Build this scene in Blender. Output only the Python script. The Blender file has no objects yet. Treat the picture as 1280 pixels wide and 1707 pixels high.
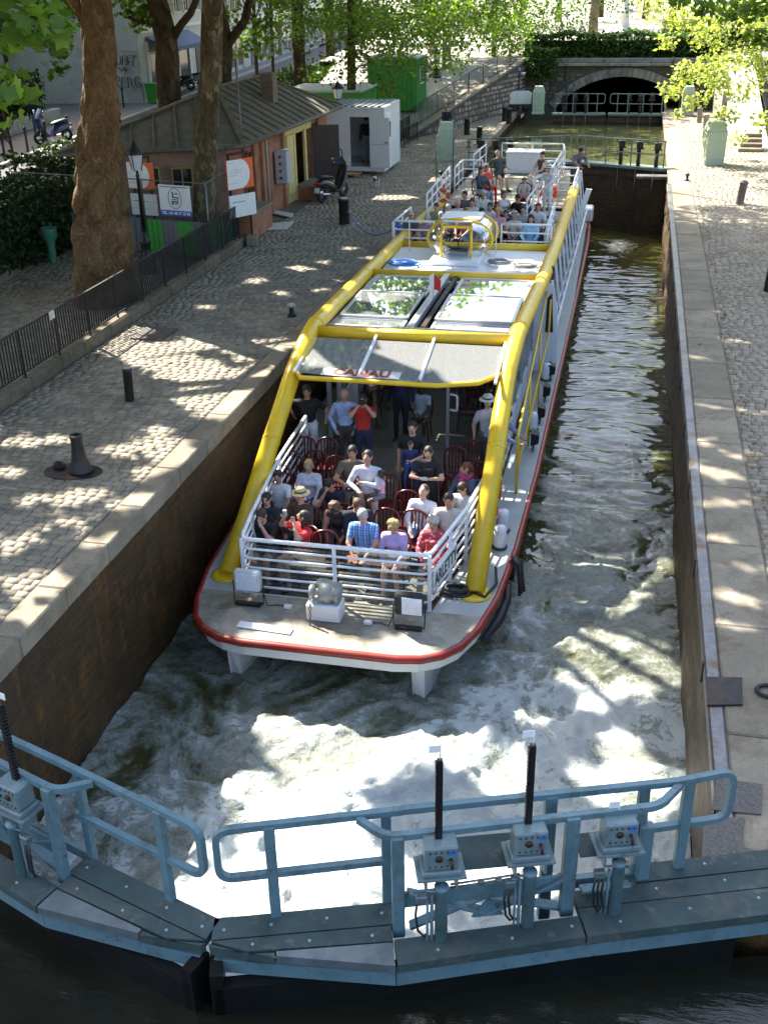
import bpy, math, random
import numpy as np
from mathutils import Vector, Matrix
R_ = math.radians
random.seed(7); RNG = np.random.default_rng(7)
scene = bpy.context.scene
COL = scene.collection

# ------------------------------------------------------------ camera
CAMR = np.array([[0.97611972, -0.08266239, -0.20089105],
                 [0.21659576, 0.44114216, 0.8709075],
                 [-0.01663022, 0.89362214, -0.44851189]])
CAMC = np.array([0.0, 0.0, 6.9])
cam_data = bpy.data.cameras.new("camera")
cam = bpy.data.objects.new("camera", cam_data); COL.objects.link(cam)
cam.matrix_world = Matrix(((CAMR[0][0], CAMR[0][1], -CAMR[0][2], CAMC[0]),
                           (CAMR[1][0], CAMR[1][1], -CAMR[1][2], CAMC[1]),
                           (CAMR[2][0], CAMR[2][1], -CAMR[2][2], CAMC[2]), (0, 0, 0, 1)))
cam_data.sensor_fit = 'VERTICAL'; cam_data.sensor_height = 36.0
cam_data.lens = 1780.0 / 1707.0 * 36.0
cam_data.clip_start = 0.1; cam_data.clip_end = 2000.0
scene.camera = cam

# ------------------------------------------------------------ sky, sun, exposure
SUN_EL = R_(46.0)
SUN_XY = Vector((-0.8, 0.6))            # horizontal direction towards the sun
world = bpy.data.worlds.new("World"); scene.world = world; world.use_nodes = True
_n = world.node_tree.nodes; _n.clear()
_o = _n.new("ShaderNodeOutputWorld"); _b = _n.new("ShaderNodeBackground"); _s = _n.new("ShaderNodeTexSky")
_s.sky_type = 'NISHITA'; _s.sun_disc = False; _s.sun_elevation = SUN_EL
_s.sun_rotation = math.atan2(SUN_XY.x, SUN_XY.y)
_s.air_density = 1.0; _s.dust_density = 4.0; _s.ozone_density = 1.0
_b.inputs["Strength"].default_value = 0.14
world.node_tree.links.new(_s.outputs[0], _b.inputs[0]); world.node_tree.links.new(_b.outputs[0], _o.inputs[0])
sun_d = bpy.data.lights.new("sun", 'SUN'); sun_d.energy = 5.0; sun_d.angle = R_(0.5); sun_d.color = (1.0, 0.95, 0.86)
sun = bpy.data.objects.new("sun", sun_d); COL.objects.link(sun)
SUN_DIR = Vector((SUN_XY.x * math.cos(SUN_EL), SUN_XY.y * math.cos(SUN_EL), math.sin(SUN_EL)))
sun.rotation_euler = (-SUN_DIR).to_track_quat('-Z', 'Y').to_euler()
sun.location = (-40, 40, 60)
scene.view_settings.view_transform = 'Standard'; scene.view_settings.look = 'None'
scene.view_settings.exposure = 2.05; scene.view_settings.gamma = 1.0
scene.view_settings.use_curve_mapping = False
scene.render.engine = 'CYCLES'
scene.cycles.max_bounces = 6; scene.cycles.transparent_max_bounces = 12
scene.cycles.use_denoising = True
scene.cycles.sample_clamp_indirect = 6.0
scene.cycles.caustics_reflective = False; scene.cycles.caustics_refractive = False

# ------------------------------------------------------------ helpers
def ray_z(u, v, z):
    d = CAMR @ np.array([u - 640, -(v - 853.5), 1780.0]); return Vector(CAMC + d * ((z - CAMC[2]) / d[2]))
def ray_y(u, v, y):
    d = CAMR @ np.array([u - 640, -(v - 853.5), 1780.0]); return Vector(CAMC + d * ((y - CAMC[1]) / d[1]))
def V(*a): return Vector(a)

class MB:
    """collects shapes; build() links them as ONE mesh object"""
    def __init__(s): s.v = []; s.f = []; s.m = []; s.r = []; s.s = []; s.T = None
    def add(s, vs, fs, m=0, r=None, sm=False):
        o = len(s.v)
        if s.T is not None: vs = [s.T @ Vector(p) for p in vs]
        s.v.extend([tuple(p) for p in vs])
        rr = random.random() if r is None else r
        for f in fs:
            s.f.append(tuple(i + o for i in f)); s.m.append(m); s.r.append(rr); s.s.append(sm)
    def box(s, c, d, m=0, bev=0.0, rot=None, r=None):
        c = Vector(c); hx, hy, hz = d[0] / 2, d[1] / 2, d[2] / 2
        M = rot if rot is not None else Matrix.Identity(3)
        if bev <= 0:
            vs = [c + M @ Vector((x * hx, y * hy, z * hz)) for z in (-1, 1) for y in (-1, 1) for x in (-1, 1)]
            s.add(vs, [(0, 2, 3, 1), (4, 5, 7, 6), (0, 1, 5, 4), (2, 6, 7, 3), (0, 4, 6, 2), (1, 3, 7, 5)], m, r)
            return
        b = min(bev, hx * .95, hy * .95, hz * .95); vs = []; idx = {}
        for sx in (-1, 1):
            for sy in (-1, 1):
                for sz in (-1, 1):
                    for ax in range(3):
                        p = [sx * hx, sy * hy, sz * hz]; q = [sx, sy, sz]
                        for k in range(3):
                            if k != ax: p[k] -= q[k] * b
                        idx[(sx, sy, sz, ax)] = len(vs); vs.append(c + M @ Vector(p))
        fs = []
        for ax in range(3):
            o1, o2 = (ax + 1) % 3, (ax + 2) % 3
            for sg in (-1, 1):
                q = []
                for (a, bb) in ((-1, -1), (1, -1), (1, 1), (-1, 1)):
                    k = [0, 0, 0]; k[ax] = sg; k[o1] = a; k[o2] = bb; q.append(idx[(k[0], k[1], k[2], ax)])
                fs.append(q if sg > 0 else q[::-1])
        for ax in range(3):
            o1, o2 = (ax + 1) % 3, (ax + 2) % 3
            for a in (-1, 1):
                for bb in (-1, 1):
                    def g(e, w):
                        k = [0, 0, 0]; k[ax] = e; k[o1] = a; k[o2] = bb; return idx[(k[0], k[1], k[2], w)]
                    q = [g(-1, o1), g(1, o1), g(1, o2), g(-1, o2)]
                    fs.append(q if a * bb > 0 else q[::-1])
        for sx in (-1, 1):
            for sy in (-1, 1):
                for sz in (-1, 1):
                    q = [idx[(sx, sy, sz, 0)], idx[(sx, sy, sz, 1)], idx[(sx, sy, sz, 2)]]
                    fs.append(q if sx * sy * sz > 0 else q[::-1])
        s.add(vs, fs, m, r)
    def bar(s, a, b, w, h, m=0, bev=0.0, up=(0, 0, 1)):
        """rectangular bar from a to b: w wide sideways, h along up"""
        a = Vector(a); b = Vector(b); d = (b - a); L = d.length
        if L < 1e-6: return
        d.normalize(); u = Vector(up)
        x = d.cross(u)
        if x.length < 1e-4: x = d.cross(Vector((1, 0, 0)))
        x.normalize(); z = x.cross(d)
        s.box((a + b) / 2, (w, L, h), m, bev, Matrix((x, d, z)).transposed())
    def tube(s, pts, rad, n=8, m=0, sm=True, cap=True, closed=False, flat=1.0, r=None):
        pts = [Vector(p) for p in pts]; k = len(pts)
        if not hasattr(rad, '__len__'): rad = [rad] * k
        T = []
        for i in range(k):
            if closed: t = pts[(i + 1) % k] - pts[i - 1]
            else: t = pts[min(i + 1, k - 1)] - pts[max(i - 1, 0)]
            T.append(t.normalized() if t.length > 1e-9 else Vector((0, 0, 1)))
        nrm = T[0].cross(Vector((0, 0, 1)))
        if nrm.length < 1e-3: nrm = Vector((1, 0, 0))
        nrm.normalize(); vs = []
        for i in range(k):
            nrm = nrm - T[i] * nrm.dot(T[i])
            if nrm.length < 1e-6: nrm = T[i].orthogonal()
            nrm.normalize(); bi = T[i].cross(nrm)
            for j in range(n):
                a = 2 * math.pi * (j + .5) / n
                vs.append(pts[i] + (nrm * math.cos(a) + bi * math.sin(a) * flat) * rad[i])
        fs = []
        for i in range(k if closed else k - 1):
            i2 = (i + 1) % k
            for j in range(n):
                j2 = (j + 1) % n; fs.append((i * n + j, i * n + j2, i2 * n + j2, i2 * n + j))
        if r is None: r = random.random()
        o = len(s.v); s.add(vs, fs, m, r, sm)
        if cap and not closed:
            s.f.append(tuple(o + j for j in range(n))[::-1]); s.m.append(m); s.r.append(r); s.s.append(False)
            s.f.append(tuple(o + (k - 1) * n + j for j in range(n))); s.m.append(m); s.r.append(r); s.s.append(False)
    def lathe(s, prof, n=16, c=(0, 0, 0), m=0, sm=True, axis=None):
        c = Vector(c); vs = []; M = axis if axis is not None else Matrix.Identity(3)
        for (r, z) in prof:
            for j in range(n):
                a = 2 * math.pi * j / n; vs.append(c + M @ Vector((r * math.cos(a), r * math.sin(a), z)))
        fs = []
        for i in range(len(prof) - 1):
            for j in range(n):
                j2 = (j + 1) % n; fs.append((i * n + j, i * n + j2, (i + 1) * n + j2, (i + 1) * n + j))
        r = random.random(); o = len(s.v); s.add(vs, fs, m, r, sm)
        if prof[0][0] > 1e-4: s.f.append(tuple(o + j for j in range(n))[::-1]); s.m.append(m); s.r.append(r); s.s.append(False)
        if prof[-1][0] > 1e-4: s.f.append(tuple(o + (len(prof) - 1) * n + j for j in range(n))); s.m.append(m); s.r.append(r); s.s.append(False)
    def ball(s, c, r, nu=12, nv=8, m=0, M=None):
        c = Vector(c); rx, ry, rz = (r, r, r) if not hasattr(r, '__len__') else r
        vs = []; M = M if M is not None else Matrix.Identity(3)
        for i in range(nv + 1):
            t = math.pi * i / nv
            for j in range(nu):
                a = 2 * math.pi * j / nu
                vs.append(c + M @ Vector((rx * math.sin(t) * math.cos(a), ry * math.sin(t) * math.sin(a), -rz * math.cos(t))))
        fs = [(i * nu + j, i * nu + (j + 1) % nu, (i + 1) * nu + (j + 1) % nu, (i + 1) * nu + j) for i in range(nv) for j in range(nu)]
        s.add(vs, fs, m, None, True)
    def prism(s, poly, d, m=0, origin=(0, 0, 0), X=(1, 0, 0), Y=(0, 1, 0), r=None, cap=True):
        """poly in the X,Y plane at origin, extruded by the vector d"""
        o = Vector(origin); X = Vector(X); Y = Vector(Y); d = Vector(d)
        a = [o + X * p[0] + Y * p[1] for p in poly]; n = len(a)
        vs = a + [p + d for p in a]
        fs = [(i, (i + 1) % n, n + (i + 1) % n, n + i) for i in range(n)]
        if cap: fs += [tuple(range(n))[::-1], tuple(range(n, 2 * n))]
        if X.cross(Y).dot(d) < 0: fs = [f[::-1] for f in fs]
        s.add(vs, fs, m, r)
    def quad(s, a, b, c, d, m=0, r=None): s.add([a, b, c, d], [(0, 1, 2, 3)], m, r)
    def mesh(s, name, mats, off=None):
        me = bpy.data.meshes.new(name)
        vs = s.v if off is None else [(p[0] - off[0], p[1] - off[1], p[2] - off[2]) for p in s.v]
        me.from_pydata(vs, [], s.f)
        if not isinstance(mats, (list, tuple)): mats = [mats]
        for mt in mats: me.materials.append(mt)
        me.polygons.foreach_set("material_index", s.m)
        me.polygons.foreach_set("use_smooth", s.s)
        at = me.attributes.new("rnd", 'FLOAT', 'FACE'); at.data.foreach_set("value", s.r)
        me.update(); return me
    def build(s, name, mats, parent=None, world=True):
        """world=True: verts are in world coordinates even under an (unrotated) parent"""
        off = tuple(parent_loc(parent)) if (parent is not None and world) else None
        o = bpy.data.objects.new(name, s.mesh(name, mats, off)); COL.objects.link(o)
        if parent is not None: o.parent = parent
        return o
def parent_loc(p):
    L = Vector((0, 0, 0))
    while p is not None: L = L + p.location; p = p.parent
    return L
def tag(o, label=None, cat=None, group=None, kind=None):
    if label: o["label"] = label
    if cat: o["category"] = cat
    if group: o["group"] = group
    if kind: o["kind"] = kind
    return o
def thing(name, label, cat, loc=(0, 0, 0), rz=0.0, group=None):
    o = bpy.data.objects.new(name, None); COL.objects.link(o); o.empty_display_size = 0.2
    o.location = loc; o.rotation_euler = (0, 0, rz); return tag(o, label, cat, group)
def inst(name, me, parent=None, loc=(0, 0, 0), rot=(0, 0, 0), scale=None):
    o = bpy.data.objects.new(name, me); COL.objects.link(o); o.parent = parent
    o.location = loc; o.rotation_euler = rot
    if scale: o.scale = scale
    return o
def copy_tree(o, parent=None):
    c = o.copy(); COL.objects.link(c); c.parent = parent
    for ch in o.children: copy_tree(ch, c)
    return c

# ------------------------------------------------------------ materials
def _nodes(name):
    m = bpy.data.materials.new(name); m.use_nodes = True; nt = m.node_tree
    return m, nt, nt.nodes["Principled BSDF"]
def N(nt, t, **kw):
    n = nt.nodes.new(t)
    for k, v in kw.items():
        if k.startswith("_"): setattr(n, k[1:], v)
        else: n.inputs[k.replace("__", " ")].default_value = v
    return n
def L(nt, a, b): nt.links.new(a, b)
def c4(c): return (c[0], c[1], c[2], 1.0)
def ramp(nt, fac, stops):
    r = nt.nodes.new("ShaderNodeValToRGB"); e = r.color_ramp.elements
    while len(e) < len(stops): e.new(0.5)
    for i, (p, c) in enumerate(stops):
        e[i].position = p; e[i].color = c4(c) if hasattr(c, '__len__') else (c, c, c, 1)
    L(nt, fac, r.inputs[0]); return r
def mixc(nt, fac, a, b, mode='MIX'):
    n = nt.nodes.new("ShaderNodeMix"); n.data_type = 'RGBA'; n.blend_type = mode
    for val, k in ((fac, 0), (a, 6), (b, 7)):
        if hasattr(val, 'is_linked') or hasattr(val, 'links'): L(nt, val, n.inputs[k])
        elif hasattr(val, '__len__'): n.inputs[k].default_value = c4(val)
        else: n.inputs[k].default_value = val
    return n.outputs[2]
def math_(nt, op, a, b=0.0):
    n = nt.nodes.new("ShaderNodeMath"); n.operation = op
    for val, k in ((a, 0), (b, 1)):
        if hasattr(val, 'links'): L(nt, val, n.inputs[k])
        else: n.inputs[k].default_value = val
    return n.outputs[0]
def tcoord(nt, scale=(1, 1, 1), kind="Object"):
    t = nt.nodes.new("ShaderNodeTexCoord"); m = nt.nodes.new("ShaderNodeMapping")
    m.inputs["Scale"].default_value = scale; L(nt, t.outputs[kind], m.inputs[0]); return m.outputs[0]
def noise(nt, co, scale, detail=4, rough=.55, dist=0.0):
    n = N(nt, "ShaderNodeTexNoise", Scale=scale, Detail=detail, Roughness=rough, Distortion=dist)
    L(nt, co, n.inputs["Vector"]); return n.outputs["Fac"]
def bump(nt, b, h, strength=.3, dist=.02):
    n = N(nt, "ShaderNodeBump", Strength=strength, Distance=dist); L(nt, h, n.inputs["Height"]); L(nt, n.outputs[0], b.inputs["Normal"])
def attr(nt, name="rnd"):
    a = nt.nodes.new("ShaderNodeAttribute"); a.attribute_name = name; return a.outputs["Fac"]
def M(name, col, rough=.6, metal=0.0, var=.15, nscale=6.0, col2=None, patch=None, bmp=0.0, bscale=40.0, rnd=0.0, spec=.5, stretch=(1, 1, 1), coat=0.0, patchscale=2.0, patchlo=.5, patchhi=.65):
    """procedural painted / stony / metal surface: base colour + noise variation + optional patches of col2"""
    m, nt, b = _nodes(name); co = tcoord(nt, stretch)
    n1 = noise(nt, co, nscale, 5, .6)
    lo = tuple(max(0, x * (1 - var)) for x in col); hi = tuple(min(1, x * (1 + var)) for x in col)
    c = ramp(nt, n1, [(.3, lo), (.7, hi)]).outputs[0]
    if col2 is not None:
        n2 = noise(nt, co, patchscale, 6, .65, .4)
        f = ramp(nt, n2, [(patchlo, 0.0), (patchhi, 1.0)]).outputs[0]
        c = mixc(nt, f, c, col2)
    if rnd > 0:
        a = attr(nt); f = ramp(nt, a, [(0, 1 - rnd), (1, 1 + rnd * .6)])
        c = mixc(nt, 1.0, c, f.outputs[0], 'MULTIPLY')
    L(nt, c, b.inputs["Base Color"])
    b.inputs["Roughness"].default_value = rough; b.inputs["Metallic"].default_value = metal
    b.inputs["Specular IOR Level"].default_value = spec
    if coat: b.inputs["Coat Weight"].default_value = coat; b.inputs["Coat Roughness"].default_value = .08
    if bmp > 0: bump(nt, b, noise(nt, co, bscale, 4, .6), bmp, .01)
    return m
def weather(m, col, scale=9.0, lo=.6, hi=.68, amt=.8, stretch=(1, 1, 1)):
    """chips, rust or grime of a shape of their own over an existing material"""
    nt = m.node_tree; b = nt.nodes["Principled BSDF"]; src = b.inputs["Base Color"].links[0].from_socket
    f = ramp(nt, noise(nt, tcoord(nt, stretch), scale, 7, .7, .6), [(lo, 0.), (hi, amt)]).outputs[0]
    L(nt, mixc(nt, f, src, col), b.inputs["Base Color"]); return m
def glass_mat(name, tint=(.9, .95, .93), rough=.02, trans=.75, sheen=0.0, fres=1.0):
    """thin pane: part clear, part mirror"""
    m, nt, b = _nodes(name); nt.nodes.remove(b); out = nt.nodes["Material Output"]
    t = N(nt, "ShaderNodeBsdfTransparent", Color=c4(tint)); g = N(nt, "ShaderNodeBsdfGlossy", Roughness=rough)
    g.inputs["Color"].default_value = (1, 1, 1, 1)
    fr = N(nt, "ShaderNodeFresnel", IOR=1.5); f2 = math_(nt, 'ADD', math_(nt, 'MULTIPLY', fr.outputs[0], fres), 1.0 - trans)
    f2 = math_(nt, 'MINIMUM', f2, 1.0)
    mx = nt.nodes.new("ShaderNodeMixShader"); L(nt, f2, mx.inputs[0]); L(nt, t.outputs[0], mx.inputs[1]); L(nt, g.outputs[0], mx.inputs[2])
    df = N(nt, "ShaderNodeBsdfDiffuse", Color=(.7, .7, .68, 1)); m2 = nt.nodes.new("ShaderNodeMixShader"); m2.inputs[0].default_value = sheen; L(nt, mx.outputs[0], m2.inputs[1]); L(nt, df.outputs[0], m2.inputs[2])  # pale diffuse share imitates the bright milky reflection on the panes
    L(nt, m2.outputs[0], out.inputs[0]); return m

# value noise on arrays (for terrain, water, bark)
_LAT = RNG.random((64, 64, 64)).astype(np.float32)
def vnoise(x, y, z=0.0):
    x = np.asarray(x, dtype=np.float64); y = np.asarray(y, dtype=np.float64); z = np.broadcast_to(np.asarray(z, dtype=np.float64), x.shape)
    xi = np.floor(x).astype(int); yi = np.floor(y).astype(int); zi = np.floor(z).astype(int)
    fx = x - xi; fy = y - yi; fz = z - zi
    fx = fx * fx * (3 - 2 * fx); fy = fy * fy * (3 - 2 * fy); fz = fz * fz * (3 - 2 * fz)
    g = lambda a, b, c: _LAT[(xi + a) & 63, (yi + b) & 63, (zi + c) & 63]
    r = 0
    for a in (0, 1):
        for b in (0, 1):
            for c in (0, 1):
                r = r + g(a, b, c) * (fx if a else 1 - fx) * (fy if b else 1 - fy) * (fz if c else 1 - fz)
    return r
def fbm(x, y, z=0.0, o=4, g=.5):
    r = 0; a = 1.0; t = 0
    for i in range(o):
        r = r + a * vnoise(x * 2 ** i + 17 * i, y * 2 ** i + 5 * i, z * 2 ** i); t += a; a *= g
    return r / t
# ============================================================ setting materials
XL, XR = -6.58, 1.26            # lock chamber walls
ZW = -2.6                       # water in the chamber
def stone_mat(name, lo, hi, moss=(.10, .10, .05), mossamt=.62, rough=.85):
    m, nt, b = _nodes(name); co = tcoord(nt)
    a = attr(nt); base = ramp(nt, a, [(0, lo), (.5, tuple((x + y) / 2 for x, y in zip(lo, hi))), (1, hi)]).outputs[0]
    n1 = noise(nt, co, 1.1, 5, .6); base = mixc(nt, 1.0, base, ramp(nt, n1, [(.3, .72), (.7, 1.15)]).outputs[0], 'MULTIPLY')
    n2 = noise(nt, co, 30, 4, .7); base = mixc(nt, 1.0, base, ramp(nt, n2, [(.25, .75), (.75, 1.2)]).outputs[0], 'MULTIPLY')
    n3 = noise(nt, co, 2.3, 6, .7, .5); base = mixc(nt, ramp(nt, n3, [(mossamt, 0.), (mossamt + .12, .55)]).outputs[0], base, moss)
    L(nt, base, b.inputs["Base Color"]); b.inputs["Roughness"].default_value = rough
    bump(nt, b, noise(nt, co, 60, 5, .7), .25, .006); return m
MAT_SETT = stone_mat("sett_stone", (.21, .178, .13), (.33, .285, .21))
MAT_SETT_R = stone_mat("sett_stone_right", (.21, .182, .135), (.32, .28, .215), (.22, .17, .10))
MAT_COPE = stone_mat("coping_granite", (.20, .168, .118), (.27, .232, .165), (.12, .09, .05), .50)
MAT_MORTAR = M("paving_joint", (.15, .13, .095), .95, var=.35, nscale=3, col2=(.16, .12, .05), bmp=.4)
MAT_EARTH = M("bare_earth", (.20, .17, .12), .95, var=.3, nscale=2, col2=(.24, .18, .10), bmp=.5)
MAT_GRAVEL = M("pale_gravel", (.30, .275, .225), .95, var=.12, nscale=1.5, bmp=.3)
MAT_ASPHALT = M("asphalt", (.075, .075, .08), .9, var=.2, nscale=2, bmp=.3, bscale=80)
MAT_PAVE = M("pavement_asphalt", (.16, .155, .15), .9, var=.15, nscale=1.5, bmp=.2)
MAT_KERB = M("kerb_granite", (.32, .31, .29), .85, var=.15, nscale=8, bmp=.2, rnd=.15)
MAT_IRON = M("dark_iron", (.03, .03, .032), .55, .6, var=.3, nscale=14, col2=(.07, .04, .025), bmp=.2)
MAT_STEEL = M("worn_steel", (.16, .16, .165), .45, .7, var=.25, nscale=10, col2=(.12, .08, .05), bmp=.15)
def wall_mat(name, base, algae, rust, horizontal=1.0):
    m, nt, b = _nodes(name); co = tcoord(nt); st = tcoord(nt, (1, .35, 2.2)); vt = tcoord(nt, (3.2, 3.2, .45))
    n1 = noise(nt, co, .8, 7, .65, .3); c = ramp(nt, n1, [(.3, tuple(x * .55 for x in base)), (.55, base), (.75, algae)]).outputs[0]
    n2 = noise(nt, vt, 1.6, 6, .7, .2); c = mixc(nt, ramp(nt, n2, [(.5, 0.), (.7, .8)]).outputs[0], c, rust)
    n3 = noise(nt, co, 9, 6, .75); c = mixc(nt, 1.0, c, ramp(nt, n3, [(.3, .55), (.75, 1.35)]).outputs[0], 'MULTIPLY')
    n4 = noise(nt, st, 5, 5, .7); c = mixc(nt, 1.0, c, ramp(nt, n4, [(.3, .65), (.7, 1.25)]).outputs[0], 'MULTIPLY')
    L(nt, c, b.inputs["Base Color"]); b.inputs["Roughness"].default_value = .5; b.inputs["Specular IOR Level"].default_value = .35
    h = math_(nt, 'ADD', n3, math_(nt, 'MULTIPLY', n4, 1.2)); bump(nt, b, h, .7, .04); return m
MAT_WALL_L = wall_mat("algae_wall_left", (.06, .034, .012), (.095, .072, .022), (.16, .066, .014))
MAT_WALL_R = wall_mat("algae_wall_right", (.085, .052, .026), (.07, .065, .025), (.17, .105, .055))

# ============================================================ ground sheets
def sheet(name, poly, z, mat, kind="structure"):
    b = MB(); b.add([(x, y, z) for x, y in poly] if z is not None else poly, [tuple(range(len(poly)))], 0, .5)
    o = b.build(name, mat); tag(o, kind=kind); return o
g = MB()
g.add([(-900, 7, -.06), (XL - .3, 7, -.06), (XL - .3, 51, -.06), (-900, 51, -.06)], [(0, 1, 2, 3)])
g.add([(XR + .3, 7.1, -.06), (900, 7.1, -.06), (900, 1200, -.06), (XR + .3, 1200, -.06)], [(0, 1, 2, 3)])
g.add([(-900, -400, -.06), (-11, -400, -.06), (-11, 7, -.06), (-900, 7, -.06)], [(0, 1, 2, 3)]); g.add([(5, -400, -.06), (900, -400, -.06), (900, 7.1, -.06), (5, 7.1, -.06)], [(0, 1, 2, 3)])
g.add([(-900, 51, -.06), (-17.5, 51, -.06), (-17.5, 1200, -.06), (-900, 1200, -.06)], [(0, 1, 2, 3)])
tag(g.build("ground", MAT_EARTH), kind="structure")

# ---- paved quays: mortar bed, coping slabs, setts
def sett_arrays(x0, x1, y0, y1, sw, sl, hole=lambda x, y: False, ztop=.012):
    out = []; y = y0; row = 0
    while y < y1:
        l = sw * random.uniform(.93, 1.07); x = x0 - random.random() * sl
        while x < x1:
            w = sl * random.uniform(.78, 1.22); a = max(x, x0); e = min(x + w, x1)
            if e - a > .05 and not hole((a + e) / 2, y + l / 2): out.append((a, e, y, y + l))
            x += w
        y += l; row += 1
    return np.array(out)
def sett_geo(A, ztop=.012, zb=-.03, gap=.004):
    n = len(A); cx = (A[:, 0] + A[:, 1]) / 2; cy = (A[:, 2] + A[:, 3]) / 2; hx = (A[:, 1] - A[:, 0]) / 2 - gap; hy = (A[:, 3] - A[:, 2]) / 2 - gap
    und = (fbm(cx * .6, cy * .6, 3.3, 3) - .5) * .014
    zt = ztop + RNG.normal(0, .0025, n) + und; tx = RNG.normal(0, .014, n); ty = RNG.normal(0, .014, n); ins = .009
    vs = np.zeros((n, 8, 3)); sg = np.array([(-1, -1), (1, -1), (1, 1), (-1, 1)])
    jit = RNG.normal(0, .004, (n, 4, 2))
    for k in range(4):
        vs[:, k, 0] = cx + sg[k, 0] * hx + jit[:, k, 0]; vs[:, k, 1] = cy + sg[k, 1] * hy + jit[:, k, 1]; vs[:, k, 2] = zb
        dx = sg[k, 0] * (hx - ins); dy = sg[k, 1] * (hy - ins)
        vs[:, 4 + k, 0] = cx + dx + jit[:, k, 0]; vs[:, 4 + k, 1] = cy + dy + jit[:, k, 1]; vs[:, 4 + k, 2] = zt + dx * tx + dy * ty
    return vs
SF = np.array([(4, 5, 6, 7), (0, 1, 5, 4), (1, 2, 6, 5), (2, 3, 7, 6), (3, 0, 4, 7)])
def np_mesh(name, V_, F_, mats, rnd=None, mi=None, smooth=False):
    V_ = np.asarray(V_, dtype=np.float32).reshape(-1, 3); F_ = np.asarray(F_, dtype=np.int32); k = F_.shape[1]
    me = bpy.data.meshes.new(name); me.vertices.add(len(V_)); me.vertices.foreach_set("co", V_.ravel())
    me.loops.add(F_.size); me.loops.foreach_set("vertex_index", F_.ravel())
    me.polygons.add(len(F_)); me.polygons.foreach_set("loop_start", np.arange(0, F_.size, k, dtype=np.int32))
    for mt in (mats if isinstance(mats, (list, tuple)) else [mats]): me.materials.append(mt)
    if mi is not None: me.polygons.foreach_set("material_index", np.asarray(mi, dtype=np.int32))
    if smooth: me.polygons.foreach_set("use_smooth", np.ones(len(F_), dtype=bool))
    if rnd is not None:
        at = me.attributes.new("rnd", 'FLOAT', 'FACE'); at.data.foreach_set("value", np.asarray(rnd, dtype=np.float32))
    me.update(calc_edges=True); return me
def proj(P):
    d = (np.asarray(P) - CAMC) @ CAMR
    return 640 + 1780 * d[:, 0] / d[:, 2], 853.5 - 1780 * d[:, 1] / d[:, 2], d[:, 2]
def pave(parent, A, mat, single=300, hidden=lambda u, v: np.zeros(len(u), bool)):
    vs = sett_geo(A); r = RNG.random(len(A))
    u, v, d = proj(vs[:, 4:, :].mean(1)); vis = (u > 0) & (u < 1280) & (v > 0) & (v < 1707) & (d > 0) & ~hidden(u, v)
    area = (A[:, 1] - A[:, 0]) * (A[:, 3] - A[:, 2]) / d ** 2 * vis
    top = np.argsort(-area)[:single]; rest = np.setdiff1d(np.arange(len(A)), top)
    F = (SF[None] + (np.arange(len(rest)) * 8)[:, None, None]).reshape(-1, 4)
    o = inst("sett_field", np_mesh("sett_field", vs[rest], F, mat, np.repeat(r[rest], 5)), parent); o["kind"] = "stuff"
    for i in top:
        c = vs[i].mean(0); me = np_mesh("sett", vs[i] - c, SF, mat, [r[i]] * 5); inst("sett", me, parent, c)
def quay(name, x0, x1, y0, y1, z=-.006):
    b = MB(); b.add([(x0, y0, z), (x1, y0, z), (x1, y1, z), (x0, y1, z)], [(0, 1, 2, 3)], 0)
    o = b.build(name, MAT_MORTAR); return tag(o, kind="structure")
q_l = quay("quay_left", -10.86, XL - .02, 7.0, 66)
q_r = quay("quay_right", XR + .02, 12, 7.08, 64)
# coping slabs
def coping(parent, xa, xb, y0, y1, ln, zt=.02, depth=.3):
    y = y0; i = 0
    while y < y1:
        l = ln * random.uniform(.85, 1.15); b = MB()
        b.box(((xa + xb) / 2, y + l / 2, zt - depth / 2 + random.uniform(-.004, .004)), (abs(xb - xa) + random.uniform(-.006, .006), l - .012, depth), 0, .02)
        b.build("coping_slab", MAT_COPE, parent); y += l
coping(q_l, XL - .40, XL, 7.0, 66, 1.25)
coping(q_r, XR + .13, XR + .82, 7.08, 64, 1.9)
b = MB(); b.box((XR + .045, 24.1, -.07), (.16, 34, .19), 0, .02); b.build("edge_strip", MAT_STEEL, q_r)
for y in np.arange(8, 42, 2.4):
    b = MB(); b.box((XR - .038, y, -.12), (.02, .05, .26), 0); b.build("edge_bracket", MAT_IRON, q_r)
pave(q_l, np.concatenate([sett_arrays(-10.72, XL - .42, 8.0, 62, .15, .19)]), MAT_SETT, 300)
pave(q_r, np.concatenate([sett_arrays(XR + .84, 5.4, 7.1, 60, .15, .19)]), MAT_SETT_R, 300)
# terrace behind the railing
t_l = tag(MB().build("terrace", MAT_MORTAR), kind="structure") if False else None
b = MB(); b.add([(-19, 4, -.006), (-10.9, 4, -.006), (-10.9, 51, -.006), (-19, 51, -.006)], [(0, 1, 2, 3)])
t_l = tag(b.build("terrace", MAT_MORTAR), kind="structure")
pave(t_l, sett_arrays(-15.6, -11.02, 14.5, 29.6, .165, .21), MAT_SETT, 150)

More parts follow.
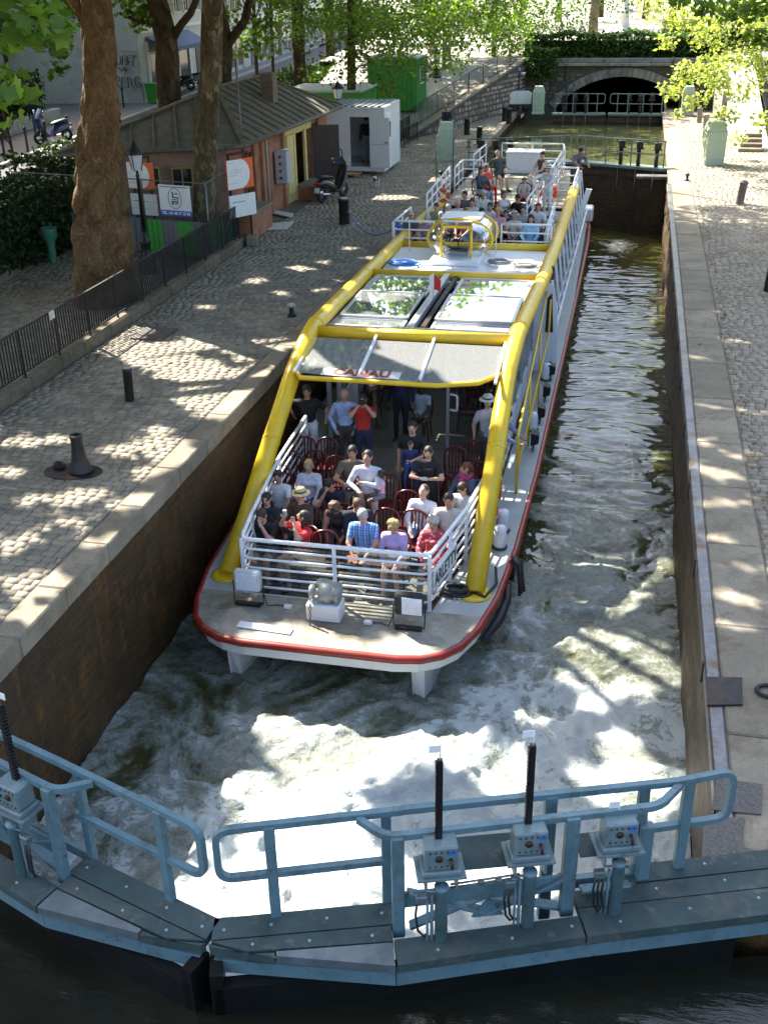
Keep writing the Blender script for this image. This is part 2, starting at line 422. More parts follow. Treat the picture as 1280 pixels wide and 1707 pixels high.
# iron plates and covers let into the paving
def plate(name, poly, z, mat, label, cat, h=.02):
    b = MB(); b.prism(poly, (0, 0, h), 0, (0, 0, z)); o = b.build(name, mat)
    return tag(o, label, cat)
MAT_CHEQ = M("chequer_plate", (.11, .10, .09), .6, .4, var=.4, nscale=40, bmp=.8, bscale=70)
def px_poly(pts, z): return [tuple(ray_z(u, v, z))[:2] for u, v in pts]
plate("manhole_cover", px_poly([(216, 565), (270, 568), (298, 549), (246, 546)], .02)[::-1], .024, MAT_CHEQ, "dark square iron access cover let into the left quay setts", "cover")
plate("anchor_plate", px_poly([(1176, 1130), (1236, 1131), (1237, 1176), (1178, 1177)], .03)[::-1], .022, MAT_IRON, "dark iron plate bolted on the right quay edge", "plate", .025)
plate("grating_plate", px_poly([(1193, 1297), (1270, 1308), (1268, 1358), (1185, 1350)], .03)[::-1], .024, MAT_CHEQ, "upper chequered steel plate on right quay behind the gate rail", "plate", .012)
plate("grating_plate", px_poly([(1172, 1366), (1240, 1362), (1236, 1412), (1280, 1425), (1168, 1450)], .03)[::-1], .026, MAT_CHEQ, "lower chequered steel plate where the gate walkway meets the right quay", "plate", .012)
b = MB(); c = ray_z(1283, 1152, .05); b.tube([c + V(.14 * math.cos(a), .11 * math.sin(a), 0) for a in np.arange(0, 6.28, .5)], .022, 8, closed=True)
tag(b.build("mooring_ring", MAT_IRON), "rusty iron mooring ring lying on the right quay", "ring")

# ---- chamber walls
def wall_sheet(name, x, y0, y1, z0, z1, mat, flip, amp, step=.12, ribs=0.0):
    ys = np.arange(y0, y1 + step, step); zs = np.arange(z0, z1 + 1e-6, .12)
    Y, Z = np.meshgrid(ys, zs, indexing='ij')
    d = (fbm(Y * .9, Z * 1.6, 1.7, 5) - .5) * amp
    if ribs: d = d + (fbm(Y * .35, Z * 7.0, 9.1, 3) - .5) * ribs * (.4 + fbm(Y * .3, Z * .5, 4.4, 2))
    d[:, -1] *= .2
    X = x + (d if not flip else -d)
    n, k = Y.shape; idx = np.arange(n * k).reshape(n, k)
    F = np.stack([idx[:-1, :-1], idx[1:, :-1], idx[1:, 1:], idx[:-1, 1:]], -1).reshape(-1, 4)
    if flip: F = F[:, ::-1]
    o = inst(name, np_mesh(name, np.stack([X, Y, Z], -1), F, mat, np.full(len(F), .5), smooth=True)); return tag(o, kind="structure")
wall_sheet("chamber_wall_left", XL - .055, 6.9, 66, -4.2, -.06, MAT_WALL_L, False, .10)
wall_sheet("chamber_wall_right", XR + .075, 6.9, 66, -4.2, -.16, MAT_WALL_R, True, .10, ribs=.16)

b = MB()
for x0, x1, y in ((-11.3, XL + .02, 6.98), (XR - .02, 5.3, 7.06)): b.add([(x0, y, -4), (x1, y, -4), (x1, y, -.01), (x0, y, -.01)], [(0, 1, 2, 3)])
b.add([(-11.2, -8, -4), (-11.2, 7, -4), (-11.2, 7, -.01), (-11.2, -8, -.01)], [(0, 1, 2, 3)]); b.add([(5.2, -8, -4), (5.2, 7.1, -4), (5.2, 7.1, -.01), (5.2, -8, -.01)], [(3, 2, 1, 0)])
tag(b.build("pool_walls", MAT_WALL_L), kind="structure")
# ---- water
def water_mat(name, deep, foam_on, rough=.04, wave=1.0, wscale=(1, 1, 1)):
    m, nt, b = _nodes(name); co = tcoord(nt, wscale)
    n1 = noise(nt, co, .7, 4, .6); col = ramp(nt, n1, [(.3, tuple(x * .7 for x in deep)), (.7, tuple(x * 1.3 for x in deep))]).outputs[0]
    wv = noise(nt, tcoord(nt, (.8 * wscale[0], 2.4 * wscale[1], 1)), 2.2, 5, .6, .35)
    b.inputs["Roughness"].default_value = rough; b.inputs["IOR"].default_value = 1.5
    if foam_on:
        fa = attr(nt, "foam")
        base = tcoord(nt); nw = N(nt, "ShaderNodeTexNoise", Scale=1.1, Detail=3.0); L(nt, base, nw.inputs["Vector"])
        add = nt.nodes.new("ShaderNodeVectorMath"); add.operation = 'MULTIPLY_ADD'; add.inputs[1].default_value = (.85, .85, .85)
        L(nt, nw.outputs["Color"], add.inputs[0]); L(nt, base, add.inputs[2])
        f1 = N(nt, "ShaderNodeTexNoise", Scale=2.6, Detail=9.0, Roughness=.62, Distortion=.7); L(nt, add.outputs[0], f1.inputs["Vector"])
        f2 = N(nt, "ShaderNodeTexNoise", Scale=7.0, Detail=8.0, Roughness=.7, Distortion=.5); L(nt, add.outputs[0], f2.inputs["Vector"])
        rid = math_(nt, 'SUBTRACT', 1.0, math_(nt, 'MULTIPLY', math_(nt, 'ABSOLUTE', math_(nt, 'SUBTRACT', f1.outputs[0], .5)), 6.0))
        s = math_(nt, 'ADD', math_(nt, 'MULTIPLY', rid, .22), math_(nt, 'MULTIPLY', math_(nt, 'SUBTRACT', f2.outputs[0], .5), .9))
        s = math_(nt, 'ADD', s, math_(nt, 'MULTIPLY', math_(nt, 'SUBTRACT', f1.outputs[0], .5), .5))
        f4 = N(nt, "ShaderNodeTexNoise", Scale=19.0, Detail=6.0, Roughness=.7, Distortion=.3); L(nt, add.outputs[0], f4.inputs["Vector"]); s = math_(nt, 'ADD', s, math_(nt, 'MULTIPLY', math_(nt, 'SUBTRACT', f4.outputs[0], .5), .75))
        s = math_(nt, 'ADD', s, fa)
        fm = ramp(nt, s, [(.36, 0.), (.66, .20), (1.0, .62), (1.3, 1.)]).outputs[0]
        milk = ramp(nt, fa, [(.15, 0.), (.8, .7)]).outputs[0]
        col = mixc(nt, milk, col, (.15, .175, .11)); col = mixc(nt, fm, col, (.50, .535, .50))
        L(nt, ramp(nt, fm, [(0, rough), (.6, .75)]).outputs[0], b.inputs["Roughness"])
        hh = math_(nt, 'ADD', math_(nt, 'MULTIPLY', wv, .18), math_(nt, 'MULTIPLY', math_(nt, 'MULTIPLY', s, fm), .9)); bump(nt, b, hh, .7 * wave, .05)
    else:
        bump(nt, b, wv, .5 * wave, .05)
    L(nt, col, b.inputs["Base Color"]); return m
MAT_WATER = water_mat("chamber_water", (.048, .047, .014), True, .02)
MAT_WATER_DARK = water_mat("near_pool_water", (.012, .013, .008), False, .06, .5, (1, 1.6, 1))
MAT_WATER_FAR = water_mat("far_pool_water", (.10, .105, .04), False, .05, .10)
xs = np.arange(XL - .05, XR + .12, .038); ys = np.concatenate([np.arange(5.0, 19, .042), np.arange(19, 47.5, .05)])
Y, X = np.meshgrid(ys, xs, indexing='ij')
def gate_y(x): return 5.6 + np.abs(x + 2.8) * .30
def G(cx, cy, rx, ry): return np.exp(-(((X - cx) / rx) ** 2 + ((Y - cy) / ry) ** 2))
sig = lambda t: 1 / (1 + np.exp(-t))
d_g = Y - gate_y(X)
# churned water: boiling up by the gate, thinning past the bow, streaks down the right side
base = .84 * sig((11.4 - Y) * .8) + .50 * sig((15.5 - Y) * .6) * sig((X + 2.4) * 2.0) * .9 + .26 * sig((19.5 - Y) * .5) * sig((X + 2.0) * 2)
base = np.maximum(base, .62 * sig((14.0 - Y) * 1.2))
base -= .24 * G(-6.2, 9.8, 1.0, 2.6) + .22 * G(-5.8, 12.0, 1.2, 1.2) + .50 * G(.6, 10.6, .7, 2.2) + .22 * G(-.2, 14.4, .8, 1.2)
base += .55 * G(-2.9, 8.8, 1.6, 2.2) + .35 * G(.1, 12.9, .9, .7) + .75 * G(-.35, 42.6, .5, .9)
wx = fbm(X * .42, Y * .42, 6.6, 3) - .5; wy_ = fbm(X * .42 + 31, Y * .42 + 9, 2.6, 3) - .5
QX, QY = X + 2.6 * wx, Y + 2.6 * wy_
f1 = fbm(QX * .85, QY * .85, 1.5, 6, .55); rid = 1 - np.abs(2 * f1 - 1); rid = np.clip((rid - .55) / .45, 0, 1) ** 1.6
f2 = fbm(QX * 1.9 + 7, QY * 1.9, 4.5, 5, .6); bil = np.abs(2 * f2 - 1)
f3 = fbm(QX * 4.6, QY * 4.6 + 3, 8.5, 4, .6)
foam = np.clip(base + .55 * (rid - .45) * (base > .05) + .9 * (f2 - .5) * np.clip(base * 2, 0, 1) + .30 * (f3 - .5), 0, 1.1)
turb = np.clip(base, 0, 1)
hz = turb * (.42 * (fbm(QX * .85, QY * .85, 1.5, 3, .45) - .5) + .14 * (rid - .5) + .15 * (bil - .2) + .06 * (f3 - .5))
rip = fbm(X * .8 + 2 * wx, Y * 2.4 + 3 * wy_, 7.7, 3, .5) - .5; rip2 = fbm(X * 1.7 + 2 * wx, Y * 5.2 + 3 * wy_, 3.1, 3, .5) - .5
hz += (rip * .13 + rip2 * .065) * (1 - .6 * turb) * (.35 + .65 * sig((44 - Y) * .5))
n, k = X.shape; idx = np.arange(n * k).reshape(n, k)
F = np.stack([idx[:-1, :-1], idx[:-1, 1:], idx[1:, 1:], idx[1:, :-1]], -1).reshape(-1, 4)
me = np_mesh("water", np.stack([X, Y, ZW + hz], -1), F, MAT_WATER, smooth=True)
at = me.attributes.new("foam", 'FLOAT', 'POINT'); at.data.foreach_set("value", foam.ravel().astype(np.float32))
tag(inst("water", me), kind="structure")
def still(name, x0, x1, y0, y1, z, mat, amp):
    xs = np.linspace(x0, x1, 60); ys = np.linspace(y0, y1, 120); Y, X = np.meshgrid(ys, xs, indexing='ij')
    Z = z + (fbm(X * 1.2, Y * 1.8, 3, 3) - .5) * amp; n, k = X.shape; idx = np.arange(n * k).reshape(n, k)
    F = np.stack([idx[:-1, :-1], idx[:-1, 1:], idx[1:, 1:], idx[1:, :-1]], -1).reshape(-1, 4)
    tag(inst(name, np_mesh(name, np.stack([X, Y, Z], -1), F, mat, smooth=True)), kind="structure")
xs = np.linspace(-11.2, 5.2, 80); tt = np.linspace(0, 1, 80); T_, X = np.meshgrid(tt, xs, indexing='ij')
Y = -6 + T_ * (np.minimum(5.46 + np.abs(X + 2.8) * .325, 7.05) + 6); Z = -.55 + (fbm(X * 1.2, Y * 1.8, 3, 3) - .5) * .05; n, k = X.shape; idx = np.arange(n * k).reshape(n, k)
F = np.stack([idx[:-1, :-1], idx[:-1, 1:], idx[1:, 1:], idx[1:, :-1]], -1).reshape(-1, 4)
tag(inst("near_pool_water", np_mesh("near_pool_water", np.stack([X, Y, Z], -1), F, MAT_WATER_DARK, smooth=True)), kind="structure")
still("far_pool_water", XL, XR + .3, 46.3, 90, -.62, MAT_WATER_FAR, .015)

# ---- street on the far left, higher than the quay
SZ = .8
def st(x, y, z=None): return (x - .113 * (y - 40), y, SZ if z is None else z)
b = MB(); b.add([st(-19.6, 10), st(-19.6, 150), st(-23.0, 150), st(-23.0, 10)], [(0, 1, 2, 3)]); tag(b.build("street", MAT_ASPHALT), kind="structure")
b = MB(); b.add([st(-23.2, 10, .93), st(-23.2, 150, .93), st(-38, 150, .93), st(-38, 10, .93)], [(0, 1, 2, 3)]); tag(b.build("pavement_far_side", MAT_PAVE), kind="structure")
b = MB(); b.add([st(-18.0, 10, .90), st(-18.0, 150, .90), st(-19.4, 150, .90), st(-19.4, 10, .90)], [(0, 1, 2, 3)]); tag(b.build("pavement_near_side", MAT_PAVE), kind="structure")
for nm, x in (("kerb_far_side", -23.1), ("kerb_near_side", -19.5)):
    root = MB(); root.box((0, 0, 0), (.01, .01, .01)); holder = None
    y = 12.0; base = MB(); base.add([st(x - .09, 10, .7), st(x + .09, 10, .7), st(x + .09, 150, .7), st(x - .09, 150, .7)], [(0, 1, 2, 3)])
    holder = tag(base.build(nm, MAT_KERB), kind="structure")
    while y < 110:
        l = 1.0 if y < 70 else 4.0; b = MB(); p0 = Vector(st(x, y, .86)); p1 = Vector(st(x, y + l - .015, .86)); b.bar(p0, p1, .18, .17, 0, .02)
        b.build("kerb_stone", MAT_KERB, holder); y += l
# bank between terrace and street (under the shrubs)
b = MB(); b.add([(-15.5, 24, -.02), (-16.3, 51, -.02), st(-18.0, 51, .89), st(-18.0, 24, .89)], [(0, 1, 2, 3)]); tag(b.build("planted_bank", MAT_EARTH), kind="structure")

# ---- rising ground left of the far pool and the deck over the tunnel
def rz_(y): return max(0, min(2.55, (y - 51) / 14.5 * 2.55))
b = MB()
b.add([(-16.5, 51, .0), (-10.5, 51, .0), (-6.4, 65.5, 2.5), (-17.5, 65.5, 2.5)], [(0, 1, 2, 3)])
b.add([(-16.5, 51, .0), (-17.5, 65.5, 2.5), (-17.5, 65.5, -.1)], [(0, 1, 2)])
tag(b.build("rising_path", MAT_GRAVEL), kind="structure")
b = MB(); e0 = st(-15.6, 65.4, 2.5); e1 = st(-15.6, 152, 2.5)
b.add([e0, (400, 65.4, 2.5), (400, 1200, 2.5), (-900, 1200, 2.5), (-900, 152, 2.5), e1], [(0, 1, 2, 3, 4, 5)])
b.add([e0, e1, (e1[0], e1[1], -.1), (e0[0], e0[1], -.1)], [(0, 1, 2, 3)])
tag(b.build("square_over_the_tunnel", MAT_GRAVEL), kind="structure")
# ============================================================ lock gates
MAT_BLUE = M("gate_paint_blue_green", (.105, .185, .215), .5, var=.12, nscale=5, col2=(.07, .115, .13), patchscale=3, bmp=.08, patchlo=.55, patchhi=.75)
MAT_BLUE_D = M("gate_deck_paint", (.032, .058, .057), .75, var=.25, nscale=4, col2=(.07, .082, .07), bmp=.5, bscale=90, patchscale=2.2, patchlo=.52, patchhi=.7)
MAT_GALV = M("galvanised_plate", (.15, .18, .19), .5, .5, var=.25, nscale=6, bmp=.15)
MAT_RACK = M("greasy_rack", (.018, .016, .018), .4, .4, var=.3, nscale=20)
MAT_WHITE_P = M("white_paint", (.75, .76, .76), .4, var=.06, nscale=4, bmp=.04)
MAT_HOSE = M("black_rubber", (.015, .015, .016), .5, var=.2)
MAT_GFACE = wall_mat("wet_gate_timber", (.07, .045, .022), (.06, .055, .03), (.10, .06, .025))
MAT_GREEN_G = M("gate_paint_grey_green", (.15, .205, .17), .5, var=.15, nscale=4, col2=(.10, .13, .11), bmp=.1)
weather(MAT_BLUE, (.10, .055, .03), 13, .60, .66, .85); weather(MAT_BLUE, (.05, .06, .05), 3, .53, .68, .6, (1, 1, .3)); weather(MAT_BLUE_D, (.13, .125, .10), 6, .57, .68, .6); weather(MAT_BLUE_D, (.03, .04, .035), 2.5, .52, .66, .6)
MAT_GEAR = weather(M("gearbox_grey_paint", (.13, .185, .195), .5, var=.15, nscale=8, bmp=.1), (.03, .03, .03), 12, .58, .7, .7)
MAT_NEARBODY = M("shade_black_steel", (.004, .005, .005), .6, var=.4, nscale=3, spec=.2)  # near-black colour stands in for the shade below the walkway
MAT_BLUELABEL = M("blue_label", (.03, .13, .5), .4, var=.1)
MAT_BOLT = M("bolt_heads", (.22, .33, .37), .45, .2, var=.2)

class Leaf:
    """local frame of a gate leaf: u from the mitre outwards, v to the upper-pool side"""
    def __init__(s, O, D, Nn): s.O = Vector(O); s.D = Vector(D).normalized(); s.N = Vector(Nn).normalized()
    def __call__(s, u, v, z=0.0): return s.O + s.D * u + s.N * v + Vector((0, 0, z))
def arc_path(pts, r=.12, n=5):
    """round the corners of a polyline"""
    pts = [Vector(p) for p in pts]; out = [pts[0]]
    for i in range(1, len(pts) - 1):
        a, c, d = pts[i - 1], pts[i], pts[i + 1]; r_ = min(r, (a - c).length * .49, (d - c).length * .49)
        p = c + (a - c).normalized() * r_; q = c + (d - c).normalized() * r_
        for k in range(n + 1):
            t = k / n; out.append(p * (1 - t) ** 2 + c * 2 * t * (1 - t) + q * t * t)
    out.append(pts[-1]); return out
def square_tube(b, pts, w, m=0):
    b.tube(pts, w * .707, 4, m, sm=False)

def near_leaf(lf, flip, label, mechs):
    t = thing("lock_gate", label, "lock gate", lf(0, 0, -4.2), group="near lock gate leaves")
    def plank(poly, z=0.0, mat=MAT_BLUE_D, h=.085):
        b = MB(); P = [lf(u, v, z + .045) for u, v in poly]
        b.add(P + [p - V(0, 0, h) for p in P], [tuple(range(len(P))), tuple(range(len(P), 2 * len(P)))[::-1]] + [(i, len(P) + i, len(P) + (i + 1) % len(P), (i + 1) % len(P)) for i in range(len(P))])
        return b
    def mk(b, name, mat=MAT_BLUE): return b.build(name, mat, t)
    mk(plank([(.04, -.23), (1.50, -.23), (1.50, .0), (.02, -.015)]), "walkway_plank", MAT_BLUE_D)
    mk(plank([(.02, .0), (1.46, .015), (1.46, .17), (.30, .13)], .0), "walkway_plank", MAT_BLUE_D)
    mk(plank([(.0, .01), (.30, .145), (.52, .16), (.52, .205), (.02, .05)], -.012), "walkway_plank", MAT_BLUE_D)
    mk(plank([(.535, .16), (1.45, .185), (1.45, .41), (.535, .205)], .0), "walkway_plate", MAT_GALV)
    mk(plank([(1.47, .16), (2.98, .10), (2.98, .315), (1.47, .41)], .0), "walkway_plank", MAT_BLUE_D)
    mk(plank([(3.0, .03), (5.6, -.01), (5.6, .24), (3.0, .315)], .0), "walkway_plank", MAT_BLUE_D)
    mk(plank([(3.42, -.385), (5.6, -.43), (5.6, -.225), (3.42, -.19)], .0), "walkway_plank", MAT_BLUE_D)
    mk(plank([(3.0, -.16), (5.6, -.215), (5.6, -.022), (3.0, .018)], .0), "walkway_plank", MAT_BLUE_D)
    # bolts on the walkway
    b = MB()
    for u, v in [(.12, -.1), (.5, -.11), (.95, -.12), (1.4, -.12), (.35, .07), (.8, .09), (1.3, .1), (1.8, .3), (2.4, .26), (2.9, .2), (3.3, .2), (3.9, .14), (4.5, .1), (3.7, -.1), (4.3, -.12), (3.6, -.3), (4.2, -.32)]:
        p = lf(u, v, .045); b.lathe([(.014, -.01), (.014, .006), (.009, .010)], 8, p)
    mk(b, "bolts", MAT_BOLT)["kind"] = "stuff"
    # front fascia beam under the deck edge and the leaf body
    b = MB(); pts = [(.04, .06), (1.46, .37), (2.98, .28), (5.6, .20)]
    for a, c in zip(pts[:-1], pts[1:]): b.bar(lf(a[0], a[1] - .03, -.16), lf(c[0], c[1] - .03, -.16), .06, .14)
    mk(b, "fascia_beam", MAT_BLUE)
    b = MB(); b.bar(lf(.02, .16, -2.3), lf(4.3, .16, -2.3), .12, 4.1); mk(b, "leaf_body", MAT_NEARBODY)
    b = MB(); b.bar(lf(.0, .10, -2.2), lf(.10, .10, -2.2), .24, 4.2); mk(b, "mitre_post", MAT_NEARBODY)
    # posts
    def post(u, v, z1, w=.085, z0=-.05, up=None):
        b = MB(); p = lf(u, v, z0); q = lf(u, v, z1); b.bar(p, q, w, w * .75, 0, .008, up=lf.N); mk(b, "post")
    post(.54, -.21, 1.0); post(1.52, .03, 1.0, .10); post(2.91, -.02, 1.0, .11); post(3.97, -.33, 1.0, .09); post(1.46, -.25, 1.0, .08)
    post(2.80, -.28, 1.0, .10, -.35); post(3.62, -.25, .62, .11, -.05); post(3.58, -.30, 1.0, .09, -.4)
    # handrails
    W = .055
    b = MB(); square_tube(b, arc_path([lf(1.55, -.24, .5), lf(.12, -.20, .5), lf(.12, -.20, 1.0), lf(1.6, -.25, 1.0)], .13), W); mk(b, "handrail_loop")
    b = MB(); square_tube(b, [lf(1.58, -.25, 1.003), lf(3.9, -.30, 1.003)], W); mk(b, "handrail")
    b = MB(); square_tube(b, arc_path([lf(3.85, -.30, 1.0), lf(4.36, -.37, 1.0), lf(4.36, -.37, .5), lf(3.0, -.28, .5)], .13), W); mk(b, "handrail_loop")
    b = MB(); square_tube(b, arc_path([lf(1.24, -.21, .985), lf(1.44, .015, .985), lf(3.62, -.06, .985), lf(3.86, -.27, .985)], .1), W); mk(b, "handrail")
    # girders and cross bracing below the machinery
    b = MB(); b.bar(lf(1.48, .0, .30), lf(2.96, -.03, .30), .03, .16, 0, .006); mk(b, "gusset_beam")
    b = MB(); b.bar(lf(1.5, -.26, .02), lf(3.6, -.30, .02), .06, .10); mk(b, "rear_beam")
    for (a, c) in (((1.6, .0, .38), (2.25, -.02, .06)), ((2.25, -.02, .06), (2.9, -.02, .38)), ((1.62, -.05, -.05), (2.25, -.06, .22)), ((2.25, -.05, .2), (2.86, -.06, .0)), ((3.05, -.1, .12), (3.55, -.2, .02))):
        b = MB(); b.bar(lf(*a), lf(*c), .09, .03, 0, .005); mk(b, "brace")
    b = MB(); b.prism([(-.13, -.07), (.13, -.07), (.0, .12)], lf.N * .02, 0, lf(2.25, .0, .12), lf.D, (0, 0, 1)); mk(b, "gusset_plate")
    # work platform between the machines
    b = MB(); P = [lf(1.98, -.22, .70), lf(2.50, -.22, .70), lf(2.46, .09, .66), lf(2.0, .09, .66)]; b.add(P + [p - V(0, 0, .015) for p in P], [(0, 1, 2, 3), (7, 6, 5, 4), (0, 4, 5, 1), (1, 5, 6, 2), (2, 6, 7, 3), (3, 7, 4, 0)])
    mk(b, "platform_plate", MAT_BLUE_D)
    b = MB(); P = [lf(2.98, -.22, .62), lf(3.25, -.22, .62), lf(3.25, .03, .62), lf(2.98, .03, .62)]; b.add(P + [p - V(0, 0, .015) for p in P], [(0, 1, 2, 3), (7, 6, 5, 4), (0, 4, 5, 1), (1, 5, 6, 2), (2, 6, 7, 3), (3, 7, 4, 0)])
    mk(b, "platform_plate", MAT_BLUE_D)
    Rm = Matrix((lf.D, -lf.N if flip else lf.N, Vector((0, 0, 1)))).transposed()
    if Rm.determinant() < 0: Rm = Matrix((lf.D, lf.N, Vector((0, 0, 1)))).transposed()
    for (u, v, z, top, hoses) in mechs:
        b = MB(); b.lathe([(.052, -.3), (.052, z - .30), (.058, z - .295), (.058, z - .27), (.0, z - .265)], 14, lf(u, v + .09, 0)); mk(b, "pedestal")
        b = MB(); b.tube([lf(u - .075, v + .09, -.2), lf(u - .075, v + .09, z - .35)], .014, 8); b.tube([lf(u - .11, v + .09, -.2), lf(u - .11, v + .09, z - .4)], .011, 6); mk(b, "guide_rod", MAT_BLUE)
        gb = MB(); gb.box(lf(u, v, z), (.26, .18, .22), 0, .012, Rm)
        gb.box(lf(u, v + .005, z - .135), (.31, .22, .05), 0, .01, Rm); gb.box(lf(u, v, z - .17), (.38, .27, .02), 0, 0, Rm)
        for du in (-.12, .12): gb.box(lf(u + du * 1.0, v + .02, z - .24), (.02, .16, .14), 0, 0, Rm)
        g_ = mk(gb, "gearbox", MAT_GEAR)
        k = MB()
        for du in (-.09, -.045, 0, .045, .09):
            for dz in (-.07, .07): k.ball(lf(u + du, v + .092, z + dz), .009, 6, 4)
        k.lathe([(.03, 0), (.03, .012), (.0, .014)], 10, lf(u - .02, v + .09, z + .01), axis=Matrix((lf.D, Vector((0, 0, 1)), lf.N)).transposed())
        k.tube([lf(u + .07, v + .09, z + .0), lf(u + .07, v + .13, z - .01), lf(u + .075, v + .135, z - .06)], .012, 8)
        k.build("controls", MAT_IRON, g_)["kind"] = "stuff"
        k = MB(); k.box(lf(u + .085, v + .0925, z + .06), (.06, .004, .032), 0, 0, Rm); k.build("label_plate", MAT_BLUELABEL, g_)
        # toothed rack
        r = MB(); z0 = z - .2 if top > z + .3 else z - .35; rv = v - .035
        r.bar(lf(u, rv, z0), lf(u, rv, top), .04, .045, 0, 0, up=lf.N)
        zz = z + .12
        while zz < top - .02:
            r.box(lf(u - .026, rv, zz), (.016, .045, .018), 0, 0, Rm); zz += .034
        mk(r, "toothed_rack", MAT_RACK)
        fl = MB(); fl.tube([lf(u, rv, top - .02), lf(u + .005, rv, top + .13)], .005, 5); fl.box(lf(u - .04, rv, top + .105), (.085, .006, .06), 0, 0, Rm); mk(fl, "flag", MAT_WHITE_P)
        # hydraulic fittings
        h = MB(); h.box(lf(u - .16, v + .11, z - .36), (.09, .06, .07), 0, .008, Rm); h.tube([lf(u - .12, v + .1, z - .30), lf(u + .02, v + .12, z - .30), lf(u + .03, v + .12, z - .42)], .012, 6)
        mk(h, "valve_block", MAT_GALV)
        for j in range(hoses):
            a = u - .19 + j * .035; h = MB()
            h.tube([lf(a, v + .12, z - .36), lf(a - .02, v + .14, z - .5), lf(a + .0, v + .13, z - .68), lf(a + .05, v + .08, z - .80), lf(a + .09, v + .02, z - .85)], .010, 6)
            mk(h, "hose", MAT_HOSE)
    # pipe run between the machines
    b = MB()
    for dz in (0, .035): b.tube([lf(mechs[0][0] + .08, .13, .52 + dz), lf(2.2, .13, .54 + dz), lf(mechs[1][0] - .08, .12, .55 + dz)], .009, 6)
    for u in (2.16, 2.3, 2.42): b.box(lf(u, .14, .555), (.05, .04, .05), 0, .006, Rm)
    mk(b, "pipe_run", MAT_GALV)
    return t
GM = V(-2.80, 5.60, 0)
lfR = Leaf(GM + V(.01, 0, 0), (.95, .32, 0), (.32, -.95, 0))
lfL = Leaf(GM - V(.01, 0, 0), (-.95, .30, 0), (-.30, -.95, 0))
near_leaf(lfR, False, "right leaf of the near blue-green lock gate with two raised toothed racks", [(1.84, .10, .88, 1.74, 1), (2.55, .04, .89, 1.76, 2), (3.28, .0, .86, .96, 3)])
near_leaf(lfL, True, "left leaf of the near blue-green lock gate, partly cut by the photo's edge", [(1.84, .10, .88, 1.74, 2), (2.55, .04, .89, 1.76, 2), (3.28, .0, .86, .96, 2)])
b = MB(); b.tube([ray_z(555, 1590, -.60), ray_z(760, 1645, -.585), ray_z(1010, 1714, -.585)], .028, 8)
tag(b.build("submerged_pipe", MAT_STEEL), "thin pale pipe just below the dark water before the near gate", "pipe")

# ---- far gates: simpler leaves
def far_leaf(O, D, Nn, Lg, label, depth, mats, mech_u, rail_h=1.0, group="far lock gate leaves", zw=0.0):
    lf = Leaf(O, D, Nn); t = thing("lock_gate", label, "lock gate", O, group=group); mp, md, mf = mats
    def mk(b, n, m): return b.build(n, m, t)
    b = MB(); b.bar(lf(.02, .15, -.05), lf(Lg, .15, -.05), .6, .11, 0, .01); mk(b, "walkway_plank", md)
    b = MB(); b.bar(lf(.02, .12, -depth / 2 - .1), lf(Lg, .12, -depth / 2 - .1), .22, depth, 0); mk(b, "leaf_body", mf)
    b = MB(); b.bar(lf(.02, -.03, -.35), lf(Lg, -.03, -.35), .05, .25, 0, .01); mk(b, "top_beam", mf)
    sq = lambda pts: MB()
    b = MB(); b.tube(arc_path([lf(Lg - .1, -.02, rail_h), lf(.1, -.02, rail_h), lf(.1, -.02, rail_h * .5), lf(Lg - .1, -.02, rail_h * .5)], .15), .024, 6); mk(b, "handrail_loop", mp)
    for u in (.5, Lg * .35, Lg * .62, Lg - .15):
        b = MB(); b.bar(lf(u, -.02, -.05), lf(u, -.02, rail_h), .05, .05); mk(b, "post", mp)
    for u in mech_u:
        b = MB(); b.lathe([(.08, -.3), (.08, .62), (.0, .63)], 10, lf(u, .10, 0)); mk(b, "pedestal", MAT_IRON)
        b = MB(); b.box(lf(u, .14, .80), (.26, .22, .24), 0, .02); b.box(lf(u, .14, .66), (.36, .28, .04)); mk(b, "gearbox", MAT_IRON if mf is MAT_GFACE else mp)
        b = MB(); b.bar(lf(u, .10, .6), lf(u, .10, 1.06), .05, .05); b.tube([lf(u, -.12, -.05), lf(u, -.12, -1.4)], .022, 6); mk(b, "toothed_rack", MAT_STEEL)
    return t
FG = (MAT_GREEN_G, MAT_GREEN_G, MAT_GFACE)
far_leaf((-2.40, 46.15, 0), (.92, -.39, 0), (.39, .92, 0), 4.0, "right leaf of the middle lock gate, wet dark timber face below its walkway", 4.6, FG, (2.0, 2.75, 3.5))
far_leaf((-2.46, 46.15, 0), (-.92, -.36, 0), (-.36, .92, 0), 4.5, "left leaf of the middle lock gate behind the boat's stern", 4.6, FG, (2.6, 3.2, 3.8))
far_leaf((-1.62, 63.0, 0), (1, -.03, 0), (.03, 1, 0), 3.0, "right leaf of the farthest lock gate below the tunnel arch", 1.2, FG, (1.1, 1.7, 2.3), group="tunnel lock gate leaves")
far_leaf((-1.70, 63.0, 0), (-1, -.03, 0), (-.03, 1, 0), 2.9, "left leaf of the farthest lock gate below the tunnel arch", 1.2, FG, (1.1, 1.7, 2.3), group="tunnel lock gate leaves")
b = MB(); b.box((.9, 43.4, -.12), (1.5, .5, .10), 0, .01); tag(b.build("landing_plate", MAT_STEEL), "steel landing plate between the middle gate and the right quay", "plate")
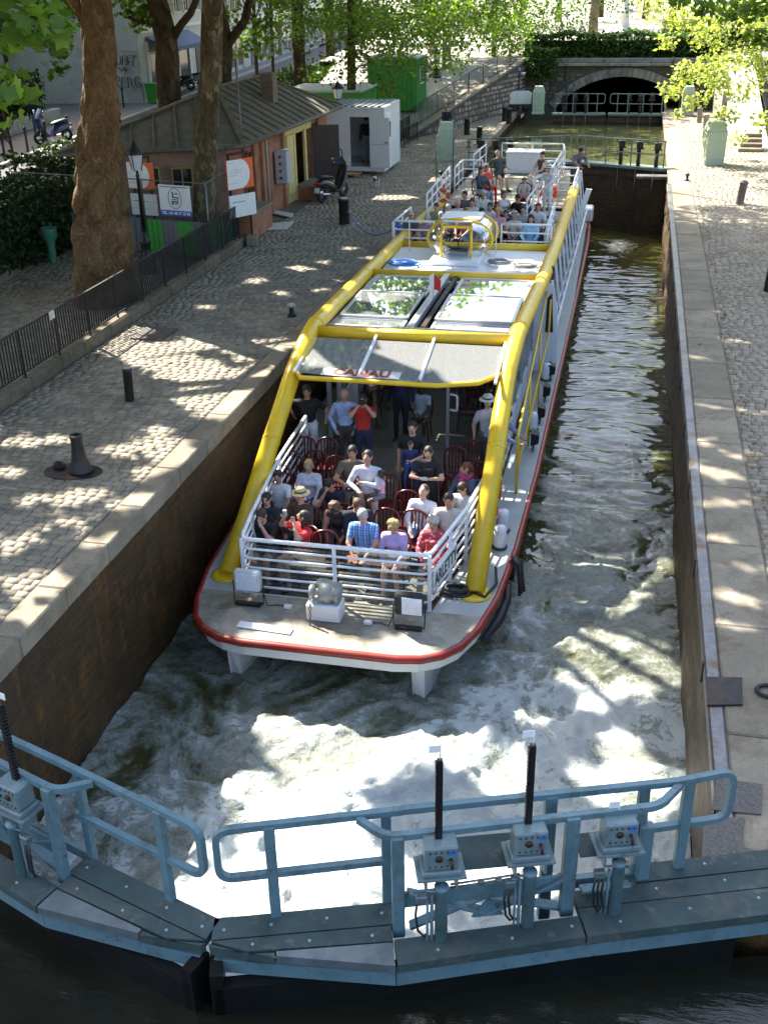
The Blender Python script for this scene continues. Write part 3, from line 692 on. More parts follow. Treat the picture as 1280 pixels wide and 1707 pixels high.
# ============================================================ tunnel portal
MAT_ASHLAR = M("portal_ashlar", (.22, .205, .17), .9, var=.25, nscale=3, col2=(.10, .095, .08), bmp=.3, rnd=.25)
MAT_RUBBLE = M("portal_rubble", (.15, .12, .08), .95, var=.35, nscale=3, col2=(.12, .11, .09), bmp=.4, rnd=.5)
MAT_RUBBLE_BED = M("rubble_mortar", (.075, .065, .05), .95, var=.3, nscale=4, bmp=.4)
MAT_MEULIERE = M("ramp_rubble", (.30, .25, .19), .95, var=.3, nscale=3, col2=(.17, .13, .09), bmp=.5, rnd=.5)
MAT_DARK = M("tunnel_lining", (.03, .03, .032), .9, var=.3)
PY = 65.5
portal = thing("tunnel_portal", "stone tunnel portal with a wide dark segmental arch over the canal", "tunnel portal", (-1.0, PY, 0))
AX, AH, ARISE = -.95, 3.72, 1.72; AZ0 = -.05      # arch: centre, half span, rise
Rr = (AH ** 2 + ARISE ** 2) / (2 * ARISE); ZC = AZ0 + ARISE - Rr; A0 = math.asin(AH / Rr)
arc = [(AX + Rr * math.sin(a), ZC + Rr * math.cos(a)) for a in np.linspace(-A0, A0, 33)]
b = MB()
xl, xr, zt = -6.4, 4.2, 2.22
for (x0, z0), (x1, z1) in zip(arc[:-1], arc[1:]):
    b.add([(x0, PY, z0), (x1, PY, z1), (x1, PY, zt), (x0, PY, zt)], [(0, 1, 2, 3)])
b.add([(xl, PY, -2), (arc[0][0], PY, -2), (arc[0][0], PY, zt), (xl, PY, zt)], [(0, 1, 2, 3)])
b.add([(arc[-1][0], PY, -2), (xr, PY, -2), (xr, PY, zt), (arc[-1][0], PY, zt)], [(0, 1, 2, 3)])
b.build("wall", MAT_RUBBLE_BED, portal)
nv = 27
for i in range(nv):                                     # voussoirs
    a0 = -A0 + 2 * A0 * i / nv + .003; a1 = -A0 + 2 * A0 * (i + 1) / nv - .003; w = .46
    P = [(AX + r * math.sin(a), ZC + r * math.cos(a)) for r, a in ((Rr, a0), (Rr, a1), (Rr + w, a1), (Rr + w, a0))]
    b = MB(); b.prism([(p[0], p[1]) for p in P], (0, -.10 - random.random() * .015, 0), 0, (0, PY + .02, 0), (1, 0, 0), (0, 0, 1)); b.build("voussoir", MAT_ASHLAR, portal)
def rubble(parent, O, X, Zv, w, h, inside, mat, s=.34, maxn=300, nm="rubble_stone", nrm=None):
    """uneven stones proud of a wall: O corner, X along, Zv up"""
    O = Vector(O); X = Vector(X).normalized(); Zv = Vector(Zv).normalized(); nn = X.cross(Zv) if nrm is None else Vector(nrm)
    y = 0; cnt = 0
    while y < h:
        hh = s * random.uniform(.6, .95); x = -random.random() * s
        while x < w:
            ww = s * random.uniform(.7, 1.5)
            cx, cy = x + ww / 2, y + hh / 2
            if inside(cx, cy, ww / 2, hh / 2) and cnt < maxn:
                k = 7; P = []
                for j in range(k):
                    a = 2 * math.pi * (j + random.uniform(-.25, .25)) / k; q = random.uniform(.8, 1.0)
                    ex = math.copysign(abs(math.cos(a)) ** .6, math.cos(a)) * ww * .46 * q; ey = math.copysign(abs(math.sin(a)) ** .6, math.sin(a)) * hh * .46 * q
                    P.append((ex, ey))
                c = O + X * cx + Zv * cy; dpt = random.uniform(.02, .05)
                vs = [c + X * p[0] + Zv * p[1] - nn * .02 for p in P] + [c + X * p[0] * .8 + Zv * p[1] * .8 + nn * dpt for p in P]
                b = MB(); b.add(vs, [(i, (i + 1) % k, k + (i + 1) % k, k + i) for i in range(k)] + [tuple(range(k, 2 * k))]); b.build(nm, mat, parent); cnt += 1
            x += ww
        y += hh
def clear_arch(cx, cy, hw, hh):
    x = xl + cx; z = cy - .1
    return math.hypot(x - AX, z - ZC) > Rr + .46 + max(hw, hh) * .9 and xl + .1 < x < xr - .1 and z + hh < 2.0
rubble(portal, (xl, PY, -.1), (1, 0, 0), (0, 0, 1), xr - xl, 2.15, clear_arch, MAT_RUBBLE, .36, 300, nrm=(0, -1, 0))
for x in (-4.05, 2.25, -5.6):
    b = MB(); b.box((x, PY - .06, 1.0), (.18, .12, 2.3), 0, .02); b.build("drain_pilaster", MAT_RUBBLE_BED, portal)
for i, x in enumerate(np.arange(xl, xr, 1.15)):
    b = MB(); b.box((x + .57, PY - .06, 2.30), (1.14, .42, .15), 0, .02); b.build("cornice_stone", MAT_ASHLAR, portal)
    b = MB(); b.box((x + .57, PY + .03, 2.50), (1.14, .30, .24), 0, .02); b.build("parapet_stone", MAT_ASHLAR, portal)
b = MB()                                                   # vault going back
for (x0, z0), (x1, z1) in zip(arc[:-1], arc[1:]): b.add([(x0, PY, z0), (x0, PY + 40, z0), (x1, PY + 40, z1), (x1, PY, z1)], [(0, 1, 2, 3)])
for x in (arc[0][0], arc[-1][0]): b.add([(x, PY, -2), (x, PY + 40, -2), (x, PY + 40, AZ0), (x, PY, AZ0)], [(0, 1, 2, 3)])
b.add([(xl, PY + 40, -2), (xr, PY + 40, -2), (xr, PY + 40, 2.2), (xl, PY + 40, 2.2)], [(0, 1, 2, 3)])
b.build("vault", MAT_DARK, portal)

# ---- retaining wall beside the rising path, with railing
RW0, RW1 = V(-10.4, 51.5, 0), V(-6.35, 65.45, 0); rwd = (RW1 - RW0); RL = rwd.length; rwd.normalize(); rwn = V(rwd.y, -rwd.x, 0)
rw = thing("retaining_wall", "sloping rubble retaining wall rising to the tunnel portal on the left", "wall", RW0)
def rtop(s): return .12 + (2.45) * s / RL
b = MB(); P = [RW0 - V(0, 0, .3), RW1 - V(0, 0, .3), RW1 + V(0, 0, rtop(RL)), RW0 + V(0, 0, rtop(0))]
b.add(P + [p - rwn * .45 for p in P], [(0, 1, 2, 3), (7, 6, 5, 4), (3, 2, 6, 7), (0, 3, 7, 4), (1, 5, 6, 2)]); b.build("wall_core", MAT_RUBBLE_BED, rw)
rubble(rw, RW0, rwd, (0, 0, 1), RL, 2.5, lambda cx, cy, hw, hh: cy + hh < rtop(cx) - .08 and cx > .2 and cx + hw < RL, MAT_MEULIERE, .34, 300, nrm=rwn)
s = 0.0
while s < RL:
    l = min(1.05, RL - s); p = RW0 + rwd * s + V(0, 0, rtop(s) + .05) - rwn * .2; q = RW0 + rwd * (s + l - .02) + V(0, 0, rtop(s + l) + .05) - rwn * .2
    b = MB(); b.bar(p, q, .58, .12, 0, .02); b.build("coping_slab", MAT_COPE, rw); s += l

def railing(name, label, A, B, h, zA=0.0, zB=0.0, step=.11, post_every=1.5, rad=.009, lower=.10, group=None, mat=None, top_r=.022):
    """iron railing from A to B: each post its own part, rails and bars parts"""
    mat = mat or MAT_IRON; A = Vector(A); B = Vector(B); A.z = zA; B.z = zB
    t = thing(name, label, "railing", A, group=group); d = B - A; Ln = d.length; n = max(1, round(Ln / post_every))
    for z, nm in ((h, "top_rail"), (lower, "bottom_rail")):
        b = MB(); b.bar(A + V(0, 0, z), B + V(0, 0, z), .05 if nm == "top_rail" else .03, .022, 0, .004); b.build(nm, mat, t)
    pm = MB(); pm.bar((0, 0, -.05), (0, 0, h), .034, .034); pme = pm.mesh("post", mat)
    for i in range(n + 1): inst("post", pme, t, d * (i / n))
    bm = MB(); bm.bar((0, 0, lower), (0, 0, h), rad * 2, rad * 2); bme = bm.mesh("bar", mat); k = int(Ln / step); num = 0; extra = MB()
    for i in range(1, k):
        f = i / k
        if abs((f * n) - round(f * n)) * post_every < step * .4: continue
        if num < 300: inst("bar", bme, t, d * f); num += 1
        else: p = A + d * f; extra.bar(p + V(0, 0, lower), p + V(0, 0, h), rad * 2, rad * 2)
    if extra.v: extra.build("bar_row", mat, t)["kind"] = "stuff"
    return t
railing("iron_railing", "iron railing along the top of the sloping retaining wall", RW0 - rwn * .25, RW1 - rwn * .25, 1.0, .2, 2.6, .14, 1.8)
railing("iron_railing", "short dark iron railing beside the white container's far side", (-10.35, 45.5, 0), (-10.30, 51.4, 0), 1.0, 0.02, .15, .14, 1.9)
railing("iron_railing", "dark iron gate panel standing at the foot of the sloping railing", (-10.1, 49.0, 0), (-9.9, 51.3, 0), .85, 0.02, .02, .14, 2.3)

# ---- right side ramp to the square, its wall and fence
MAT_RAMP = M("ramp_paving", (.36, .34, .30), .9, var=.1, nscale=2, bmp=.2)
b = MB(); P = [V(4.2, 50, .0), V(5.6, 50, .0), V(5.9, 65.5, 2.45), V(4.2, 65.5, 2.45)]
b.add(P + [V(p.x, p.y, -.3) for p in P], [(0, 1, 2, 3), (0, 3, 7, 4)]); tag(b.build("ramp_right", MAT_RAMP), kind="structure")
pw = thing("ramp_wall", "narrow stone parapet wall of the right ramp beside the portal", "wall", (4.1, 58, 0))
for i in range(7):
    y = 58.2 + i * 1.05; zt_ = (y - 50) / 15.5 * 2.45 + .35; b = MB(); b.box((4.08, y, zt_ / 2), (.26, 1.03, zt_), 0, .02); b.build("wall_stone", MAT_ASHLAR, pw)
railing("iron_railing", "dark iron railing along the outer side of the right ramp", (5.35, 43.5, 0), (5.9, 65, 0), 1.15, .0, 2.45, .14, 2.0)
stp = thing("stone_steps", "worn stone steps at the foot of the right ramp", "steps", (4.6, 50, 0))
for i in range(4):
    b = MB(); b.box((4.75 + .05 * i, 49.4 + .32 * i, .08 + .15 * i), (1.0 - .1 * i, .34, .16 + .02 * i), 0, .03); b.build("step", MAT_COPE, stp)

# ---- cabinets
MAT_CAB = M("cabinet_green", (.38, .45, .33), .55, var=.06, nscale=3, bmp=.05)
def cabinet(x, y, label, w=.62, h=1.45, rz=0.0):
    t = thing("control_cabinet", label, "cabinet", (x, y, 0), rz, group="pale green control cabinets")
    b = MB(); hw = w / 2; zt_ = h * .78
    b.box((0, 0, .05), (w + .06, w + .06, .1), 0, .01); b.build("plinth", MAT_CAB, t, False)
    b = MB(); b.add([(-hw, -hw, .1), (hw, -hw, .1), (hw, hw, .1), (-hw, hw, .1), (-hw - .02, -hw - .02, zt_), (hw + .02, -hw - .02, zt_), (hw + .02, hw + .02, zt_), (-hw - .02, hw + .02, zt_)],
                    [(0, 1, 5, 4), (1, 2, 6, 5), (2, 3, 7, 6), (3, 0, 4, 7), (4, 5, 6, 7)]); b.build("body", MAT_CAB, t, False)
    b = MB(); o = .02; q = hw * .72
    b.add([(-hw - o, -hw - o, zt_ + .01), (hw + o, -hw - o, zt_ + .01), (hw + o, hw + o, zt_ + .01), (-hw - o, hw + o, zt_ + .01), (-q, -q, h), (q, -q, h), (q, q, h), (-q, q, h)],
          [(0, 1, 5, 4), (1, 2, 6, 5), (2, 3, 7, 6), (3, 0, 4, 7), (4, 5, 6, 7), (3, 2, 1, 0)]); b.build("sloping_hood", MAT_CAB, t, False)
    b = MB(); b.box((0, -hw - .012, h * .4), (w * .8, .015, h * .5), 0, .005); b.build("door", MAT_CAB, t, False)
    return t
cabinet(3.02, 45.9, "pale green hooded cabinet on the sunlit right quay near the middle gate", .72, 1.62, .25)
cabinet(2.55, 62.4, "pale green hooded cabinet right of the tunnel arch", .62, 1.45)
cabinet(-5.35, 62.6, "pale green hooded cabinet left of the tunnel arch by the trailer", .58, 1.42)
cabinet(-7.65, 45.9, "pale green cabinet on the left quay behind the boat, person beside it", .66, 1.5, .15)

# ---- bollards
MAT_CAST = M("cast_iron_black", (.028, .027, .027), .42, .5, var=.3, nscale=10, col2=(.06, .045, .035), bmp=.15)
MAT_PALECAP = M("bollard_cap", (.42, .44, .36), .7, var=.15)
def bollard(x, y, label, h=.72, r=.12, lean=0.0, cap=None, group="cylindrical quay bollards", mat=None):
    t = thing("bollard", label, "bollard", (x, y, .01), group=group); t.rotation_euler = (0, lean, 0)
    b = MB(); b.lathe([(r * 1.02, -.02), (r, .05), (r, h - .08), (r * 1.1, h - .07), (r * 1.1, h - .02), (r * .95, h)], 18); b.build("post", mat or MAT_CAST, t, False)
    b = MB(); b.lathe([(r * .93, h + .001), (r * .6, h + .025), (0, h + .03)], 18); b.build("cap", cap or MAT_CAST, t, False)
    return t
bollard(-8.67, 17.0, "slim rusty iron bollard alone on the setts of the left quay", .62, .085, .03, M("rust_cap", (.30, .29, .26), .6))
bollard(-8.64, 32.7, "stout black bollard with a pale cap, blue rope tied to it", .78, .16, 0, MAT_PALECAP)
bollard(3.5, 37.6, "leaning bollard in full sun on the right quay", .72, .13, .10, mat=M("sunlit_bollard", (.16, .13, .12), .7, var=.3))
bollard(3.42, 26.6, "black bollard at the right edge of the photo on the shaded quay", .80, .14, .05)
bollard(3.05, 59.2, "farther of two bollards beside the tunnel on the right quay", .72, .13, 0, mat=M("weathered_bollard", (.22, .20, .17), .8, var=.3))
bollard(3.22, 56.2, "nearer of two bollards beside the tunnel on the right quay", .72, .13, 0, mat=M("weathered_bollard_b", (.22, .20, .17), .8, var=.3), cap=MAT_PALECAP)
bollard(-7.95, 53.7, "black bollard below the sloping retaining wall", .72, .14)
bollard(-6.45, 58.2, "black bollard on the left quay left of the far pool, front of a pair", .72, .14)
bollard(-6.75, 58.9, "black bollard behind its twin near the white trailer", .72, .14)
bollard(-6.9, 50.5, "bollard with a bright white domed top behind the boat", .75, .13, 0, MAT_WHITE_P)
def cleat(x, y, label, s=1.0, mat=None):
    t = thing("mooring_cleat", label, "cleat", (x, y, .02), group="small mooring posts")
    b = MB(); b.lathe([(.11 * s, 0), (.10 * s, .03), (.06 * s, .05), (.055 * s, .2 * s)], 12); b.build("stem", mat or MAT_CAST, t, False)
    b = MB(); b.lathe([(.06 * s, .2 * s), (.10 * s, .22 * s), (.10 * s, .26 * s), (.05 * s, .29 * s), (0, .295 * s)], 12); b.build("head", MAT_PALECAP if mat else MAT_CAST, t, False)
cleat(-7.3, 22.7, "small mushroom mooring post on the left quay edge beside the boat", 1.0, MAT_IRON)
cleat(-7.05, 41.2, "small black mooring post near the boat's upper deck railing", 1.0)
cleat(-7.2, 49.3, "small black mooring post behind the pale green cabinet", 1.0)
cleat(1.95, 41.8, "tiny black mooring post on the sunlit right quay edge", .9)
cleat(2.72, 13.0, "small dark mooring post with a pale top beside the right edge, near the gate", .8, MAT_IRON)
# big mooring post with its iron base
t = thing("mooring_post", "large flared cast iron mooring post on an oval base, left quay", "mooring post", (-8.05, 13.85, .01))
b = MB(); b.lathe([(.19, .02), (.185, .06), (.15, .14), (.12, .26), (.10, .42), (.092, .55), (.10, .60), (.102, .64), (.075, .645), (.07, .58), (.0, .57)], 24); b.build("post", MAT_CAST, t, False)
b = MB(); b.lathe([(.42, -.02), (.42, .012), (.40, .02), (0, .022)], 28); o = b.build("base_plate", MAT_IRON, t, False); o.location.x = -.14; o.scale = (1.15, .75, 1)
b = MB(); b.box((-.40, .05, .06), (.17, .14, .08), 0, .02); b.tube([V(-.40 + .06 * math.cos(a), .05 + .05 * math.sin(a), .11) for a in np.arange(0, 6.2, .6)], .02, 6, closed=True); b.build("ratchet", MAT_IRON, t, False)
b = MB(); b.lathe([(.34, -.02), (.34, .006), (.3, .01), (0, .012)], 24); o = b.build("stone_ring", MAT_COPE, t, False); o.location.x = .1; o.scale = (1.25, .9, 1)

# ---- white trailer (compressor) by the portal
t = thing("compressor_trailer", "small white compressor trailer parked left of the tunnel arch", "trailer", (-6.45, 63.6, 0), .12)
b = MB(); b.prism([(-.6, .42), (.58, .42), (.62, .95), (.45, 1.05), (-.5, 1.05), (-.62, .9)], (0, .7, 0), 0, (0, -.35, 0), (1, 0, 0), (0, 0, 1)); b.build("body", MAT_WHITE_P, t, False)
b = MB(); b.box((0, 0, .37), (1.25, .72, .08)); b.tube([(-.6, 0, .36), (-1.2, 0, .30)], .04, 6); b.build("chassis", MAT_IRON, t, False)
for y in (-.40, .40):
    b = MB(); b.lathe([(0, -.07), (.2, -.07), (.22, -.04), (.22, .04), (.2, .07), (0, .07)], 16, (.3, y, .22), axis=Matrix(((1, 0, 0), (0, 0, 1), (0, -1, 0)))); b.build("wheel", MAT_HOSE, t, False)
t = thing("wall_lamp", "bracket floodlight high on the retaining wall above the trailer", "lamp", (-6.6, 64.6, 0))
b = MB(); b.tube([(-6.62, 64.3, 0), (-6.62, 64.3, 1.9), (-6.45, 64.2, 2.0)], .04, 8); b.build("pole", MAT_GALV, t)
b = MB(); b.lathe([(.05, 0), (.14, .12), (.14, .16)], 12, (-6.4, 64.15, 1.83)); b.build("lamp_head", MAT_WHITE_P, t)
# ============================================================ left bank: low wall and railing
def ray_x(u, v, x):
    d = CAMR @ np.array([u - 640, -(v - 853.5), 1780.0]); return Vector(CAMC + d * ((x - CAMC[0]) / d[0]))
kw = thing("low_wall", "low mossy stone kerb wall under the left railing", "wall", (-10.86, 20, 0))
MAT_KWALL = M("mossy_kerb_wall", (.17, .13, .085), .95, var=.3, nscale=4, col2=(.10, .095, .045), bmp=.5, rnd=.25)
y = 6.0
while y < 29.4:
    l = random.uniform(.9, 1.3); b = MB(); b.box((-10.86 + random.uniform(-.008, .008), y + l / 2, .10), (.24, l - .012, .26 + random.uniform(-.01, .01)), 0, .025); b.build("wall_stone", MAT_KWALL, kw); y += l
railing("iron_railing", "long black iron railing on the low wall along the left quay", (-10.86, 6.5, 0), (-10.86, 29.3, 0), .92, .23, .23, .10, 1.32, .0115)
b = MB(); p = ray_x(87, 525, -10.80); b.box((p.x, p.y, p.z), (.012, .2, .16)); tag(b.build("small_notice", M("notice_cream", (.6, .52, .42), .6, var=.15)), "small cream notice plate fixed to the left iron railing", "notice")

# ============================================================ brick lock-keeper's hut
def brick_mat(name, c1, c2, mort, scale=14.0):
    m, nt, b = _nodes(name); t = nt.nodes.new("ShaderNodeTexCoord"); mp = nt.nodes.new("ShaderNodeMapping")
    # use x+y as the running direction so that every upright wall gets courses
    sep = nt.nodes.new("ShaderNodeSeparateXYZ"); L(nt, t.outputs["Object"], sep.inputs[0]); cmb = nt.nodes.new("ShaderNodeCombineXYZ")
    L(nt, math_(nt, 'ADD', sep.outputs[0], sep.outputs[1]), cmb.inputs[0]); L(nt, sep.outputs[2], cmb.inputs[1])
    br = N(nt, "ShaderNodeTexBrick", Color1=c4(c1), Color2=c4(c2), Mortar=c4(mort), Scale=1.0); br.inputs["Brick Width"].default_value = .22; br.inputs["Row Height"].default_value = .07
    br.inputs["Mortar Size"].default_value = .009; L(nt, cmb.outputs[0], br.inputs["Vector"])
    co = tcoord(nt); n1 = noise(nt, co, 2.0, 5, .6); c = mixc(nt, 1.0, br.outputs[0], ramp(nt, n1, [(.3, .6), (.7, 1.2)]).outputs[0], 'MULTIPLY')
    L(nt, c, b.inputs["Base Color"]); b.inputs["Roughness"].default_value = .9; bump(nt, b, br.outputs["Fac"], -.4, .01); return m
MAT_BRICK = brick_mat("hut_brick_orange", (.42, .155, .06), (.34, .12, .05), (.22, .17, .12))
MAT_BRICK_P = brick_mat("hut_brick_pink", (.36, .20, .14), (.30, .16, .11), (.28, .22, .17))
MAT_ROOF = M("weathered_zinc", (.125, .112, .080), .85, .0, var=.25, nscale=3, col2=(.11, .08, .035), bmp=.25, patchlo=.55, patchhi=.72)
MAT_BATTEN = M("mossy_batten", (.16, .125, .07), .9, var=.3, nscale=5, col2=(.15, .085, .03))
MAT_YELLOW_W = M("yellow_render", (.62, .48, .20), .85, var=.1, nscale=3, col2=(.45, .34, .15), bmp=.15, patchlo=.6, patchhi=.8)
MAT_DARKWOOD = M("dark_wood", (.045, .025, .018), .5, var=.3, nscale=8, bmp=.15)
MAT_PANE = M("dark_pane", (.02, .024, .026), .08, var=.2, spec=.6)
MAT_GREYBOX = M("grey_plastic_box", (.42, .43, .45), .5, var=.08)
MAT_RED = M("red_paint", (.5, .03, .02), .4, var=.1)
hut = thing("brick_hut", "lock-keeper's brick hut with mossy hipped metal roof and chimney", "hut", (-13, 35, 0))
HA, HB = V(-11.55, 30.6, 0), V(-11.20, 40.3, 0); hd = (HB - HA).normalized(); hn = V(hd.y, -hd.x, 0)
HW = V(-15.3, 28.9, 0); HC_, HD_ = V(-15.6, 40.3, 0), V(-15.6, 31, 0); EZ = 2.66
def hwall(name, A, B, z0, z1, mat, th=.22, n=None):
    d = (B - A).normalized(); n = V(d.y, -d.x, 0) if n is None else n
    b = MB(); b.prism([(0, z0), ((B - A).length, z0), ((B - A).length, z1), (0, z1)], -n * th, 0, A, d, (0, 0, 1)); return b.build(name, mat, hut)
hwall("wall_window_side", HW, HA, 0, EZ, MAT_BRICK_P)
hwall("wall_back", HB, HC_, 0, EZ, MAT_BRICK); hwall("wall_rear_side", HC_, HW, 0, EZ, MAT_BRICK_P)
def HL(s, o=0.0, z=0.0): return HA + hd * s + hn * o + V(0, 0, z)      # along the canal-side wall
def s_at(u): return (ray_x(u, 300, -11.38) - HA).dot(hd)
segs = [(0, 1.35, MAT_BRICK), (2.0, 4.85, MAT_BRICK), (4.85, 5.9, MAT_YELLOW_W), (7.9, 9.7, MAT_BRICK)]
for s0, s1, m in segs:
    hwall("wall_canal_side", HL(s0), HL(s1), 0, EZ, m)
hwall("wall_above_opening", HL(1.35), HL(2.0), 2.15, EZ, MAT_BRICK); hwall("wall_above_door", HL(5.9), HL(7.9), 2.15, EZ, MAT_YELLOW_W)
hwall("recess_back", HL(1.3, -.9), HL(2.05, -.9), 0, EZ, MAT_DARKWOOD); hwall("room_back", HL(5.8, -1.6), HL(8.0, -1.6), 0, EZ, M("room_wall", (.25, .23, .2), .9))
b = MB(); b.box(HL(1.68, -.5, 1.05), (.7, .65, 2.1), 0, 0, Matrix((hn, hd, V(0, 0, 1))).transposed()); b.build("recess_door", M("rust_door", (.25, .07, .03), .7, var=.2), hut)
for s0 in (1.28, 2.06, 2.75, 3.35, 4.72, 8.5):
    b = MB(); b.bar(HL(s0, .05, 0), HL(s0, .05, EZ - .02), .22, .12, 0, .01, up=hn); b.build("brick_pier", MAT_BRICK, hut)
b = MB(); b.tube([HL(3.05, .10, .1), HL(3.05, .10, 2.4), HL(3.0, .22, 2.6)], .045, 8); b.build("drainpipe", M("pale_pipe", (.5, .45, .38), .6), hut)
rm = Matrix((hd, hn, V(0, 0, 1))).transposed()
b = MB(); b.box(HL(3.95, .28, 1.40), (.36, .42, 1.0), 0, .02, rm); box = b.build("meter_box", MAT_GREYBOX, hut)
for k in range(4):
    b = MB(); b.lathe([(.045, 0), (.045, .03), (0, .032)], 10, HL(3.755, .28, 1.74 - .22 * k), axis=Matrix((hn, V(0, 0, 1), -hd)).transposed()); b.build("socket", MAT_RED if k < 3 else MAT_IRON, box)
b = MB(); b.box(HL(4.55, .10, 1.35), (.55, .12, 1.05), 0, .01, rm); b.build("white_panel_box", M("dirty_white", (.55, .54, .5), .6, var=.2), hut)
b = MB(); b.box(HL(5.35, .05, 1.25), (.62, .08, 1.9), 0, .01, rm); b.build("yellow_panel", MAT_YELLOW_W, hut)
for s0 in (5.85, 7.0):
    b = MB(); b.bar(HL(s0, .03, 0), HL(s0, .03, 2.2), .16, .1, 0, .01, up=hn); b.build("door_frame", MAT_YELLOW_W, hut)
# open dark door
dd = (hd * .35 + hn * .94).normalized(); dn = V(dd.y, -dd.x, 0); b = MB()
o_ = HL(7.9, .02, .22); b.prism([(0, 0), (.95, 0), (.95, 2.0), (0, 2.0)], dn * .05, 0, o_, dd, (0, 0, 1)); dr = b.build("door", MAT_DARKWOOD, hut)
b = MB(); b.prism([(.2, 1.2), (.75, 1.2), (.75, 1.8), (.2, 1.8)], -dn * .012, 0, o_ - dn * .004, dd, (0, 0, 1)); b.build("pane", M("paper_in_pane", (.5, .52, .5), .3, var=.3, nscale=9), dr)
b = MB(); b.ball(o_ + dd * .85 + V(0, 0, .95) - dn * .03, .03); b.build("handle", MAT_STEEL, dr)
b = MB(); b.box(HL(8.2, .02, 2.0), (.5, .1, .5), 0, .01, rm); b.build("transom_window", MAT_PANE, hut)
b = MB(); b.prism([(0, 0), (1.5, 0), (1.5, .42), (0, .42)], hn * .9, 0, HL(5.9, .06), hd, (0, 0, 1)); pl = b.build("brick_planter", MAT_BRICK, hut)
b = MB(); b.prism([(-.05, .42), (1.55, .42), (1.55, .49), (-.05, .49)], hn * 1.0, 0, HL(5.9, .03), hd, (0, 0, 1)); b.build("planter_coping", MAT_COPE, pl)
b = MB(); b.prism([(.2, .49), (1.3, .49), (1.3, .505), (.2, .505)], hn * .6, 0, HL(5.9, .2), hd, (0, 0, 1)); b.build("soil", MAT_EARTH, pl)
# low garden wall in front of the near corner
gw = thing("low_brick_wall", "low orange brick wall with stone top beside the hut corner sign", "wall", HL(.1, .6))
b = MB(); b.prism([(-.5, 0), (1.3, 0), (1.3, .72), (-.5, .72)], hn * .55, 0, HL(0, .25), hd, (0, 0, 1)); b.build("brickwork", MAT_BRICK, gw)
b = MB(); b.prism([(-.55, .72), (1.35, .72), (1.35, .80), (-.55, .80)], hn * .65, 0, HL(0, .2), hd, (0, 0, 1)); b.build("coping", MAT_COPE, gw)
# small windows on the side that faces the footbridge
wd = (HA - HW).normalized(); wn = V(wd.y, -wd.x, 0); wl = (HA - HW).length
def hwin(parent, O, X, n, w, h, mf, mp, bars=1, sill=True, proud=.03, sillm=None):
    O = Vector(O); X = Vector(X); n = Vector(n); Z = V(0, 0, 1); f = MB(); t = .05
    for a, bq, c, d in ((-w / 2, w / 2, 0, t), (-w / 2, w / 2, h - t, h), (-w / 2, -w / 2 + t, t, h - t), (w / 2 - t, w / 2, t, h - t)):
        f.prism([(a, c), (bq, c), (bq, d), (a, d)], n * (proud + .03), 0, O - n * .03, X, Z)
    for i in range(bars):
        x = -w / 2 + w * (i + 1) / (bars + 1); f.prism([(x - .02, t), (x + .02, t), (x + .02, h - t), (x - .02, h - t)], n * (proud + .02), 0, O - n * .03, X, Z)
    fr = f.build("window", mf, parent)
    g_ = MB(); g_.prism([(-w / 2 + t, t), (w / 2 - t, t), (w / 2 - t, h - t), (-w / 2 + t, h - t)], n * .012, 0, O - n * .005, X, Z); g_.build("pane", mp, fr)
    if sill:
        s_ = MB(); s_.prism([(-w / 2 - .06, -.07), (w / 2 + .06, -.07), (w / 2 + .06, 0), (-w / 2 - .06, 0)], n * (proud + .07), 0, O - n * .01, X, Z); s_.build("sill", sillm or mf, fr)
    return fr
MAT_WOODFR = M("ochre_window_frame", (.38, .26, .09), .6, var=.2)
for u in (250, 305):
    d0 = CAMR @ np.array([u - 640, -(300 - 853.5), 1780.0]); den = d0[0] * wn.x + d0[1] * wn.y; k = ((HW - Vector(CAMC)).dot(V(wn.x, wn.y, 0))) / den; P = Vector(CAMC + d0 * k)
    hwin(hut, P + wn * .0 + V(0, 0, -.22), wd, wn, .62, .58, MAT_WOODFR, MAT_PANE, 1, True, .035, MAT_BRICK_P)
# roof
EV = .42
def off(P, a, c): return P + a * EV + c * EV
eA = V(-10.98, 30.5, EZ); eB = V(-10.72, 40.75, EZ); eW = HW + V(-.3, -.55, EZ); eC = V(-16.0, 40.75, EZ); eA2 = eA + V(-.45, -.38, 0)
r0, r1 = V(-13.15, 34.4, 3.82), V(-13.05, 38.4, 3.82)
faces = [("roof_slope", [eA, eB, r1, r0]), ("roof_slope", [eW, eA2, eA, r0]), ("roof_slope", [eB, eC, r1]), ("roof_slope", [eC, eW, r0, r1])]
for nm, P in faces:
    b = MB(); P2 = [p - V(0, 0, .06) for p in P]; k = len(P); b.add(P + P2, [tuple(range(k)), tuple(range(k, 2 * k))[::-1]] + [(i, k + i, k + (i + 1) % k, (i + 1) % k) for i in range(k)])
    rf = b.build(nm, MAT_ROOF, hut)
    # standing battens from eave to ridge
    e0, e1 = P[0], P[1] if nm and len(P) == 3 else P[1]
    edge = P[1] - P[0]; Ln = edge.length; nf = (P[1] - P[0]).cross(P[-1] - P[0]).normalized(); upd = nf.cross(edge.normalized())
    m = int(Ln / .62)
    for i in range(1, m):
        s = P[0] + edge * (i / m); best = 99
        for j in range(1, k):                                    # clip against the other edges
            a, c = P[j], P[(j + 1) % k]; e = c - a; den = upd.cross(e).dot(nf)
            if abs(den) < 1e-6: continue
            tt = (a - s).cross(e).dot(nf) / den; uu = (a - s).cross(upd).dot(nf) / den
            if tt > .05 and -.001 <= uu <= 1.001: best = min(best, tt)
        if best < 20:
            b = MB(); b.bar(s + nf * .02, s + upd * (best - .03) + nf * .02, .05, .05, 0, .01, up=nf); b.build("batten", MAT_BATTEN, rf)
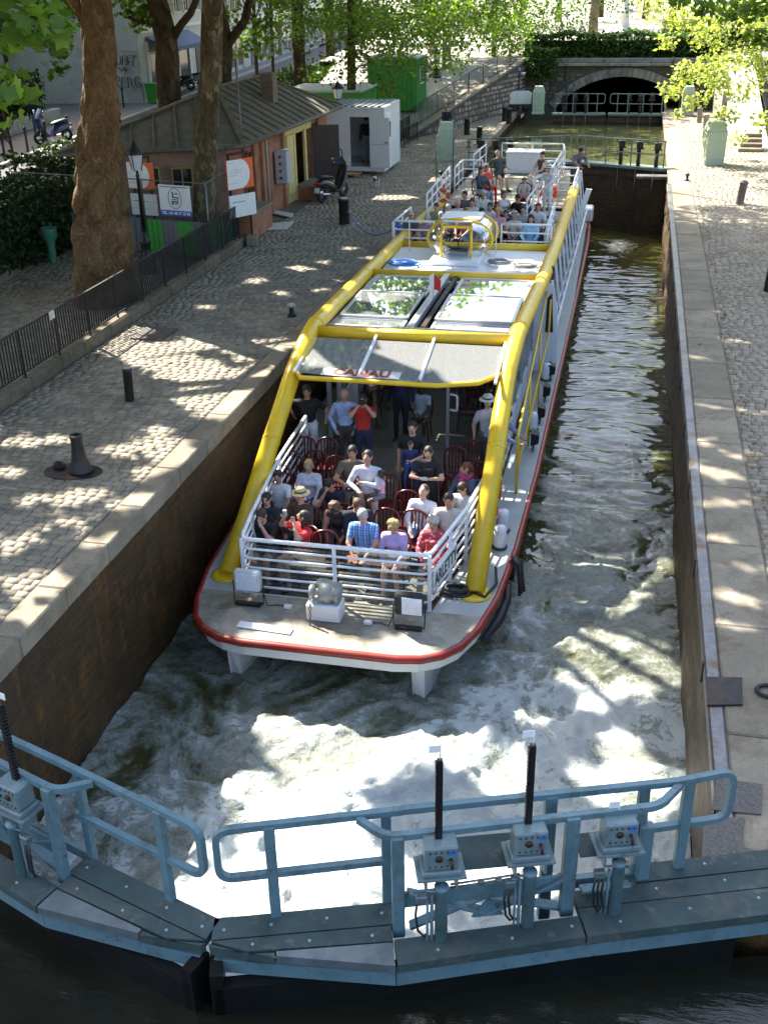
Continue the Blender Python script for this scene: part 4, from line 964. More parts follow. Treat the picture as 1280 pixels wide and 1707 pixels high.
for a, c in ((eA, r0), (eB, r1), (eW, r0), (eC, r1), (r0, r1)):
    b = MB(); b.bar(a + V(0, 0, .03), c + V(0, 0, .03), .14, .05, 0, .01); b.build("ridge_capping", MAT_BATTEN, hut)
for a, c in ((eA, eB), (eW, eA2), (eA2, eA)):
    b = MB(); b.tube([a - V(0, 0, .07), c - V(0, 0, .07)], .055, 8); b.build("gutter", M("zinc_gutter", (.14, .12, .09), .7, .3), hut)
cx, cy = -12.05, 36.4
b = MB(); b.box((cx, cy, 3.5), (.42, .5, 1.1), 0, .02); ch = b.build("chimney", brick_mat("chimney_brick", (.20, .14, .09), (.16, .11, .08), (.15, .13, .1)), hut)
b = MB(); b.box((cx, cy, 4.08), (.50, .58, .07), 0, .01); b.build("chimney_cap", MAT_KWALL, ch)
# television aerial on a pole at the corner
t = thing("aerial_mast", "thin aerial pole rising beside the hut's near corner", "aerial", (-11.05, 30.7, 0))
b = MB(); b.tube([(-11.05, 30.7, 1.6), (-11.12, 30.75, 4.9)], .022, 6); b.build("mast", MAT_STEEL, t)
b = MB(); b.tube([(-11.25, 30.7, 3.6), (-10.9, 30.8, 3.62)], .012, 5); b.tube([(-11.2, 30.6, 3.75), (-10.95, 30.85, 3.76)], .012, 5); b.build("crossarm", MAT_STEEL, t)
# boards lying in front of the hut
for pts, lb in (([(438, 353), (449, 350), (489, 357), (484, 363)], "narrow white board lying on the setts before the hut"), ([(438, 384), (447, 374), (490, 370), (478, 383)], "broad pale sheet lying on the setts before the hut")):
    pl = plate("loose_board", px_poly(pts, .03), .03, M("board_white", (.55, .55, .5), .6, var=.1), lb, "board", .03)
b = MB(); p = ray_z(421, 409, 0); b.box((p.x, p.y, .14), (.35, .55, .28), 0, .04, Matrix.Rotation(.3, 3, 'Z')); tag(b.build("stone_block", MAT_COPE), "loose pale stone block at the foot of the hut's sign", "stone")

# ============================================================ white site container
cont = thing("site_container", "white site office container with its door open, left quay", "container", (-10.4, 43, 0))
CX0, CX1, CY0, CY1, CZ0, CZ1 = -11.75, -9.33, 41.75, 44.6, .22, 2.42
MAT_CONT = M("container_white", (.66, .66, .64), .5, var=.05, nscale=2, col2=(.5, .49, .45), patchlo=.62, patchhi=.85, bmp=.05)
def cbox(n, x0, x1, y0, y1, z0, z1, m=MAT_CONT, par=cont, bev=.008):
    b = MB(); b.box(((x0 + x1) / 2, (y0 + y1) / 2, (z0 + z1) / 2), (x1 - x0, y1 - y0, z1 - z0), 0, bev); return b.build(n, m, par)
cbox("floor_frame", CX0, CX1, CY0, CY1, CZ0 - .08, CZ0 + .08); cbox("roof_frame", CX0, CX1, CY0, CY1, CZ1 - .02, CZ1 + .06)
DX0, DX1 = -10.70, -9.93
cbox("front_panel", CX0, DX0, CY0 + .02, CY0 + .08, CZ0 + .08, CZ1 - .02); cbox("front_panel", DX1, CX1 - .1, CY0 + .02, CY0 + .08, CZ0 + .08, CZ1 - .02)
cbox("door_lintel", DX0, DX1, CY0 + .022, CY0 + .078, 2.12, CZ1 - .02)
cbox("corner_post", CX1 - .1, CX1, CY0, CY0 + .1, CZ0 + .08, CZ1 - .02); cbox("corner_post", CX1 - .1, CX1, CY1 - .1, CY1, CZ0 + .08, CZ1 - .02); cbox("corner_post", CX0, CX0 + .1, CY0 - .004, CY0 + .1, CZ0 + .08, CZ1 - .02)
cbox("side_panel", CX1 - .07, CX1 - .02, CY0 + .1, CY0 + 1.48, CZ0 + .08, CZ1 - .02); cbox("side_panel", CX1 - .07, CX1 - .022, CY0 + 1.5, CY1 - .1, CZ0 + .08, CZ1 - .02)
cbox("back_panel", CX0, CX1 - .1, CY1 - .06, CY1 - .01, CZ0 + .08, CZ1 - .02); cbox("left_panel", CX0, CX0 + .05, CY0 + .1, CY1 - .06, CZ0 + .08, CZ1 - .02)
w_ = cbox("side_window", CX1 - .018, CX1 + .02, CY0 + .35, CY0 + 1.05, 1.25, 1.95); cbox("pane", CX1 + .018, CX1 + .024, CY0 + .42, CY0 + .98, 1.32, 1.88, MAT_PANE, w_, 0); cbox("notice", CX1 - .018, CX1 + .004, CY0 + .3, CY0 + 1.1, 2.0, 2.22, M("notice_white", (.8, .8, .8), .5))
dl = cbox("door", DX1 + .02, DX1 + .80, CY0 - .07, CY0 - .02, CZ0 + .06, 2.12); cbox("door_moulding", DX1 + .05, DX1 + .77, CY0 - .085, CY0 - .068, 1.14, 1.17, MAT_GREYBOX, dl, 0); cbox("handle", DX1 + .6, DX1 + .74, CY0 - .11, CY0 - .068, 1.2, 1.235, MAT_IRON, dl, .005)
for i in range(9):
    x = CX0 + .06 + i * (CX1 - CX0 - .1) / 9; cbox("roof_rib", x, x + .12, CY0 + .05, CY1 - .05, CZ1 + .055, CZ1 + .10, MAT_GALV)
for x in (CX0 + .3, CX1 - .25):
    for y in (CY0 + .2, CY1 - .3): cbox("timber_foot", x - .12, x + .12, y - .12, y + .12, .02, CZ0 - .08, M("timber_foot", (.3, .18, .09), .9) if x < -10.5 and y < 42.5 else bpy.data.materials["timber_foot"])
t = thing("pallet_stack", "low wooden pallet and plank under the container door", "pallet", (-10.4, 41.2, 0))
MAT_TIMBER = M("raw_timber", (.36, .22, .10), .85, var=.25, nscale=6, stretch=(1, 6, 6), bmp=.2)
for i in range(4):
    b = MB(); b.box((-10.9 + i * .02, 41.05 + i * .13, .13), (1.3, .11, .03), 0, .005); b.build("slat", MAT_TIMBER, t)
for x in (-11.4, -10.9, -10.35):
    b = MB(); b.box((x, 41.25, .07), (.1, .5, .09), 0, .005); b.build("bearer", MAT_TIMBER, t)
# dark barrier and plywood by the hut door
t = thing("crowd_barrier", "dark metal barrier with plywood sheet between the hut and the container", "barrier", (-11.1, 40.6, 0))
b = MB(); b.tube(arc_path([V(-11.6, 41.0, .02), V(-11.6, 41.0, 1.1), V(-10.75, 40.7, 1.1), V(-10.75, 40.7, .02)], .1), .022, 6); b.build("frame", MAT_IRON, t)
for i in range(7):
    q = V(-11.6, 41.0, 0).lerp(V(-10.75, 40.7, 0), (i + 1) / 8); b = MB(); b.tube([q + V(0, 0, .15), q + V(0, 0, 1.09)], .009, 5); b.build("bar", MAT_IRON, t)
b = MB(); b.box((-11.1, 40.35, .45), (.75, .04, .8), 0, 0, Matrix.Rotation(-.2, 3, 'X')); b.build("plywood_sheet", MAT_TIMBER, t)

# ============================================================ green site cabins
MAT_GREENW = M("green_cabin", (.05, .26, .045), .5, var=.15, nscale=3)
MAT_GREENR = M("cabin_roof_grey", (.42, .44, .42), .6, var=.1)
def cabin(x0, x1, y0, y1, z0, z1, label, rib=.22):
    t = thing("site_cabin", label, "cabin", (x0, y0, z0), group="green site cabins"); b = MB()
    b.box(((x0 + x1) / 2, (y0 + y1) / 2, (z0 + z1) / 2), (x1 - x0, y1 - y0, z1 - z0)); b.build("body", MAT_GREENW, t)
    b = MB(); b.box(((x0 + x1) / 2, (y0 + y1) / 2, z1 + .05), (x1 - x0 + .12, y1 - y0 + .12, .1), 0, .02); b.build("roof", MAT_GREENR, t)
    x = x0 + .1
    while x < x1 - .1:
        b = MB(); b.box((x, y0 - .015, (z0 + z1) / 2), (rib * .45, .03, z1 - z0 - .1), 0, .008); b.build("wall_rib", MAT_GREENW, t); x += rib
    y = y0 + .1
    while y < y1 - .1:
        b = MB(); b.box((x1 + .015, y, (z0 + z1) / 2), (.03, rib * .45, z1 - z0 - .1), 0, .008); b.build("wall_rib", MAT_GREENW, t); y += rib
    return t
c1 = cabin(-13.2, -10.75, 55.4, 58.2, .9, 3.25, "green ribbed site cabin with a small window behind the railing")
b = MB(); b.box((-10.70, 56.6, 2.45), (.06, .9, .8), 0, .01); wv = b.build("window", M("cabin_frame", (.7, .7, .68), .5), c1)
b = MB(); b.box((-10.665, 56.6, 2.45), (.02, .76, .66)); b.build("pane", MAT_PANE, wv)
c2 = cabin(-15.6, -12.1, 49.2, 52.4, .0, 2.3, "long low green site cabin with a grey roof behind the container")

# ============================================================ hoarding: solid panels below, wire mesh above
MAT_HGREEN = M("hoarding_green", (.045, .30, .035), .55, var=.12, nscale=4, bmp=.05)
MAT_HGREY = M("hoarding_grey", (.14, .14, .15), .6, var=.12, nscale=4)
def fence_panel(x0, x1, y0, y1, label, solid=True, zt=2.02):
    A, B = V(x0, y0, .04), V(x1, y1, .04); d = (B - A).normalized(); n = V(d.y, -d.x, 0); Ln = (B - A).length
    t = thing("site_fence_panel", label, "fence", A, group="mobile site fence panels")
    b = MB(); b.tube([A, A + V(0, 0, zt), B + V(0, 0, zt), B], .021, 6); b.build("frame", MAT_GALV, t)
    if solid:
        k = max(1, round(Ln / .5))
        for i in range(k):
            b = MB(); P = []
            m = 6
            for j in range(m + 1): P.append((Ln * (i + j / m) / k, .012 if j % 2 else -.012))
            vs = [A + d * p[0] + n * p[1] + V(0, 0, .06) for p in P] + [A + d * p[0] + n * p[1] + V(0, 0, .96) for p in P]
            b.add(vs, [(j, j + 1, m + 2 + j, m + 1 + j) for j in range(m)]); b.build("sheet", (MAT_HGREEN, MAT_HGREY)[i % 2], t)
        b = MB(); b.tube([A + V(0, 0, .97), B + V(0, 0, .97)], .018, 6); b.build("mid_rail", MAT_GALV, t)
    b = MB(); z = 1.05 if solid else .1
    for i in range(int(Ln / .09)):
        p = A + d * (.05 + i * .09); b.tube([p + V(0, 0, z), p + V(0, 0, zt)], .0022, 3, cap=False)
    while z < zt: b.tube([A + V(0, 0, z), B + V(0, 0, z)], .0022, 3, cap=False); z += .19
    b.build("wire_mesh", MAT_GALV, t)["kind"] = "stuff"
    return t
fence_panel(-13.05, -11.05, 27.9, 27.5, "green and grey site fence panel carrying the white company banner")
fence_panel(-15.2, -13.1, 28.3, 27.92, "green and grey site fence panel half hidden by the big plane trunk")
fence_panel(-17.4, -15.25, 28.7, 28.32, "site fence panel among the dark shrubs left of the big trunk")
fence_panel(-11.05, -11.25, 27.55, 29.9, "short site fence panel turned towards the hut corner")
def text_part(s, size, loc, X, Zv, mat, parent, name="lettering", align='CENTER', bold=.0, ext=.003, shear=0.0):
    cu = bpy.data.curves.new(name, 'FONT'); cu.body = s; cu.size = size; cu.align_x = align; cu.align_y = 'CENTER'; cu.extrude = ext; cu.offset = bold; cu.shear = shear
    cu.resolution_u = 3; tmp = bpy.data.objects.new("lettering_curve", cu); COL.objects.link(tmp)
    me = bpy.data.meshes.new_from_object(tmp.evaluated_get(bpy.context.evaluated_depsgraph_get())); bpy.data.objects.remove(tmp); bpy.data.curves.remove(cu)
    me.materials.clear(); me.materials.append(mat); o = bpy.data.objects.new(name, me); COL.objects.link(o)
    X = Vector(X).normalized(); Zv = Vector(Zv).normalized(); nn = X.cross(Zv); Zv = nn.cross(X)
    mtx = Matrix((X, Zv, nn)).transposed().to_4x4(); off_ = parent_loc(parent) if parent is not None else V(0, 0, 0)
    mtx.translation = Vector(loc) - off_
    if parent is not None: o.parent = parent
    o.matrix_local = mtx; return o
MAT_BLACKP = M("black_print", (.02, .02, .025), .5, var=.1)
MAT_BLUEP = M("blue_print", (.02, .10, .42), .45, var=.08)
bA, bB = V(-12.50, 27.76, 0), V(-11.50, 27.56, 0); bd = (bB - bA).normalized(); bn = V(bd.y, -bd.x, 0)
ban = thing("company_banner", "white banner with black BTP roundel and blue telephone strip on the site fence", "banner", bA + V(0, 0, 1.15))
b = MB(); b.prism([(0, 1.15), (1.0, 1.15), (1.0, 1.97), (0, 1.97)], bn * .008, 0, bA, bd, (0, 0, 1)); b.build("sheet", MAT_WHITE_P, ban)
b = MB(); b.prism([(0, 1.15), (1.0, 1.15), (1.0, 1.30), (0, 1.30)], bn * .012, 0, bA, bd, (0, 0, 1)); b.build("blue_strip", MAT_BLUEP, ban)
text_part("TEL : 01 48 77 15 95", .108, bA + bd * .5 + bn * .014 + V(0, 0, 1.225), bd, (0, 0, 1), MAT_WHITE_P, ban, bold=.004)
text_part("BTP", .13, bA + bd * .5 + bn * .010 + V(0, 0, 1.50), bd, (0, 0, 1), MAT_BLACKP, ban, bold=.006)
b = MB(); b.tube([bA + bd * (.5 + .21 * math.cos(a)) + bn * .011 + V(0, 0, 1.62 + .27 * math.sin(a)) for a in np.arange(0, 6.28, .26)], .008, 5, closed=True)
for q in ([(.42, 1.80), (.46, 1.80), (.46, 1.66), (.64, 1.66), (.64, 1.63), (.42, 1.63)], [(.50, 1.76), (.60, 1.76), (.60, 1.73), (.50, 1.73)], [(.40, 1.60), (.62, 1.60), (.62, 1.58), (.40, 1.58)]):
    b.prism(q, bn * .012, 0, bA, bd, (0, 0, 1))
b.build("roundel", MAT_BLACKP, ban)
b = MB()
for i in range(22): b.prism([(.05 + i * .041, 1.905), (.05 + i * .041 + .03, 1.905), (.05 + i * .041 + .03, 1.93), (.05 + i * .041, 1.93)], bn * .011, 0, bA, bd, (0, 0, 1))
b.build("small_print", MAT_BLACKP, ban)["kind"] = "stuff"

# ---- information signs (white disc on orange)
MAT_ORANGE = M("sign_orange", (.72, .13, .03), .5, var=.06)
MAT_SIGNW = M("sign_white", (.74, .74, .72), .5, var=.05)
def info_sign(A, B, zb, zt, label, lower=None):
    A = Vector(A); B = Vector(B); d = (B - A).normalized(); n = V(d.y, -d.x, 0); w = (B - A).length; h = zt - zb
    t = thing("information_sign", label, "sign", (A.x, A.y, 0), group="orange and white information signs")
    for s in (.14, w - .14):
        b = MB(); b.bar(A + d * s - n * .07, A + d * s - n * .07 + V(0, 0, zt + .14), .06, .06, 0, .01); b.build("post", MAT_IRON, t)
    b = MB(); b.bar(A + d * .1 - n * .07 + V(0, 0, zt + .14), A + d * (w - .1) - n * .07 + V(0, 0, zt + .14), .07, .06, 0, .01); b.build("cross_bar", MAT_IRON, t)
    b = MB(); b.prism([(0, zb), (w, zb), (w, zt), (0, zt)], -n * .06, 0, A, d, (0, 0, 1)); bd_ = b.build("board", MAT_ORANGE, t)
    P = [(0.01, zb + .01)] + [(w * (.48 + .38 * math.sqrt(max(0, 1 - ((q - .5) * 1.95) ** 2))), zb + .01 + (h - .02) * q) for q in np.linspace(0, 1, 15)] + [(0.01, zt - .01)]
    b = MB(); b.prism(P, n * .004, 0, A + n * .001, d, (0, 0, 1)); b.build("white_field", MAT_SIGNW, bd_)
    b = MB()
    for i, (y, l) in enumerate(((.88, .2), (.62, .5), (.54, .52), (.46, .3), (.2, .3))):
        k = 0.0
        while k < l: b.prism([(.06 + k * w, zb + h * y), (.06 + k * w + .035, zb + h * y), (.06 + k * w + .035, zb + h * y + .016), (.06 + k * w, zb + h * y + .016)], n * .006, 0, A, d, (0, 0, 1)); k += .09
    b.build("small_print", MAT_BLUEP, bd_)["kind"] = "stuff"
    if lower:
        b = MB(); b.prism([(.0, lower[0]), (w, lower[0]), (w, lower[1]), (0, lower[1])], -n * .05, 0, A + d * .02, d, (0, 0, 1)); b.build("lower_board", MAT_SIGNW, t)
        b = MB(); b.prism([(.1, lower[1] - .2), (w * .6, lower[1] - .2), (w * .6, lower[1] - .185), (.1, lower[1] - .185)], n * .004, 0, A + d * .02, d, (0, 0, 1)); b.build("small_print", MAT_BLACKP, t)
info_sign((-10.96, 28.95, 0), (-10.47, 29.75, 0), 1.62, 2.42, "orange and white information sign on two black posts at the hut corner", (.85, 1.46))
info_sign((-13.6, 28.25, 0), (-12.78, 28.1, 0), 1.76, 2.46, "orange and white information sign partly hidden behind the big trunk", (1.05, 1.62))

# ---- lamp posts
MAT_LAMPGL = M("lantern_glass", (.55, .58, .6), .15, var=.1)
def lantern(x, y, z0, h, label, r=.17):
    t = thing("lamp_post", label, "lamp post", (x, y, z0), group="old style street lanterns")
    b = MB(); b.lathe([(.24, 0), (.24, .06), (.19, .12), (.17, .45), (.13, .55), (.12, .75), (.15, .8), (.12, .86), (.07, .95), (.06, 1.1)], 16); b.build("base", MAT_CAST, t, False)
    b = MB(); b.lathe([(.055, 1.1), (.04, h - .75), (.06, h - .72), (.035, h - .68), (.035, h - .6)], 12); b.build("shaft", MAT_CAST, t, False)
    b = MB(); b.lathe([(r * .62, h - .58), (r, h - .2)], 4, m=0, sm=False); b.build("glass", MAT_LAMPGL, t, False)
    b = MB()
    for k in range(4):
        a = math.pi / 2 * k; b.tube([(r * .64 * math.cos(a), r * .64 * math.sin(a), h - .6), (r * 1.02 * math.cos(a), r * 1.02 * math.sin(a), h - .19)], .012, 5)
    b.build("lantern_frame", MAT_CAST, t, False)
    b = MB(); b.lathe([(r * 1.15, h - .2), (r * 1.1, h - .15), (r * .5, h - .03), (r * .45, h + .02), (r * .2, h + .06), (.02, h + .14), (0, h + .15)], 12); b.build("lantern_cap", MAT_CAST, t, False)
    return t
lantern(-12.24, 26.0, 0, 3.2, "old black street lantern beside the big plane trunk", .20)
p = ray_y(563, 150, 47.0); lantern(p.x, 47.0, 0, p.z + .25, "old black street lantern showing above the white container", .24)
p = ray_y(728, 88, 62.0); lantern(p.x, 62.0, 1.9, p.z - 1.9 + .15, "slender street lantern on the sunlit rising path", .2)

# ---- green park bin
t = thing("park_bin", "slim green cast park bin beside the dark shrubs", "bin", (-15.3, 26.6, 0))
MAT_BIN = M("bin_green", (.05, .18, .11), .5, var=.2, nscale=8)
b = MB(); b.lathe([(.10, 0), (.095, .06), (.11, .5), (.13, .62), (.20, .72), (.21, .9), (.22, .95), (.19, .955), (.17, .75), (.0, .72)], 16); b.build("body", MAT_BIN, t, False)
b = MB(); b.tube([V(.21 * math.cos(a), .21 * math.sin(a), .95) for a in np.arange(0, 6.28, .4)], .018, 6, closed=True); b.build("rim", MAT_BIN, t, False)
# ============================================================ buildings along the street
MAT_FAC_W = M("pale_stucco", (.56, .55, .53), .85, var=.06, nscale=1.2, col2=(.45, .44, .42), bmp=.08)
MAT_FAC_G = M("grey_render", (.46, .45, .43), .9, var=.08, nscale=1.2, col2=(.32, .31, .29), bmp=.1)
MAT_FAC_B = M("cream_render", (.52, .47, .40), .9, var=.08, nscale=1.2, bmp=.1)
MAT_FRAMEW = M("white_window_frame", (.62, .62, .60), .5, var=.05)
MAT_SHOPD = M("dark_shopfront", (.03, .03, .04), .35, var=.3)
MAT_AWN = M("blue_awning", (.10, .14, .26), .8, var=.1, nscale=4)
MAT_SLATE = M("slate_roof", (.10, .10, .11), .7, var=.2, nscale=4)
sd = V(-.113, 1, 0).normalized(); sn = V(sd.y, -sd.x, 0)          # along the street; towards the canal
PZ = .93
class Facade:
    def __init__(s, t, O, X, n, w, h, mat, depth=9.0):
        s.t, s.O, s.X, s.n = t, Vector(O), Vector(X), Vector(n); b = MB()
        b.prism([(0, -.2), (w, -.2), (w, h), (0, h)], -s.n * depth, 0, s.O, s.X, (0, 0, 1)); b.build("wall", mat, t)
    def rect(s, nm, x0, x1, z0, z1, mat, out=.05, par=None, back=.0):
        b = MB(); b.prism([(x0, z0), (x1, z0), (x1, z1), (x0, z1)], s.n * (out + back), 0, s.O - s.n * back, s.X, (0, 0, 1)); return b.build(nm, mat, par or s.t)
    def window(s, x, z, w=1.0, h=1.7, bars=1, balcony=False, mf=None):
        f = hwin(s.t, s.O + s.X * x + V(0, 0, z), s.X, s.n, w, h, mf or MAT_FRAMEW, MAT_PANE, bars, True, .05)
        if balcony:
            b = MB(); p0 = s.O + s.X * (x - w / 2 - .08) + s.n * .22 + V(0, 0, z); p1 = s.O + s.X * (x + w / 2 + .08) + s.n * .22 + V(0, 0, z)
            for q in (.05, .42, .8): b.bar(p0 + V(0, 0, q), p1 + V(0, 0, q), .025, .03)
            k = int(w / .11)
            for i in range(k + 1): pp = p0.lerp(p1, i / k); b.bar(pp + V(0, 0, .05), pp + V(0, 0, .8), .014, .014)
            b.build("balcony_rail", MAT_IRON, f)
        return f
# shop building: its blank side wall (with the painted tag) faces the footbridge
SO = V(-26.25, 57.7, PZ)
shop = thing("shop_building", "white building with a blue awning shopfront and a tagged grey side wall", "building", SO)
f1 = Facade(shop, SO, sd, sn, 17.5, 13.0, MAT_FAC_W, 9.0)
b = MB(); b.prism([(0, -.2), (8.8, -.2), (8.8, 12.5), (0, 12.5)], V(0, -.10, 0), 0, SO + V(-.02, -.005, 0), (-1, 0, 0), (0, 0, 1)); b.build("side_wall", MAT_FAC_G, shop)
b = MB(); b.prism([(0, 2.62), (8.8, 2.62), (8.8, 12.5), (0, 12.5)], V(0, -.04, 0), 0, SO + V(-.02, -.108, 0), (-1, 0, 0), (0, 0, 1)); b.build("upper_side_wall", M("side_render_light", (.46, .46, .46), .9, var=.06), shop)
def graffiti(parent, strokes, O, X, n, s, mat, w=.035):
    O = Vector(O); X = Vector(X); b = MB()
    for k, st_ in enumerate(strokes): b.tube([O + X * p[0] * s + V(0, 0, p[1] * s) + Vector(n) * (.012 + .0009 * k) for p in arcish(st_)], w, 4, flat=.15)
    b.build("painted_tag", mat, parent)
def arcish(p):
    p = [V(a, c, 0) for a, c in p]; out = []
    for i in range(len(p) - 1):
        p0 = p[max(i - 1, 0)]; p1 = p[i]; p2 = p[i + 1]; p3 = p[min(i + 2, len(p) - 1)]
        for k in range(4):
            t = k / 4; out.append(.5 * ((2 * p1) + (p2 - p0) * t + (2 * p0 - 5 * p1 + 4 * p2 - p3) * t * t + (3 * p1 - p0 - 3 * p2 + p3) * t ** 3))
    out.append(p[-1]); return out
# two rows of looping letters (as the photo: upper word with loops, lower word R-shaped start)
row1 = [[(.1, .6), (0, .9), (.25, 1.05), (.4, .75), (.2, .55), (.1, .62)], [(.3, .7), (.5, .45)], [(.5, 1.1), (.55, .7), (.75, .65), (.8, 1.1)], [(.9, .6), (.95, 1.15)], [(1.05, 1.15), (1.35, 1.05), (1.1, .85), (1.4, .8), (1.15, .6)], [(1.45, 1.2), (1.95, 1.15)], [(1.75, 1.15), (1.62, .55), (1.75, .5)], [(.6, .45), (.75, .25), (.95, .45), (1.1, .2), (1.2, .4)]]
row2 = [[(.15, -.9), (.25, -.1), (.55, -.15), (.5, -.4), (.3, -.45), (.65, -.9)], [(.95, -.15), (.75, -.2), (.7, -.8), (1.0, -.75)], [(.72, -.48), (.95, -.42)], [(1.0, -.2), (1.35, -.15)], [(1.18, -.15), (1.15, -.8)], [(1.4, -.2), (1.42, -.7), (1.6, -.72)], [(2.0, -.25), (1.75, -.1), (1.65, -.5), (1.85, -.8), (2.05, -.6), (1.88, -.45)]]
MAT_TAG = M("spray_paint_black", (.03, .03, .05), .6, var=.2)
gx = V(-27.95, 57.55, PZ + 1.45)
graffiti(shop, row1 + row2, gx, (1, 0, 0), (0, -1, 0), .82, MAT_TAG, .055)
for i, x in enumerate((1.2, 3.9, 7.0, 9.6)): f1.rect("pilaster", x - .2, x + .2, 0, 3.0, MAT_FRAMEW, .12)
for x0, x1 in ((1.4, 3.7), (4.1, 6.8), (7.2, 9.4)):
    w_ = f1.rect("shop_window", x0, x1, .15, 2.5, MAT_SHOPD, .03); f1.rect("pane", x0 + .15, x1 - .15, .6, 2.3, MAT_PANE, .045, w_)
for x0, x1 in ((1.2, 3.9), (4.0, 7.0), (7.05, 9.6)):                           # awnings
    b = MB(); o = SO + V(0, 0, 0); A = o + sd * x0; Bq = o + sd * x1
    P = [A + V(0, 0, 3.25) + sn * .1, Bq + V(0, 0, 3.25) + sn * .1, Bq + V(0, 0, 2.62) + sn * 1.25, A + V(0, 0, 2.62) + sn * 1.25]
    b.add(P + [P[3] - V(0, 0, .22), P[2] - V(0, 0, .22)], [(0, 1, 2, 3), (3, 2, 5, 4)]); b.build("awning", MAT_AWN, shop)
    for x in (x0 + .02, x1 - .02): b = MB(); b.bar(o + sd * x + sn * .1 + V(0, 0, 2.5), o + sd * x + sn * 1.25 + V(0, 0, 2.60), .03, .03); b.build("awning_arm", MAT_IRON, shop)
f1.rect("string_course", 0, 17.5, 3.45, 3.62, MAT_FRAMEW, .14)
for k in range(8): f1.window(1.3 + k * 2.1, 4.3, 1.05, 2.0, 1, True)
for k in range(8): f1.window(1.3 + k * 2.1, 7.6, 1.05, 1.9, 1, True)
f1.rect("wall_cornice", -.1, 17.6, 12.8, 13.1, MAT_FRAMEW, .4)
f1.rect("house_door", 11.2, 12.5, 0, 2.6, MAT_DARKWOOD, .05)
for x in (13.6, 15.6): f1.window(x, .9, 1.2, 1.8, 2)
# set-back building on the far left with a tall dark gateway
BO = V(-30.6, 30.0, PZ)
gar = thing("gateway_building", "pale building with a tall dark gateway behind the shrubs at far left", "building", BO)
f2 = Facade(gar, BO, sd, sn, 27.3, 12.0, MAT_FAC_W, 6.0)
def s2(u, v=150):
    d0 = Vector(CAMR @ np.array([u - 640, -(v - 853.5), 1780.0])); k = (BO - Vector(CAMC)).dot(sn) / d0.dot(sn); return (Vector(CAMC) + d0 * k - BO).dot(sd)
g0, g1 = s2(12), s2(68)
f2.rect("gateway_recess", g0, g1, 0, 5.6, MAT_SHOPD, .04)
for i in range(8): x = g0 + (g1 - g0) * (i + .5) / 8; f2.rect("gate_plank", x - (g1 - g0) / 17, x + (g1 - g0) / 17, .05, 5.2, MAT_DARKWOOD, .09)
f2.rect("pilaster", g1 + .1, g1 + .6, 0, 6.0, MAT_FAC_G, .15); f2.rect("pilaster", g0 - .6, g0 - .1, 0, 6.0, MAT_FAC_G, .15)
d0_, d1_ = s2(78), s2(118)
gd = f2.rect("garage_door", d0_, d1_, 0, 2.9, MAT_FRAMEW, .05)
for z in (.6, 1.3, 2.0): f2.rect("door_panel", d0_ + .12, d1_ - .12, z + .05, z + .6, MAT_FAC_W, .07, gd)
f2.rect("string_course", 0, 27.3, 3.2, 3.4, MAT_FRAMEW, .12)
for u in (98, 140): f2.window(s2(u), 3.9, 1.3, 2.0, 2)
f2.rect("pilaster", s2(125), s2(135), 0, 11, MAT_FAC_G, .2)
MAT_SIGNRED = M("sign_red", (.5, .03, .03), .4)
for u, v in ((19, 133), (54, 128), (79, 129)):
    d0 = Vector(CAMR @ np.array([u - 640, -(v - 853.5), 1780.0])); k = (BO + sn * .2 - Vector(CAMC)).dot(sn) / d0.dot(sn); c = Vector(CAMC) + d0 * k
    t = thing("no_parking_sign", "round no parking sign on the gateway building, %s of three" % {19: "leftmost", 54: "middle", 79: "rightmost"}[u], "sign", c, group="no parking signs")
    ax = Matrix((sd, V(0, 0, 1), sn)).transposed()
    b = MB(); b.lathe([(.22, -.02), (.22, .0), (0, .001)], 18, c, axis=ax); b.build("red_ring", MAT_SIGNRED, t)
    b = MB(); b.lathe([(.15, 0), (.15, .008), (0, .009)], 18, c, axis=ax); b.build("blue_field", MAT_BLUEP, t)
    b = MB(); b.bar(c - sd * .11 + V(0, 0, .11) + sn * .012, c + sd * .11 - V(0, 0, .11) + sn * .012, .05, .01, up=sn); b.build("slash", MAT_SIGNRED, t)
# further buildings down the street
yy = 17.7; mats = [MAT_FAC_B, MAT_FAC_W, MAT_FAC_G, MAT_FAC_W, MAT_FAC_B]
lb = ["narrow cream building with tall doors beyond the white shop", "white building with a row of pale shopfronts down the street", "grey building with dark ground floor far down the street", "pale building near the bright end of the street", "last cream building at the far end of the street"]
for i, w in enumerate((8.5, 11, 12, 14, 18)):
    O = SO + sd * yy + sn * (.0); t = thing("town_house", lb[i], "building", O, group="houses along the street")
    f = Facade(t, O, sd, sn, w - .05, 11 + i % 2 * 2, mats[i], 8)
    x = 1.3; k = 0
    while x < w - 1:
        if k % 3 == 0: f.rect("door", x - .6, x + .6, 0, 2.6, MAT_DARKWOOD if i % 2 == 0 else MAT_AWN, .05)
        else: q = f.rect("shop_window", x - .9, x + .9, .3, 2.5, MAT_SHOPD, .03); f.rect("pane", x - .75, x + .75, .7, 2.3, MAT_PANE, .045, q)
        f.window(x, 3.9, 1.0, 1.9, 1, i % 2 == 0); f.rect("pilaster", x + 1.0, x + 1.16, 0, 3.0, MAT_FRAMEW, .1); x += 2.1; k += 1
    f.rect("string_course", 0, w - .05, 3.2, 3.36, MAT_FRAMEW, .12); yy += w
